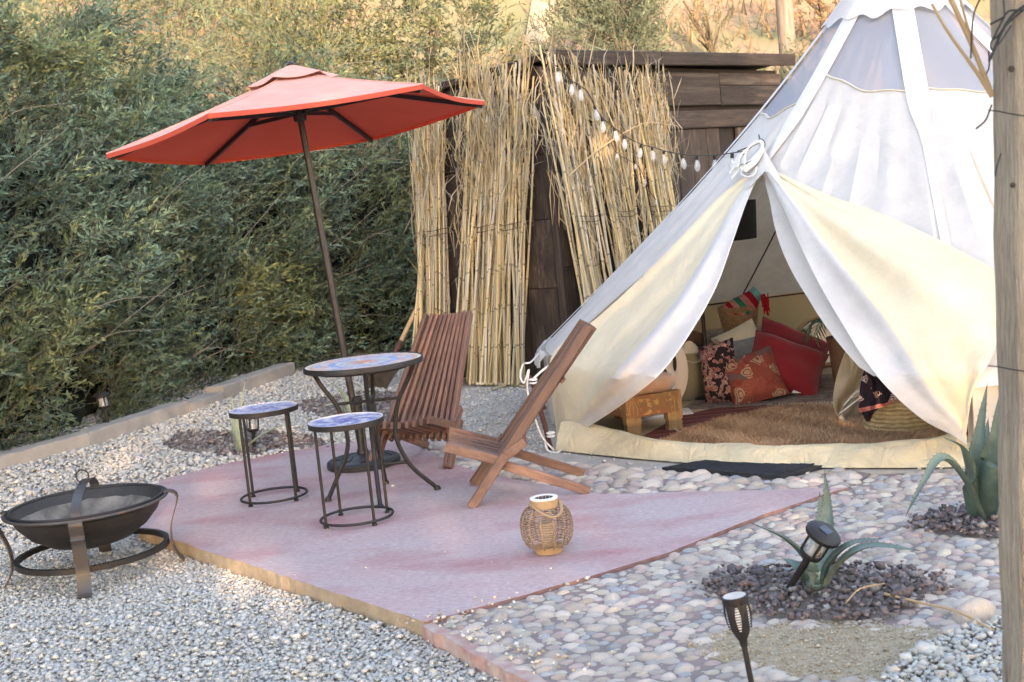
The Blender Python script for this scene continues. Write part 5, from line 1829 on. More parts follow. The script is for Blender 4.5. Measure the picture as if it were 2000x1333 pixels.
b = MB(); b.lathe([(.0, .700), (TR - .004, .700)], 48); b.build('grout_bed', 'grout', tb, local=True)
o = mosaic(TR, .7035, pal_table, 15, 4).build('mosaic', 'mosaic', tb, local=True, smooth_=False, useCol=True); tag(o, kind='stuff')
b = MB(); b.lathe([(TR - .004, .703), (TR - .003, .708), (TR + .001, .708), (TR + .003, .704), (TR + .003, .682), (TR, .679), (.0, .679)], 56); b.build('rim_band', 'metal_black', tb, local=True)
LA = [(-.253, -.05), (.02, -.25), (.253, .05), (-.02, .25)]
ft = [np.array(G(*p)[:2]) - np.array([-.773, 6.706]) for p in ((644, 979), (743, 992), (861, 956), (753, 947))]
legdir = []
for k, f_ in enumerate(ft):
    d_ = norm(np.array([f_[0], f_[1]])); legdir.append(d_)
    R0 = float(np.linalg.norm(f_))
    R0 = min(max(R0, .26), .31)
    prof = [(.265, .682), (.225, .60), (.165, .50), (.135, .40), (.125, .30), (.15, .21), (.20, .12), (R0, .008)]
    pts = catmull([(d_[0] * r_, d_[1] * r_, z) for r_, z in prof], 5)
    b = MB(); b.tube(pts, .0115, 8); lg = b.build('leg', 'metal_black', tb, local=True)
    b = MB(); b.lathe([(.012, .0), (.018, .002), (.018, .010), (.012, .02)], 12, (d_[0] * R0, d_[1] * R0, 0), cap0=True); b.build('foot', 'metal_black', lg, local=True)
for (i, j) in ((0, 2), (1, 3)):
    for z, r_ in ((.50, .165), (.16, .178)):
        b = MB(); b.tube([(legdir[i][0] * r_, legdir[i][1] * r_, z), (legdir[j][0] * r_, legdir[j][1] * r_, z + (.002 if i else 0))], .008, 8); b.build('stretcher', 'metal_black', tb, local=True)
b = MB(); b.ring((0, 0, .672), .245, .008, 40, 8); b.build('apron_ring', 'metal_black', tb, local=True)

def stool(loc, rz, label, seed):
    t = thing('mosaic_stool', label, 'stool', loc, rz, 'blue mosaic stools')
    r_, h = .18, .497
    b = MB(); b.lathe([(.0, h - .008), (r_ - .004, h - .008)], 40); b.build('grout_bed', 'grout', t, local=True)
    o = mosaic(r_, h - .0045, pal_blue, 10, seed, .015).build('mosaic', 'mosaic', t, local=True, smooth_=False, useCol=True); tag(o, kind='stuff')
    b = MB(); b.lathe([(r_ - .005, h - .006), (r_ - .005, h), (r_, h)], 44); b.build('white_rim', 'grout', t, local=True)
    b = MB(); b.lathe([(r_ - .001, h - .001), (r_ + .002, h - .003), (r_ + .002, h - .026), (r_ - .002, h - .028), (.0, h - .028)], 48); b.build('rim_band', 'metal_black', t, local=True)
    b = MB(); b.ring((0, 0, .022), .174, .007, 44, 8); b.build('base_ring', 'metal_black', t, local=True)
    for k in range(4):
        a = k * math.pi / 2
        x, y = math.cos(a) * .168, math.sin(a) * .168
        b = MB(); b.tube([(x, y, .0), (x, y, h - .027)], .0075, 8); lg = b.build('leg', 'metal_black', t, local=True)
        b = MB(); b.lathe([(.008, .0), (.0125, .001), (.0125, .010), (.008, .014)], 10, (x, y, 0), cap0=True); b.build('foot', 'metal_black', lg, local=True)
    return t
stool((-1.344, 6.866, 0), R(232), 'blue mosaic stool standing apart, nearest the fire pit', 21)
stool((-.829, 6.195, 0), R(215), 'blue mosaic stool in front of the round table', 22)

# ================================================================== SLAT CHAIRS
SLAT = unit_bar(.021, .040, .16)
SLATW = unit_bar(.024, .046, .14)
def slat_chair(loc, rz, label):
    t = thing('slat_chair', label, 'chair', loc, rz, 'folding slat chairs')
    nb_ = 11
    up_ = (0, 1, 0)
    def B(x0, z0, x1, z1, y0, y1, name, me=SLAT, mat='chair'):
        d_ = Vector((x1 - x0, y1 - y0, z1 - z0))
        u = Vector((0, 1, 0)).cross(d_)
        return place_bar(name, me, mat, t, (x0, y0, z0), (x1, y1, z1), tuple(u))
    # back slats: close together at the top, fanned where they pass the seat
    for k in range(nb_):
        q = -1 + 2 * k / (nb_ - 1)
        outer = k in (0, nb_ - 1)
        dip = .045 * (1 - q * q)                       # hollow of the back
        x1, z1 = -.36 - dip * .8, .80 - dip * .28
        if outer:
            B(.285, .0, x1, z1, q * .235, q * .150, 'back_slat', SLATW, 'chair' if k else 'chair')
        else:
            f_ = .17
            x0, z0 = .28 - .64 * f_ - dip * .4, .80 * f_
            B(x0, z0, x1, z1, q * .225, q * .140, 'back_slat')
    # seat slats between them, dropping back to the crossing
    ns = 10
    for k in range(ns):
        q = -1 + 2 * k / (ns - 1)
        dip = .03 * (1 - q * q)
        B(.385, .297 - dip, .125, .205 - dip, q * .215, q * .235, 'seat_slat', SLATW if k in (0, ns - 1) else SLAT)
        B(.135, .205 - dip, .0, .285 - dip * .6, q * .228, q * .212, 'seat_back_slat', SLATW if k in (0, ns - 1) else SLAT)
    # long rear legs running on from the seat to the ground
    for s__ in (-1, 1):
        B(.16, .198, -.29, .006, s__ * .205, s__ * .205, 'rear_leg', SLATW, 'chair_leg')
        B(.290, .0, .10, .237, s__ * .262, s__ * .258, 'front_leg', SLATW, 'chair_leg')
    b = MB(); b.tube([(.115, -.27, .188), (.115, .27, .188)], .007, 8); b.build('pivot_rod', 'metal_dark', t, local=True)
    b = MB(); b.tube([(.345, -.225, .262), (.345, .225, .262)], .005, 6); b.build('seat_rod', 'metal_dark', t, local=True)
    b = MB(); b.box((-.215, 0, .55), (.014, .28, .03), Matrix.Rotation(R(-51), 3, 'Y')); b.build('back_rail', 'chair', t, local=True, smooth_=False)
    return t
slat_chair((.012, 6.475, .004), math.pi, 'reddish slatted wooden chair in profile beside the rattan lantern')
slat_chair((-.525, 7.56, .004), math.atan2(-.90, -.44), 'reddish slatted wooden chair behind the mosaic table facing the viewer')

# ================================================================== RATTAN LANTERN
LX, LY = .065, 5.30
ln = thing('rattan_lantern', 'round woven rattan solar lantern on the pink slab', 'lantern', (LX, LY, 0))
b = MB(); b.lathe([(.052, 0), (.058, .002), (.059, .028), (.054, .031), (.05, .029), (.0, .029)], 32, cap0=True); b.build('base_band', 'bamboo', ln, local=True)
b = MB(); b.lathe([(.056, .192), (.0595, .194), (.0595, .226), (.056, .229), (.053, .226), (.053, .195)], 32); b.build('neck_band', 'bamboo', ln, local=True)
b = MB(); b.lathe([(.058, .2285), (.058, .233), (.040, .234), (.039, .230)], 32); b.build('white_ring', 'whiteplastic', ln, local=True)
b = MB(); b.lathe([(.0, .2315), (.0395, .2315)], 24); b.build('solar_panel', 'solar', ln, local=True)
for k in range(4):
    b = MB(); b.box((-.022 + .015 * k, 0, .2322), (.0015, .05, .0006)); b.build('cell_line', 'silver', ln, local=True, smooth_=False)
b = MB(); b.lathe([(.032, .03), (.034, .12), (.030, .128), (.0, .129)], 24); b.build('candle', 'candle', ln, local=True)
def lr(z):
    u_ = (z - .110) / .090
    return .050 + .057 * math.sqrt(max(0, 1 - min(1, abs(u_)) ** 2.3))
nw, nr = 16, 13
for i in range(nw):
    z = .034 + (.190 - .034) * (i + .5) / nw
    b = MB()
    pts = []
    m_ = nr * 6
    for j in range(m_):
        a = 2 * math.pi * j / m_
        r_ = lr(z) + .0022 * math.cos(a * nr / 1.0 * .5 + math.pi * (i % 2)) 
        pts.append((r_ * math.cos(a), r_ * math.sin(a), z))
    b.tube(pts, .0025, 5, closed=True)
    b.build('weave_strand', 'rattan', ln, local=True)
for j in range(nr):
    a = 2 * math.pi * (j + .25) / nr
    b = MB()
    pts = [(lr(z) * math.cos(a), lr(z) * math.sin(a), z) for z in np.linspace(.030, .194, 14)]
    b.tube(pts, .0036, 6)
    b.build('upright_cane', 'rattan', ln, local=True)
b = MB()
hp = []
for q in np.linspace(0, math.pi, 17):                # handle fallen to the front right
    x = -math.cos(q) * .064; y = -math.sin(q) * .112
    hp.append((x * .94 - y * .30, y * .94 + x * .1, .212 - .040 * math.sin(q) ** 1.5))
b.tube(hp, .0075, 6, flat=.5)
b.build('carry_handle', 'bamboo', ln, local=True)

# ================================================================== FIRE PIT
fp = thing('fire_pit', 'black steel fire pit with mesh spark screen on the gravel', 'fire pit', (-2.02, 5.92, -.062))
fp.scale = (.965, .965, .97)
b = MB()
b.lathe([(.0, .145), (.10, .150), (.19, .175), (.27, .225), (.325, .285), (.345, .325), (.375, .338), (.378, .345), (.372, .349), (.345, .345), (.322, .302), (.262, .236), (.18, .186), (.09, .160), (.0, .156)], 56)
b.build('bowl', 'bowl', fp, local=True)
b = MB()
b.lathe([(.0, .206), (.08, .204), (.16, .204), (.22, .216), (.265, .246), (.300, .284), (.318, .304)], 44)
b.v = [(x, y, z + .006 * math.sin(x * 60) * math.sin(y * 47)) for x, y, z in b.v]
MT['ash'] = M('grey_ash', (.30, .27, .23), (.10, .09, .08), rough=1, scale=9, bump=.8, bscale=60)
b.build('ash_bed', 'ash', fp, local=True)
b = MB()
b.ring((0, 0, .345), .375, .007, 60, 8)
b.build('rim_bead', 'rust_steel', fp, local=True)
b = MB()
b.lathe([(.352, .352), (.335, .375), (.29, .400), (.21, .424), (.10, .438), (.0, .441)], 48)
b.build('spark_screen', 'screen', fp, local=True)
b = MB(); b.ring((0, 0, .352), .352, .008, 56, 6); b.build('screen_hoop', 'metal_black', fp, local=True)
# strap over the screen, as on the photo it runs from front to back
sd = norm(np.array([.18, -1.0]))
b = MB()
pr = [(.356, .350), (.338, .380), (.29, .406), (.21, .430), (.10, .444), (0, .447)]
full = [(r_, z) for r_, z in pr] + [(-r_, z) for r_, z in pr[::-1][1:]]
sx = np.array([-sd[1], sd[0]])
b.sheet([[(sd[0] * r_ + sx[0] * w_, sd[1] * r_ + sx[1] * w_, z) for w_ in (-.022, .022)] for r_, z in catmull([(r_, z) for r_, z in full], 3)], .004)
b.build('screen_strap', 'rust_steel', fp, local=True)
b = MB(); b.ring((0, 0, .478), .030, .004, 24, 6, M3=Matrix.Rotation(R(84), 3, 'X')); b.build('lift_ring', 'metal_black', fp, local=True)
b = MB(); b.lathe([(.016, .446), (.012, .454), (.004, .458)], 12, cap1=True); b.build('ring_boss', 'metal_black', fp, local=True)
b = MB()
g0 = [(.336, .128), (.356, .128), (.356, .102), (.336, .102)]
b.lathe(g0 + [g0[0]], 56)
b.build('leg_ring', 'metal_black', fp, local=True)
for k in range(4):
    a = math.atan2(sd[1], sd[0]) + k * math.pi / 2
    ca, sa = math.cos(a), math.sin(a)
    prof = [(.362, .352), (.392, .350), (.416, .330), (.412, .296), (.392, .245), (.372, .185), (.365, .115), (.378, .06), (.400, .022), (.412, .006)]
    if k == 0:
        prof = [(.376, .344), (.385, .325), (.372, .272), (.385, .262), (.372, .235), (.366, .170), (.362, .11), (.375, .055), (.396, .02), (.418, .006)]
    pp = catmull([(r_, z) for r_, z in prof], 4)
    b = MB()
    hw_ = .031
    b.sheet([[(ca * r_ - sa * w_, sa * r_ + ca * w_, z) for w_ in (-hw_, hw_)] for r_, z in pp], .006)
    b.build('leg', 'rust_steel', fp, local=True)

# ================================================================== LEANING SHOVEL BEHIND THE CHAIR
sh = thing('shovel', 'long wooden-handled shovel leaning against the reeds by the hedge', 'shovel', G(735, 757, -.02))
tip, sock, hend = G(727, 760, 0.0), D(779, 675, 10.6), D(846, 536, 10.9)
b = MB(); b.tube([tuple(sock), tuple(hend)], [.019, .017], 10); b.build('handle', 'rattan_light', sh)
b = MB(); b.tube([tuple(sock + (sock - hend) * .22), tuple(sock + (hend - sock) * .06)], [.024, .022], 10); b.build('socket', 'strap', sh)
d_ = norm(tip - sock); mid = sock + (sock - hend) * .2
ax = axis3(tip - mid, (0, -1, .3))
b = MB(); Lb = float(np.linalg.norm(tip - mid))
gr = []
for i in range(9):
    q = i / 8
    w_ = .10 * (1 if q < .6 else math.sqrt(max(0.02, 1 - ((q - .6) / .4) ** 2)))
    row = []
    for j in range(7):
        s__ = -1 + j / 3
        v_ = ax @ Vector((Lb * q, w_ * s__, .03 * s__ * s__ - .01))
        row.append((mid[0] + v_[0], mid[1] + v_[1], mid[2] + v_[2]))
    gr.append(row)
b.sheet(gr, .004); b.build('blade', 'bark_dark', sh)

# ================================================================== GARDEN LIGHTS
def lathe_along(b, prof, p, d_, n=18, m=0):
    return b.lathe(prof, n, tuple(p), zaxis3(d_), m)
# torch light in the foreground
p0, p1 = D(1470, 1346, 3.66), D(1434, 1163, 3.66)
d_ = norm(p1 - p0); L = float(np.linalg.norm(p1 - p0))
tl = thing('torch_light', 'black solar torch light on a stake in the near paving', 'garden light', p0)
b = MB(); b.tube([tuple(p0 - d_ * .05), tuple(p0 + d_ * (L - .15))], [.0085, .0085], 8); b.build('stake', 'metal_black', tl)
b = MB(); lathe_along(b, [(.010, L - .155), (.013, L - .135), (.022, L - .118), (.030, L - .098), (.0325, L - .09)], p0, d_); b.build('torch_neck', 'metal_black', tl)
for k in range(6):                                     # flame-shaped cage bars
    a = k * math.pi / 3 + .36
    M3 = zaxis3(d_)
    g = []
    for r_, z in catmull([(.0325, L - .10), (.0365, L - .08), (.0395, L - .055), (.0385, L - .035), (.037, L - .02)], 3):
        z = float(z); wb = .30 + .14 * abs((z - (L - .06)) / .04) ** 2
        g.append([tuple(Vector(tuple(p0)) + M3 @ Vector((math.cos(a + w_ * wb) * r_, math.sin(a + w_ * wb) * r_, z))) for w_ in (-1, -.5, 0, .5, 1)])
    b = MB(); b.sheet(g, .003)
    b.build('cage_bar', 'metal_black', tl)
b = MB(); lathe_along(b, [(.028, L - .10), (.033, L - .06), (.034, L - .024)], p0, d_); b.build('lens', 'clearlens', tl)
for k in range(10):
    b = MB(); b.ring(tuple(p0 + d_ * (L - .098 + .0078 * k)), .0315 + .003 * math.sin(k / 3.2), .0014, 22, 5, M3=zaxis3(d_)); b.build('lens_ring', 'whiteplastic', tl)
b = MB(); lathe_along(b, [(.036, L - .026), (.0385, L - .018), (.0375, L - .002), (.034, L)], p0, d_); b.build('top_collar', 'metal_black', tl)
b = MB(); lathe_along(b, [(.0, L - .001), (.0345, L - .001)], p0, d_); b.build('solar_panel', 'silver', tl)

def path_light(name, label, p0, p1, s_, lean_head=None, lens=True, capr=.052):
    """stake, clear lens with posts and wide solar cap; p0 ground, p1 top of cap"""
    d_ = norm(np.array(p1) - np.array(p0)); L = float(np.linalg.norm(np.array(p1) - np.array(p0)))
    t = thing(name, label, 'garden light', p0)
    M3 = zaxis3(d_)
    hb_ = L - .105 * s_
    b = MB(); b.tube([tuple(p0 - d_ * .03), tuple(p0 + d_ * hb_)], [.010 * s_, .012 * s_], 8); b.build('stake', 'metal_black', t)
    b = MB(); lathe_along(b, [(.012 * s_, hb_ - .012 * s_), (.034 * s_, hb_), (.037 * s_, hb_ + .012 * s_), (.030 * s_, hb_ + .016 * s_)], p0, d_); b.build('lamp_foot', 'metal_black', t)
    b = MB(); lathe_along(b, [(.031 * s_, hb_ + .015 * s_), (.033 * s_, L - .03 * s_)], p0, d_); b.build('lens', 'clearlens', t)
    b = MB(); lathe_along(b, [(.0, hb_ + .05 * s_), (.016 * s_, hb_ + .045 * s_), (.022 * s_, hb_ + .017 * s_)], p0, d_); b.build('reflector', 'silver', t)
    for k in range(4):
        a = k * math.pi / 2 + .6
        q0 = Vector(tuple(p0)) + M3 @ Vector((math.cos(a) * .035 * s_, math.sin(a) * .035 * s_, hb_ + .01 * s_))
        q1 = Vector(tuple(p0)) + M3 @ Vector((math.cos(a) * .035 * s_, math.sin(a) * .035 * s_, L - .026 * s_))
        b = MB(); b.tube([q0, q1], .0045 * s_, 6); b.build('lamp_post', 'metal_black', t)
    b = MB(); lathe_along(b, [(.030 * s_, L - .034 * s_), (capr * s_, L - .024 * s_), (capr * s_ * 1.02, L - .012 * s_), (capr * .8 * s_, L - .002 * s_), (.0, L)], p0, d_, 28); b.build('cap', 'metal_black', t)
    b = MB(); b.box(tuple(p0 + d_ * (L + .001)), (.034 * s_, .034 * s_, .003), M3); b.build('solar_cell', 'solar', t, smooth_=False)
    return t
path_light('solar_light', 'tilted black solar light stuck beside the small agave', G(1536, 1157), D(1613, 1036, 4.36), 1.12, capr=.056)
path_light('solar_light', 'solar stake light behind the farther stool', np.array(G(497, 884, -.02)), D(492, 806, 8.42), 1.15)
path_light('solar_light', 'solar stake light standing at the foot of the hedge', D(213, 836, 9.32), D(197, 768, 9.32), 1.05)

# ================================================================== AGAVES
def blade(parent, pts3, wid, mat='agave', curl=.25, th=.3):
    wid = wid * (1.15 if len(pts3) and pts3[0][1] < 4.8 else .95)
    """thick channelled leaf along a curve"""
    C_ = catmull(pts3, 7)
    n_ = len(C_)
    g = []
    for i in range(n_):
        q = i / (n_ - 1)
        w_ = wid * (.55 + .45 * math.sin(math.pi * min(1, q * 1.25 + .12))) * (1 - q ** 3.2) + .0012
        tng = norm(C_[min(i + 1, n_ - 1)] - C_[max(i - 1, 0)])
        vw = norm(CAM - C_[i])
        sd_ = norm(np.cross(tng, norm(vw * .6 + np.array([0, 0, 1.0]))))
        nm = norm(np.cross(sd_, tng))
        if nm @ np.array([0, -.2, 1]) < 0: nm = -nm
        row = []
        for j in range(9):
            s__ = -1 + j / 4
            row.append(C_[i] + sd_ * (w_ * s__) + nm * (curl * w_ * (s__ * s__)))
        for j in range(7, 0, -1):
            s__ = -1 + j / 4
            row.append(C_[i] + sd_ * (w_ * s__) + nm * (curl * w_ * (s__ * s__) - th * w_ * (1 - s__ * s__) - .001))
        g.append(row + [row[0]])
    b = MB(); b.sheet(g)
    lf = b.build('leaf', mat, parent)
    if mat == 'agave':             # small teeth along both margins
        sp_ = MB()
        for i in range(2, n_ - 3):
            for jx, sg2 in ((0, 1), (8, -1)):
                e0 = np.array(g[i][jx]); dr_ = norm(e0 - np.array(g[i][4]))
                tn_ = norm(np.array(g[i + 1][jx]) - e0) * .0022
                sp_.add([tuple(e0 - tn_ - dr_ * .001), tuple(e0 + tn_ - dr_ * .001), tuple(e0 + dr_ * .0055 + tn_ * 1.2), tuple(e0 + np.array([0, 0, .0012]))], [(0, 1, 2), (0, 2, 3), (1, 3, 2)])
        tag(sp_.build('margin_teeth', 'agave_brown', lf, smooth_=False), kind='stuff')
    b = MB()
    e = C_[-1]; t_ = norm(C_[-1] - C_[-2])
    b.tube([tuple(e - t_ * .012), tuple(e + t_ * .012)], [.0022, .0004], 5)
    b.build('leaf_spine', 'agave_brown', lf)
    return lf
A1 = G(1592, 1146)
ag = thing('agave_plant', 'small agave with splayed leaves in the lava rock bed', 'agave', A1)
def px3(lst):
    return [D(x, y, Y) for x, y, Y in lst]
blade(ag, px3([(1590, 1146, 4.50), (1572, 1090, 4.47), (1530, 1050, 4.40), (1468, 1022, 4.30)]), .026)
blade(ag, px3([(1597, 1146, 4.52), (1606, 1080, 4.60), (1616, 1000, 4.66), (1611, 925, 4.66)]), .036, curl=.35)
blade(ag, px3([(1588, 1146, 4.54), (1596, 1080, 4.66), (1603, 1010, 4.72), (1601, 965, 4.74)]), .028)
blade(ag, px3([(1603, 1148, 4.46), (1620, 1098, 4.40), (1662, 1062, 4.32), (1722, 1052, 4.24)]), .024)
blade(ag, px3([(1608, 1150, 4.45), (1640, 1098, 4.34), (1700, 1066, 4.22), (1792, 1075, 4.12)]), .027)
blade(ag, px3([(1584, 1148, 4.48), (1566, 1115, 4.50), (1545, 1098, 4.54), (1531, 1092, 4.6)]), .018)
blade(ag, px3([(1592, 1152, 4.42), (1590, 1136, 4.40), (1582, 1122, 4.40), (1572, 1116, 4.41)]), .02)
b = MB(); b.lathe([(.045, -.01), (.042, .02), (.025, .05), (.005, .06)], 14, tuple(A1)); b.build('heart', 'agave_pale', ag)
A2 = G(1925, 1008)
ag = thing('agave_plant', 'large blue-green agave between the tent and the wooden post', 'agave', A2)
blade(ag, px3([(1912, 1008, 5.18), (1908, 930, 5.14), (1915, 840, 5.14), (1928, 752, 5.16)]), .046, curl=.4)
blade(ag, px3([(1935, 1010, 5.12), (1936, 930, 5.06), (1945, 860, 5.02), (1950, 780, 5.02)]), .062, curl=.35)
blade(ag, px3([(1905, 1005, 5.16), (1896, 930, 5.10), (1880, 875, 5.02), (1846, 856, 4.95)]), .040)
blade(ag, px3([(1920, 1012, 5.08), (1880, 930, 4.98), (1838, 896, 4.92), (1800, 950, 4.88), (1771, 1004, 4.86)]), .030, curl=.5)
blade(ag, px3([(1940, 1012, 5.10), (1965, 920, 5.0), (2000, 850, 4.95), (2060, 800, 4.9)]), .05)
blade(ag, px3([(1926, 1012, 5.20), (1922, 950, 5.26), (1924, 880, 5.30), (1930, 820, 5.32)]), .055, curl=.35)
A3 = G(470, 882, -.02)
ag = thing('agave_plant', 'pale agave in the bed behind the farther stool', 'agave', A3)
for l_, w_ in (([(470, 882, 8.40), (466, 840, 8.42), (470, 800, 8.45), (480, 742, 8.5)], .034), ([(468, 882, 8.38), (455, 850, 8.33), (440, 838, 8.28), (413, 822, 8.2)], .022), ([(472, 882, 8.38), (500, 858, 8.3), (530, 840, 8.25), (562, 828, 8.2)], .024), ([(466, 882, 8.42), (458, 840, 8.5), (455, 800, 8.56), (452, 770, 8.6)], .026)):
    blade(ag, px3(l_), w_ * .7, 'agave_pale')
A4 = G(690, 818, -.02)
ag = thing('agave_plant', 'pale agave growing behind the mosaic table legs', 'agave', A4)
for l_, w_ in (([(690, 818, 9.2), (676, 780, 9.2), (662, 760, 9.18), (645, 748, 9.15)], .034), ([(692, 818, 9.2), (690, 780, 9.25), (686, 755, 9.3), (680, 738, 9.34)], .036), ([(695, 818, 9.2), (712, 785, 9.16), (730, 765, 9.14), (745, 758, 9.12)], .028), ([(686, 818, 9.15), (666, 796, 9.08), (648, 790, 9.02), (628, 796, 8.98)], .026)):
    blade(ag, px3(l_), w_ * .7, 'agave_pale')

# ================================================================== DOOR MAT
b = MB()
mp = [G(x, y, .014) for x, y in ((1293, 913), (1402, 893), (1622, 905), (1527, 931))]
mt_ = thing('door_mat', 'flat black rubber mat on the ground before the tent sill', 'mat', mp[0])
b.prism([tuple(p[:2]) for p in mp], -.004, .014)
b.build('mat_base', 'mat', mt_, smooth_=False)
e1 = mp[1] - mp[0]; e2 = mp[3] - mp[0]
for i in range(26):
    q = (i + .5) / 26
    a = mp[0] + e2 * .06 + (mp[1] - mp[0]) * q
    c = mp[3] - e2 * .06 + (mp[2] - mp[3]) * q
    b = MB(); b.tube([tuple(a + np.array([0, 0, .001])), tuple(c + np.array([0, 0, .001]))], .007, 5); b.build('mat_rib', 'mat', mt_)

# ================================================================== WOODEN POST, WIRE AND TWIGS
PY = 3.10
t0, t1 = D(1935, 0, PY + .14), D(1957, 1333, PY + .14)
pm = thing('wooden_post', 'rough-sawn weathered timber post at the edge of the view', 'post', (t1[0] + .075, PY + .07, 0))
b = MB()
rows_ = []
zz = np.linspace(-.05, 2.4, 40)
for z in zz:
    q = (z - t1[2]) / (t0[2] - t1[2])
    x0 = t1[0] + (t0[0] - t1[0]) * q
    wv_ = .0022 * math.sin(z * 9) + .0015 * math.sin(z * 23 + 1)
    sec = [(x0 + .006 + wv_, PY), (x0 + .15, PY), (x0 + .156, PY + .006), (x0 + .156, PY + .14), (x0 + .15, PY + .146), (x0 + .006, PY + .146), (x0 + wv_, PY + .14), (x0 + wv_, PY + .007)]
    rows_.append([(x, y, z) for x, y in sec] + [(sec[0][0], sec[0][1], z)])
b.sheet(rows_)
b.add([p for p in rows_[-1][:8]], [tuple(range(8))])
b.build('post_shaft', 'post', pm)
for (px, py, rr_) in ((1975, 135, .008), (1978, 362, .007)):
    p = D(px, py, PY - .001)
    b = MB(); b.lathe([(.0, .0012), (rr_ * .6, .0010), (rr_, .0)], 12, tuple(p), zaxis3((0, -1, 0))); b.build('knot', 'bark_dark', pm)
for y in (216, 715):
    b = MB(); b.tube(catmull([D(1930, y, PY - .006), D(1950, y + 2, PY - .008), D(1975, y + 7, PY - .008), D(2010, y + 12, PY - .006)], 4), .0016, 5); b.build('binding_wire', 'metal_black', pm)
wt = thing('tangled_wire', 'tangle of dark wire and twig hung on the top of the post', 'wire', D(1960, 60, PY - .02))
for path, r_ in ((((2010, 5), (1978, 30), (1958, 60), (1945, 90), (1932, 120)), .0035), (((2005, 15), (1970, 45), (1950, 70), (1936, 82), (1938, 98), (1955, 80), (1975, 50)), .0022), (((1934, 48), (1950, 40), (1962, 34)), .003), (((1995, 20), (1968, 24), (1952, 52), (1940, 76)), .0025), (((1931, 100), (1932, 130), (1926, 145)), .002), (((1960, 0), (1962, 30)), .0018), (((1955, 300), (1946, 330), (1944, 345)), .002)):
    b = MB(); b.tube(catmull([D(x, y, PY - .015) for x, y in path], 5), r_, 5); b.build('wire_strand', 'blackwire', wt)
tw = thing('dry_branch', 'dry forked branch leaning against the top of the post', 'branch', D(1935, 190, 3.2))
for path, r0, r1 in ((((1852, -12), (1890, 70), (1915, 130), (1938, 185)), .007, .006), (((1820, 8), (1850, 60), (1885, 110), (1910, 145), (1937, 188)), .0035, .006), (((1873, -10), (1888, 45), (1900, 80)), .003, .004), (((1878, 100), (1900, 130), (1925, 165), (1937, 190)), .004, .006)):
    b = MB(); pts = catmull([D(x, y, 3.2) for x, y in path], 5); k_ = len(pts); b.tube(pts, [r0 + (r1 - r0) * i / k_ for i in range(k_)], 6); b.build('twig', 'rattan_light', tw)
for path in (((1917, -8), (1902, 28), (1898, 70), (1896, 115)), ((1937, 205), (1925, 235), (1906, 252))):
    b = MB(); b.tube(catmull([D(x, y, 3.19) for x, y in path], 5), .0022, 5); b.build('dark_twig', 'bark_dark', tw)
# sticks and a flat stone by the lava bed
stk = thing('dry_stalk', 'long dry straw-coloured stalk lying across the lava rock', 'stalk', G(1800, 1180))
b = MB(); b.tube(catmull([G(1728, 1160, .03), G(1800, 1178, .025), (G(1870, 1195, .03)), G(1942, 1232, .02)], 4), [.0045] * 12 + [.002], 6); b.build('stem', 'rattan_light', stk)
b = MB(); b.tube(catmull([G(1652, 1178, .03), G(1680, 1150, .04), G(1728, 1140, .04)], 4), .0025, 5); b.build('stem', 'rattan_light', stk)
stk = thing('dead_leaf', 'curled dead brown leaf left of the small agave', 'leaf', G(1487, 1130))
blade(stk, [G(1478, 1128, .01), G(1490, 1112, .02), G(1510, 1102, .03)], .012, 'bark_dark')
def rock(name, label, px, py, sx_, sy_, sz_, rz, mat, z=0):
    b = MB()
    me, vv, ff = SV[2]
    b.add([(x * sx_, y * sy_, zz_ * sz_) for x, y, zz_ in vv], ff)
    o = b.build(name, mat)
    o.location = tuple(G(px, py, z)); o.rotation_euler = (0, 0, rz)
    return tag(o, label, 'rock')
MT['pale_rock'] = M('pale_rock', (.44, .38, .32), (.36, .31, .26), rough=.9, scale=12, bump=.5, bscale=60)
rock('flat_rock', 'flat pale rock beside the post near the dry stalk', 1905, 1200, .085, .05, .05, .3, 'pale_rock')
rock('flat_rock', 'flat dark slate disc lying in the bed near the fire pit', 362, 888, .10, .075, .03, .1, 'soil', -.01)
rock('small_rock', 'small tan rock on the gravel beside the slate disc', 318, 900, .05, .04, .03, .4, 'pale_rock', -.01)
rock('small_rock', 'small reddish rock on the gravel near the kerb', 143, 898, .05, .04, .035, .2, 'soil', -.02)

# ================================================================== INSIDE THE TENT
def cushion(name, label, c, size, M3, mat, tagged=False, seed=0):
    """square stuffed pillow with pinched corners; size = width, height, thickness"""
    n_ = 16
    rr_ = random.Random(seed)
    ph = [rr_.uniform(0, 6.28) for _ in range(4)]
    def surf(sgn):
        g = []
        for i in range(n_ + 1):
            row = []
            for j in range(n_ + 1):
                u, v = -1 + 2 * i / n_, -1 + 2 * j / n_
                puff = ((1 - u ** 4) * (1 - v ** 4)) ** .55
                pin = 1 - .10 * (1 - abs(u)) * abs(v) ** 2 * 0
                x = u * (1 - .075 * (1 - v * v) * abs(u) ** 2)
                y = v * (1 - .075 * (1 - u * u) * abs(v) ** 2)
                w_ = .06 * math.sin(5 * u + ph[0] + 3 * v) + .05 * math.sin(7 * v + ph[1])
                p = M3 @ Vector((x * size[0] / 2, y * size[1] / 2, sgn * puff * size[2] / 2 * (1 + w_)))
                row.append((p[0] + c[0], p[1] + c[1], p[2] + c[2]))
            g.append(row)
        return g
    t = thing(name, label, 'cushion', (c[0], c[1], c[2] - size[1] * .35))
    b = MB(); b.sheet(surf(1)); b.sheet(surf(-1)[::-1])
    b.build('cushion_cover', mat, t)
    b = MB()
    f_ = surf(0)
    e = [f_[i][0] for i in range(n_)] + [f_[n_][j] for j in range(n_)] + [f_[n_ - i][n_] for i in range(n_)] + [f_[0][n_ - j] for j in range(n_)]
    b.tube(e, .004, 5, closed=True); b.build('piping', mat, t)
    return t
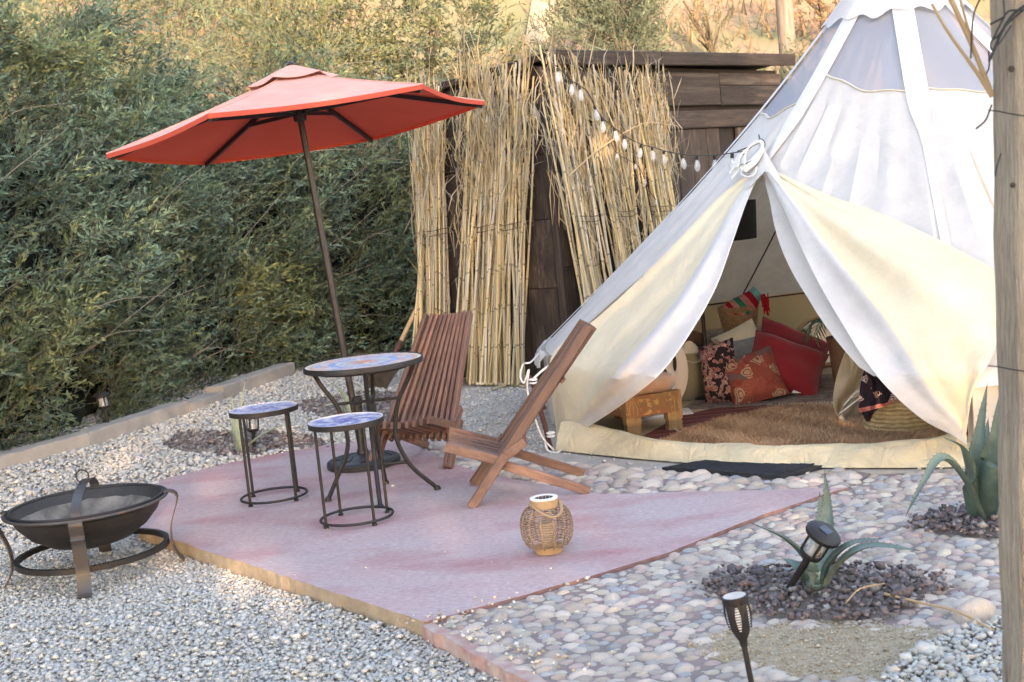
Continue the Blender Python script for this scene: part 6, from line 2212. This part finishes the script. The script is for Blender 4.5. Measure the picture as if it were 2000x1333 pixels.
def tilt(lean, yaw, roll=0):
    """cushion standing on its edge, leaning back, turned"""
    return Matrix.Rotation(yaw, 3, 'Z') @ Matrix.Rotation(R(90) - lean, 3, 'X') @ Matrix.Rotation(roll, 3, 'Z')
FZ = .010
# rugs
def rug(name, label, pts, mat, z, fringe=None, th=.006):
    w_ = [G(x, y, z) for x, y in pts]
    t = thing(name, label, 'rug', w_[0])
    b = MB(); b.prism([tuple(p[:2]) for p in w_], z - th + .001, z); b.build('rug_weave', mat, t, smooth_=False)
    if fringe:
        for (i, j, nf) in fringe:
            V, F = [], []
            b = MB()
            a, c = w_[i], w_[j]
            for k in range(nf):
                q = (k + .5) / nf
                p = a + (c - a) * q
                o_ = norm(np.array([(c - a)[1], -(c - a)[0], 0]))
                e = p + o_ * random.uniform(.04, .07) + (c - a) * random.uniform(-.6, .6) / nf
                b.tube([tuple(p + np.array([0, 0, .001])), tuple((p + e) / 2 + np.array([0, 0, .004])), tuple(e)], .0035, 4)
            tag(b.build('fringe', 'fringe', t), kind='stuff')
    return t
rug('kilim_rug', 'dark red striped kilim rug beside the carved bench', [(1225, 868), (1330, 812), (1395, 797), (1562, 789), (1480, 812), (1395, 838), (1310, 862)], 'kilim', FZ + .008, [(3, 4, 0)] if False else None)
rug('grey_rug', 'grey-brown rug with white fringe under the cushions', [(1330, 800), (1420, 742), (1800, 722), (1840, 772), (1700, 782), (1520, 790)], 'greyrug', FZ + .003, [(4, 3, 46), (5, 4, 30)])
# shag rug with real pile
SP = [G(x, y, FZ) for x, y in ((1268, 880), (1330, 850), (1420, 822), (1545, 797), (1640, 800), (1740, 806), (1850, 846), (1800, 878), (1640, 892), (1450, 890))]
sg_ = thing('shag_rug', 'shaggy tan rug just inside the tent doorway', 'rug', SP[0])
b = MB(); b.prism([tuple(p[:2]) for p in SP], FZ + .001, FZ + .018); b.build('rug_backing', 'seagrass', sg_, smooth_=False)
pp = np.array([p[:2] for p in SP]); lo, hi = pp.min(0), pp.max(0)
n = 40000
X = rng.uniform(lo[0], hi[0], n); Y = rng.uniform(lo[1], hi[1], n)
k_ = inpoly(X, Y, pp); X, Y = X[k_], Y[k_]; n = len(X)
L = rng.uniform(.022, .045, n)
cl = np.sin(X * 31 + 2 * np.sin(Y * 23)) * np.sin(Y * 37)
dx = rng.normal(0, .5, n) + .5 * cl; dy = rng.normal(-.2, .5, n) + .4 * np.sin(X * 17 + Y * 9)
w_ = .0035
an = rng.uniform(0, 3.14, n)
b0 = np.stack([X - np.cos(an) * w_, Y - np.sin(an) * w_, np.full(n, FZ + .015)], 1)
b1 = np.stack([X + np.cos(an) * w_, Y + np.sin(an) * w_, np.full(n, FZ + .015)], 1)
tp = np.stack([X + dx * L, Y + dy * L, FZ + .015 + L * .75], 1)
V = np.stack([b0, b1, tp], 1).reshape(-1, 3)
cg = np.array([(.52, .32, .185)]) * rng.uniform(.7, 1.3, (n, 1))
o = link('pile', npmesh('pile', V - np.array(sg_.location), np.arange(len(V)).reshape(-1, 3), np.repeat(cg, 3, 0)), 'shag', sg_); tag(o, kind='stuff')

# carved bench
K = G(1228, 856, FZ); K[2] = FZ
e1 = norm(np.array([.93, .22, 0])); e2 = norm(np.array([-.37, .90, 0]))
bn = thing('carved_bench', 'low carved wooden bench with a faded cushion inside the tent', 'bench', K)
def bq(a, c, z): return K + e1 * a + e2 * c + np.array([0, 0, z])
W1, W2 = .33, .72
AX = Matrix((Vector(tuple(e1)), Vector(tuple(e2)), Vector((0, 0, 1)))).transposed()
for (a, c) in ((.045, .03), (W1 - .03, .03), (.045, W2 - .03), (W1 - .03, W2 - .03)):
    b = MB()
    ctr = bq(a, c, 0)
    for (z0, z1, s_) in ((0, .026, .086), (.030, .040, .080), (.044, .054, .086), (.058, .068, .080), (.072, .235, .092)):
        b.box((ctr[0], ctr[1], K[2] + (z0 + z1) / 2), (s_, s_ * .55, z1 - z0 + .006), AX)
    lg = b.build('leg', 'benchwood', bn, smooth_=False)
    b = MB()
    for q in (-1, 0, 1):
        b.tube([tuple(ctr - e2 * .0262 + e1 * (.018 * q) + np.array([0, 0, .10])), tuple(ctr - e2 * .0262 + e1 * (.026 * q) + np.array([0, 0, .16])), tuple(ctr - e2 * .0262 + e1 * (.010 * q) + np.array([0, 0, .21]))], .005, 5)
    b.build('carving', 'benchwood', lg)
for (p, q, ln_, ax_) in ((bq(W1 / 2, .012, .175), 0, W1, e1), (bq(W1 / 2, W2 - .012, .175), 0, W1, e1), (bq(.012, W2 / 2, .175), 0, W2, e2), (bq(W1 - .012, W2 / 2, .175), 0, W2, e2)):
    b = MB(); b.box(tuple(p), (ln_, .022, .125), axis3(ax_)); b.build('rail', 'benchpaint', bn, smooth_=False, bevel=.004)
b = MB()
g = []
for (ins, z) in ((.03, .236), (.004, .246), (-.012, .270), (-.012, .305), (.0, .328), (.03, .340), (.09, .346), (.16, .347)):
    row = []
    for a in np.linspace(0, 2 * math.pi, 49):
        cx_, sy_ = math.cos(a), math.sin(a)
        u = math.copysign(abs(cx_) ** .28, cx_); v_ = math.copysign(abs(sy_) ** .28, sy_)
        row.append(bq(W1 / 2 + u * (W1 / 2 - ins), W2 / 2 + v_ * (W2 / 2 - ins), z + .005 * math.sin(5 * u + 4 * v_)))
    g.append(row)
b.sheet(g)
b.add([tuple(p) for p in g[-1][:-1]], [tuple(range(48))])
cu = b.build('seat_pad', 'benchcloth', bn)

# white oval panel with cut-outs, behind the bench
oc = D(1278, 735, 8.05)
ov = thing('oval_panel', 'white oval board with dark finger holes behind the bench', 'panel', (oc[0], oc[1], 0))
OX = norm(np.array([.80, .35, 0.0])); OZ = np.array([.06, .04, 1.0])
def op(u, v, o_=0.0):
    nrm_ = norm(np.cross(OX, OZ))
    return oc + OX * u + OZ * v + nrm_ * o_
b = MB()
N_ = 40
rim_ = [(.245 * math.cos(a) * (1 + .0 * math.sin(a)), .265 * math.sin(a)) for a in np.linspace(0, 2 * math.pi, N_, endpoint=False)]
g = []
for (sc_, o_) in ((0, .02), (.5, .022), (.93, .016), (1.0, .004), (.98, -.012), (0, -.012)):
    g.append([op(u * sc_, v * sc_, o_) for u, v in rim_] + [op(rim_[0][0] * sc_, rim_[0][1] * sc_, o_)])
b.sheet(g)
b.build('board', 'whiteplastic', ov)
for (u, v, ru_, rv_) in ((.135, .06, .014, .05), (.05, .01, .03, .032), (-.08, .02, .03, .032)):
    b = MB()
    b.lathe([(0, .001), (1.0, .001)], 20)
    b.v = [tuple(op(u + x * ru_, v + y * rv_, .0245)) for x, y, z in b.v]
    b.build('finger_hole', 'blackwire', ov)
b = MB(); b.box((oc[0] + .05, oc[1] + .06, oc[2] - .27), (.34, .20, .05)); b.build('board_foot', 'whiteplastic', ov, smooth_=False, bevel=.012)

# floor lamp with a wide black drum shade
LB = G(1386, 775, FZ)
lp = thing('floor_lamp', 'floor lamp with black drum shade beside the left tent flap', 'lamp', LB)
lt_ = LB + np.array([.0, 0, 1.30])
b = MB(); b.tube([tuple(LB + np.array([0, 0, .02])), tuple(lt_)], .014, 10); b.build('pole', 'pole_bronze', lp)
b = MB(); b.lathe([(.14, 0), (.14, .015), (.02, .025)], 28, tuple(LB), cap0=True); b.build('foot_plate', 'metal_dark', lp)
sc0 = D(1426, 432, LB[1] + .05)
b = MB(); b.lathe([(.165, -.125), (.178, .125), (.174, .125), (.161, -.125), (.165, -.125)], 48, tuple(sc0)); b.build('lamp_shade', 'shade', lp)
b = MB(); b.tube(catmull([lt_, lt_ + np.array([.02, 0, .08]), np.array([(lt_[0] + sc0[0]) / 2, sc0[1], sc0[2] + .22]), sc0 + np.array([0, 0, .15]), sc0 + np.array([0, 0, .06])], 4), .008, 8); b.build('arm', 'pole_bronze', lp)
b = MB()
for k in range(3):
    a = k * 2.094
    b.tube([tuple(sc0 + np.array([0, 0, .1])), tuple(sc0 + np.array([math.cos(a) * .175, math.sin(a) * .175, .11]))], .003, 5)
b.build('shade_spider', 'metal_dark', lp)

# brown chair back and bin deep in the tent
cb = D(1350, 655, 8.75)
ch = thing('brown_chair', 'dark brown chair with rounded back behind the lamp', 'chair', (cb[0], cb[1], 0))
b = MB()
rows_ = []
for i in range(9):
    a = math.pi * i / 8
    rows_.append([(cb[0] + .10 * -math.cos(a), cb[1], cb[2] - .10 + (.13 * math.sin(a) ** .6)), (cb[0] + .10 * -math.cos(a), cb[1], cb[2] - .16)])
b.sheet(rows_, .02); b.build('backrest', 'darkbrown', ch, smooth_=False)
b = MB(); b.box((cb[0], cb[1] + .17, cb[2] - .22), (.34, .34, .03)); b.build('seat', 'darkbrown', ch, smooth_=False, bevel=.006)
for (sx_, sy_) in ((-1, -1), (1, -1), (-1, 1), (1, 1)):
    b = MB(); b.tube([(cb[0] + sx_ * .15, cb[1] + .17 + sy_ * .15, FZ), (cb[0] + sx_ * .14, cb[1] + .17 + sy_ * .14, cb[2] - .235)], .014, 8); b.build('leg', 'darkbrown', ch)
for sx_ in (-1, 1):
    b = MB(); b.tube([(cb[0] + sx_ * .085, cb[1] + .012, cb[2] - .21), (cb[0] + sx_ * .085, cb[1] + .012, cb[2] - .1)], .012, 8); b.build('back_upright', 'darkbrown', ch)
bp_ = G(1350, 778, FZ)
bi = thing('storage_bin', 'olive plastic storage bin behind the floral cushion', 'bin', bp_)
b = MB(); b.lathe([(.10, 0), (.12, .30), (.128, .30), (.128, .315), (.118, .315), (.10, .01), (0, .01)], 28, tuple(bp_), cap0=True); b.build('bin_shell', 'bin', bi)
b = MB(); b.lathe([(.128, .30), (.134, .302), (.134, .316), (.126, .318)], 28, tuple(bp_)); b.build('bin_rim', 'bin', bi)
cl_ = thing('white_cloth', 'crumpled white cloth lying on the storage bin', 'cloth', bp_ + np.array([0, 0, .3]))
b = MB()
b.sheet([[(bp_[0] + .12 * u, bp_[1] + .12 * v, FZ + .34 + .05 * math.sin(3 * u + 1) * math.cos(4 * v) - .05 * (u * u + v * v)) for u in np.linspace(-1, 1, 12)] for v in np.linspace(-1, 1, 12)], .004)
b.build('cloth_sheet', 'creamcloth', cl_)

# daybed with patterned cover, basket and blanket on it
db = D(1440, 690, 9.25)
bd = thing('pattern_pouf', 'low pouf with cream and brown printed cover behind the cushions', 'pouf', (db[0], db[1], FZ))
top_z = D(1445, 647, 9.2)[2]
b = MB()
g = []
for (r_, z) in ((0, top_z), (.86, top_z - .002), (.97, top_z - .02), (1.0, top_z - .06), (1.0, .07), (.96, .02), (.9, FZ)):
    g.append([(db[0] + .24 * r_ * math.copysign(abs(math.cos(a)) ** .5, math.cos(a)), db[1] + .05 + .24 * r_ * math.copysign(abs(math.sin(a)) ** .5, math.sin(a)), z) for a in np.linspace(0, 2 * math.pi, 41)])
b.sheet(g); b.build('pouf_cover', 'patterned', bd)
b = MB(); b.tube([(db[0] + .243 * math.copysign(abs(math.cos(a)) ** .5, math.cos(a)), db[1] + .05 + .243 * math.copysign(abs(math.sin(a)) ** .5, math.sin(a)), top_z - .03) for a in np.linspace(0, 2 * math.pi, 40, endpoint=False)], .006, 5, closed=True); b.build('pouf_piping', 'patterned', bd)
def basket(name, label, c, r0, r1, h, mat, coil, chunky=False):
    t = thing(name, label, 'basket', c)
    n_ = int(h / coil)
    for i in range(n_):
        z = c[2] + coil * (i + .5)
        q = i / max(1, n_ - 1)
        r_ = r0 + (r1 - r0) * q
        m_ = 64
        b = MB()
        pts = [(c[0] + (r_ + (.004 if chunky else .0015) * math.sin(16 * a + math.pi * (i % 2))) * math.cos(a), c[1] + (r_ + (.004 if chunky else .0015) * math.sin(16 * a + math.pi * (i % 2))) * math.sin(a), z + (.003 if chunky else 0) * math.cos(16 * a)) for a in np.linspace(0, 2 * math.pi, m_, endpoint=False)]
        b.tube(pts, coil * .56, 6, closed=True)
        b.build('coil', mat, t)
    b = MB(); b.lathe([(0, .004), (r0, .004)], 24, tuple(c)); b.build('bottom', mat, t)
    return t
bc = D(1445, 645, 9.12); bc = np.array([bc[0], bc[1], top_z + .002])
bk = basket('wicker_basket', 'brown wicker basket holding the striped blanket', bc, .108, .138, .195, 'basket', .0125)
for s__ in (-1, 1):
    b = MB(); b.tube([(bc[0] + .05 * math.cos(a) * 1.0, bc[1] - .138 * s__ - .006 * s__, bc[2] + .19 - .035 * math.sin(a)) for a in np.linspace(0, math.pi, 9)], .006, 6); b.build('handle', 'basket', bk)
bl_ = thing('striped_blanket', 'rolled red, pink, green and turquoise blanket in the wicker basket', 'blanket', bc + np.array([0, 0, .18]))
cols_ = [((.62, .26, .25), 'pink'), ((.45, .02, .035), 'crimson'), ((.60, .28, .25), 'rose'), ((.02, .20, .13), 'green'), ((.55, .20, .18), 'salmon'), ((.38, .015, .03), 'red'), ((.16, .42, .40), 'turquoise')]
a0 = D(1432, 603, 9.05); a1 = D(1490, 566, 9.05)
dirb = norm(a1 - a0); perp = norm(np.cross(dirb, np.array([0, -1, 0])))
nst = len(cols_)
for k, (c_, nm) in enumerate(cols_):
    mname = 'knit_' + nm
    MT[mname] = M('knit_' + nm, c_, tuple(x * .75 for x in c_), rough=.95, scale=40, bump=.5, bscale=110, spec=.1)
    t0_, t1_ = k / nst, (k + 1) / nst
    b = MB()
    g = []
    for i in range(5):
        q = t0_ + (t1_ - t0_) * i / 4
        ctr = D(1420 + 60 * q, 614 - 44 * q + 8 * math.sin(math.pi * q), 9.08)
        hw_ = (.085 + .05 * math.sin(math.pi * min(1, q * 1.1))) 
        row = []
        for a in np.linspace(0, 2 * math.pi, 25):
            rr2 = hw_ * (1 + .07 * math.sin(3 * a + 5 * q) + .02 * math.sin(i * 1.57))
            row.append(ctr + np.array([-.55, 0, .80]) * rr2 * math.cos(a) * .62 + np.array([0, 1, 0]) * rr2 * .75 * math.sin(a))
        g.append(row)
    b.sheet(g); b.build('stripe', mname, bl_)
b = MB()
for k in range(26):
    p = D(1488 + random.uniform(-3, 14), 575 + random.uniform(-3, 14), 8.98)
    e = D(1492 + random.uniform(-6, 12), 604 + random.uniform(-6, 14), 8.98)
    b.tube([tuple(p), tuple((p + e) / 2 + np.array([random.uniform(-.01, .01), -.01, .005])), tuple(e)], .004, 4)
tag(b.build('tassels', 'knit_crimson', bl_), kind='stuff')

# cushions
def cpos(px, py, Y): 
    return D(px, py, Y)
cushion('floral_cushion', 'pink and black floral cushion leaning beside the lamp pole', cpos(1405, 728, 8.42), (.24, .42, .15), tilt(R(20), R(-28), R(10)), 'floral', seed=1)
cushion('paisley_cushion', 'rust-red paisley cushion in front of the pile', cpos(1470, 738, 8.32), (.36, .36, .15), tilt(R(34), R(-8), R(14)), 'paisley', seed=2)
cushion('red_cushion', 'large plain dark red cushion at the front of the pile', cpos(1535, 714, 8.45), (.50, .40, .16), tilt(R(40), R(12), R(-32)), 'redvelvet', seed=3)
cushion('red_cushion', 'dark red cushion half hidden behind the larger red one', cpos(1545, 688, 8.8), (.50, .38, .15), tilt(R(35), R(16), R(-34)), 'redvelvet', seed=4)
cushion('cream_cushion', 'plain cream cushion behind the paisley one', cpos(1445, 668, 8.88), (.32, .22, .11), tilt(R(30), R(0), R(22)), 'creamcloth', seed=5)
cushion('grey_cushion', 'small grey cushion wedged between the cream and red ones', cpos(1452, 690, 8.72), (.22, .20, .10), tilt(R(30), R(0), R(5)), 'greycloth', seed=6)
tg = thing('paper_tag', 'small white paper tag lying against the front red cushion', 'tag', G(1560, 768, FZ))
b = MB(); q = [D(1546, 768, 8.3), D(1556, 754, 8.32), D(1567, 756, 8.32), D(1567, 768, 8.3)]; b.add([tuple(p) for p in q] + [tuple(p + np.array([0, .006, 0])) for p in q], [(0, 1, 2, 3), (7, 6, 5, 4), (0, 4, 5, 1), (1, 5, 6, 2), (2, 6, 7, 3), (3, 7, 4, 0)]); b.build('card', 'tag', tg, smooth_=False)

# arched mirror
mc = D(1622, 735, 9.35); 
mr = thing('arched_mirror', 'arched mirror in a light wood frame leaning by the back wall', 'mirror', (mc[0], mc[1], FZ))
tz = D(1622, 613, 9.45)[2]
hw_ = .27
MT['mirror'] = M('mirror_glass', (.62, .63, .64), (.6, .61, .62), rough=.04, metal=1.0, scale=1)
def arch(w2, zt_, y_, n_=18):
    pts = [(-w2, FZ + .02)] + [(-w2 * math.cos(a), zt_ - w2 + w2 * math.sin(a)) for a in np.linspace(0, math.pi, n_)] + [(w2, FZ + .02)]
    return [(mc[0] + x, mc[1] + y_ + .25 * (z - FZ) * .6, z) for x, z in pts]
ap_ = arch(hw_, tz, 0)
b = MB(); b.add(arch(hw_ - .006, tz - .006, .0), [tuple(range(len(ap_)))[::-1]]); b.build('mirror_glass', 'mirror', mr, smooth_=False)
b = MB(); b.add(arch(hw_ - .006, tz - .006, .012), [tuple(range(len(ap_)))]); b.build('mirror_back', 'darkbrown', mr, smooth_=False)
b = MB(); b.tube(ap_ , .020, 8, closed=True); b.build('frame', 'rattan_light', mr)

# potted palm
pp_ = D(1652, 745, 8.45); pp_[2] = FZ
pz = D(1650, 657, 8.45)[2]
pl = thing('potted_palm', 'dark green palm in a brown pot behind the right flap', 'potted plant', pp_)
b = MB(); b.lathe([(.075, 0), (.10, pz - FZ - .02), (.108, pz - FZ - .02), (.108, pz - FZ), (.096, pz - FZ), (.09, pz - FZ - .03), (0, pz - FZ - .03)], 24, tuple(pp_), cap0=True); b.build('pot', 'pot', pl)
for k in range(11):
    a = k * 2.4 + .4
    base_ = np.array([pp_[0], pp_[1], pz - .02])
    out_ = np.array([math.cos(a), math.sin(a), 0])
    L_ = random.uniform(.16, .27)
    pts = catmull([base_, base_ + out_ * L_ * .35 + np.array([0, 0, .12]), base_ + out_ * L_ * .75 + np.array([0, 0, .14]), base_ + out_ * L_ + np.array([0, 0, .06])], 4)
    b = MB()
    b.tube(pts, .003, 4)
    for i in range(3, len(pts)):
        tng = norm(pts[i] - pts[i - 1])
        for s__ in (-1, 1):
            sdv = norm(np.cross(tng, np.array([0, 0, 1]))) * s__
            tipv = pts[i] + sdv * .075 + tng * .05 - np.array([0, 0, .03])
            wv_ = tng * .008
            b.add([tuple(pts[i] - wv_), tuple((pts[i] + tipv) / 2 - wv_ + np.array([0, 0, .006])), tuple(tipv), tuple((pts[i] + tipv) / 2 + wv_ + np.array([0, 0, .006]))], [(0, 1, 2, 3)])
    b.build('frond', 'palm', pl)

# inner cream curtain hanging behind the right flap, with a mesh panel
ic = thing('inner_curtain', 'cream inner door curtain gathered behind the right flap', 'curtain', (G(1680, 825)[0], G(1680, 825)[1], 0))
def curt(rows_, nm, mat, amp=.012):
    Lp = catmull([(*a, Y) for a, c, Y in rows_], 4); Rp = catmull([(*c, Y) for a, c, Y in rows_], 4)
    g = []
    for i in range(len(Lp)):
        row = []
        for j in range(13):
            q = j / 12
            p = D(Lp[i][0] + (Rp[i][0] - Lp[i][0]) * q, Lp[i][1] + (Rp[i][1] - Lp[i][1]) * q, Lp[i][2] + .25 * q)
            row.append(p + np.array([0, amp * math.sin(j * 1.1 + i * .3), 0]))
        g.append(row)
    b = MB(); b.sheet(g, .003)
    return b.build(nm, mat, ic)
curt([((1668, 648), (1740, 690), 7.35), ((1648, 700), (1745, 735), 7.3), ((1632, 750), (1740, 765), 7.25), ((1626, 790), (1690, 772), 7.22), ((1634, 812), (1655, 785), 7.2)], 'curtain_cloth', 'canvas_in', .02)
curt([((1655, 782), (1700, 765), 7.24), ((1642, 806), (1698, 790), 7.2), ((1638, 818), (1688, 812), 7.18), ((1664, 826), (1676, 824), 7.16)], 'curtain_netting', 'netting_in')
for path in (((1648, 792), (1680, 762), (1735, 750)), ((1640, 808), (1690, 772), (1740, 756))):
    b = MB(); b.tube(catmull([D(x, y, 7.12) for x, y in path], 4), .004, 5); b.build('curtain_tie', 'rope', ic)

# seagrass basket with dark printed cloth
sb = G(1772, 842, FZ); sb = np.array([sb[0], sb[1] + .06, FZ + .02])
basket('seagrass_basket', 'chunky seagrass basket just inside the right of the doorway', sb, .20, .175, .225, 'seagrass', .0225, True)
dc = thing('printed_cloth', 'dark printed cloth with red border draped over the seagrass basket', 'cloth', sb + np.array([0, 0, .2]))
rows_ = [((1688, 723), (1692, 725)), ((1682, 748), (1722, 745)), ((1679, 772), (1742, 768)), ((1677, 795), (1748, 782)), ((1686, 812), (1712, 800)), ((1694, 824), (1698, 822))]
Lp = catmull([(*a, 0) for a, c in rows_], 4); Rp = catmull([(*c, 0) for a, c in rows_], 4)
g = []
Yc = sb[1] - .215
for i in range(len(Lp)):
    g.append([D(Lp[i][0] + (Rp[i][0] - Lp[i][0]) * j / 10, Lp[i][1] + (Rp[i][1] - Lp[i][1]) * j / 10, Yc - .01 + .06 * abs(j / 10 - .35) + .008 * math.sin(j * 1.9 + i * .4)) for j in range(11)])
b = MB(); b.sheet(g, .004); b.build('cloth_sheet', 'darkcloth', dc)
for q in (.62, .70):
    i = int(len(Lp) * q)
    MT['pinkband'] = MT.get('pinkband') or M('pink_border', (.55, .24, .22), (.42, .10, .09), rough=.9, scale=30)
    b = MB(); b.tube([tuple(np.array(p) + np.array([0, -.006, 0])) for p in g[i]], .006, 5); b.build('cloth_border', 'pinkband', dc)

# sandals-like white cord on the rug edge, small details
cd = thing('white_rope', 'white cord lying on the rug beside the bench', 'rope', G(1340, 845, FZ))
b = MB(); b.tube(catmull([G(x, y, FZ + .018) for x, y in ((1318, 838), (1335, 846), (1360, 843), (1392, 836))], 5), .004, 5); b.build('cord', 'rope', cd)
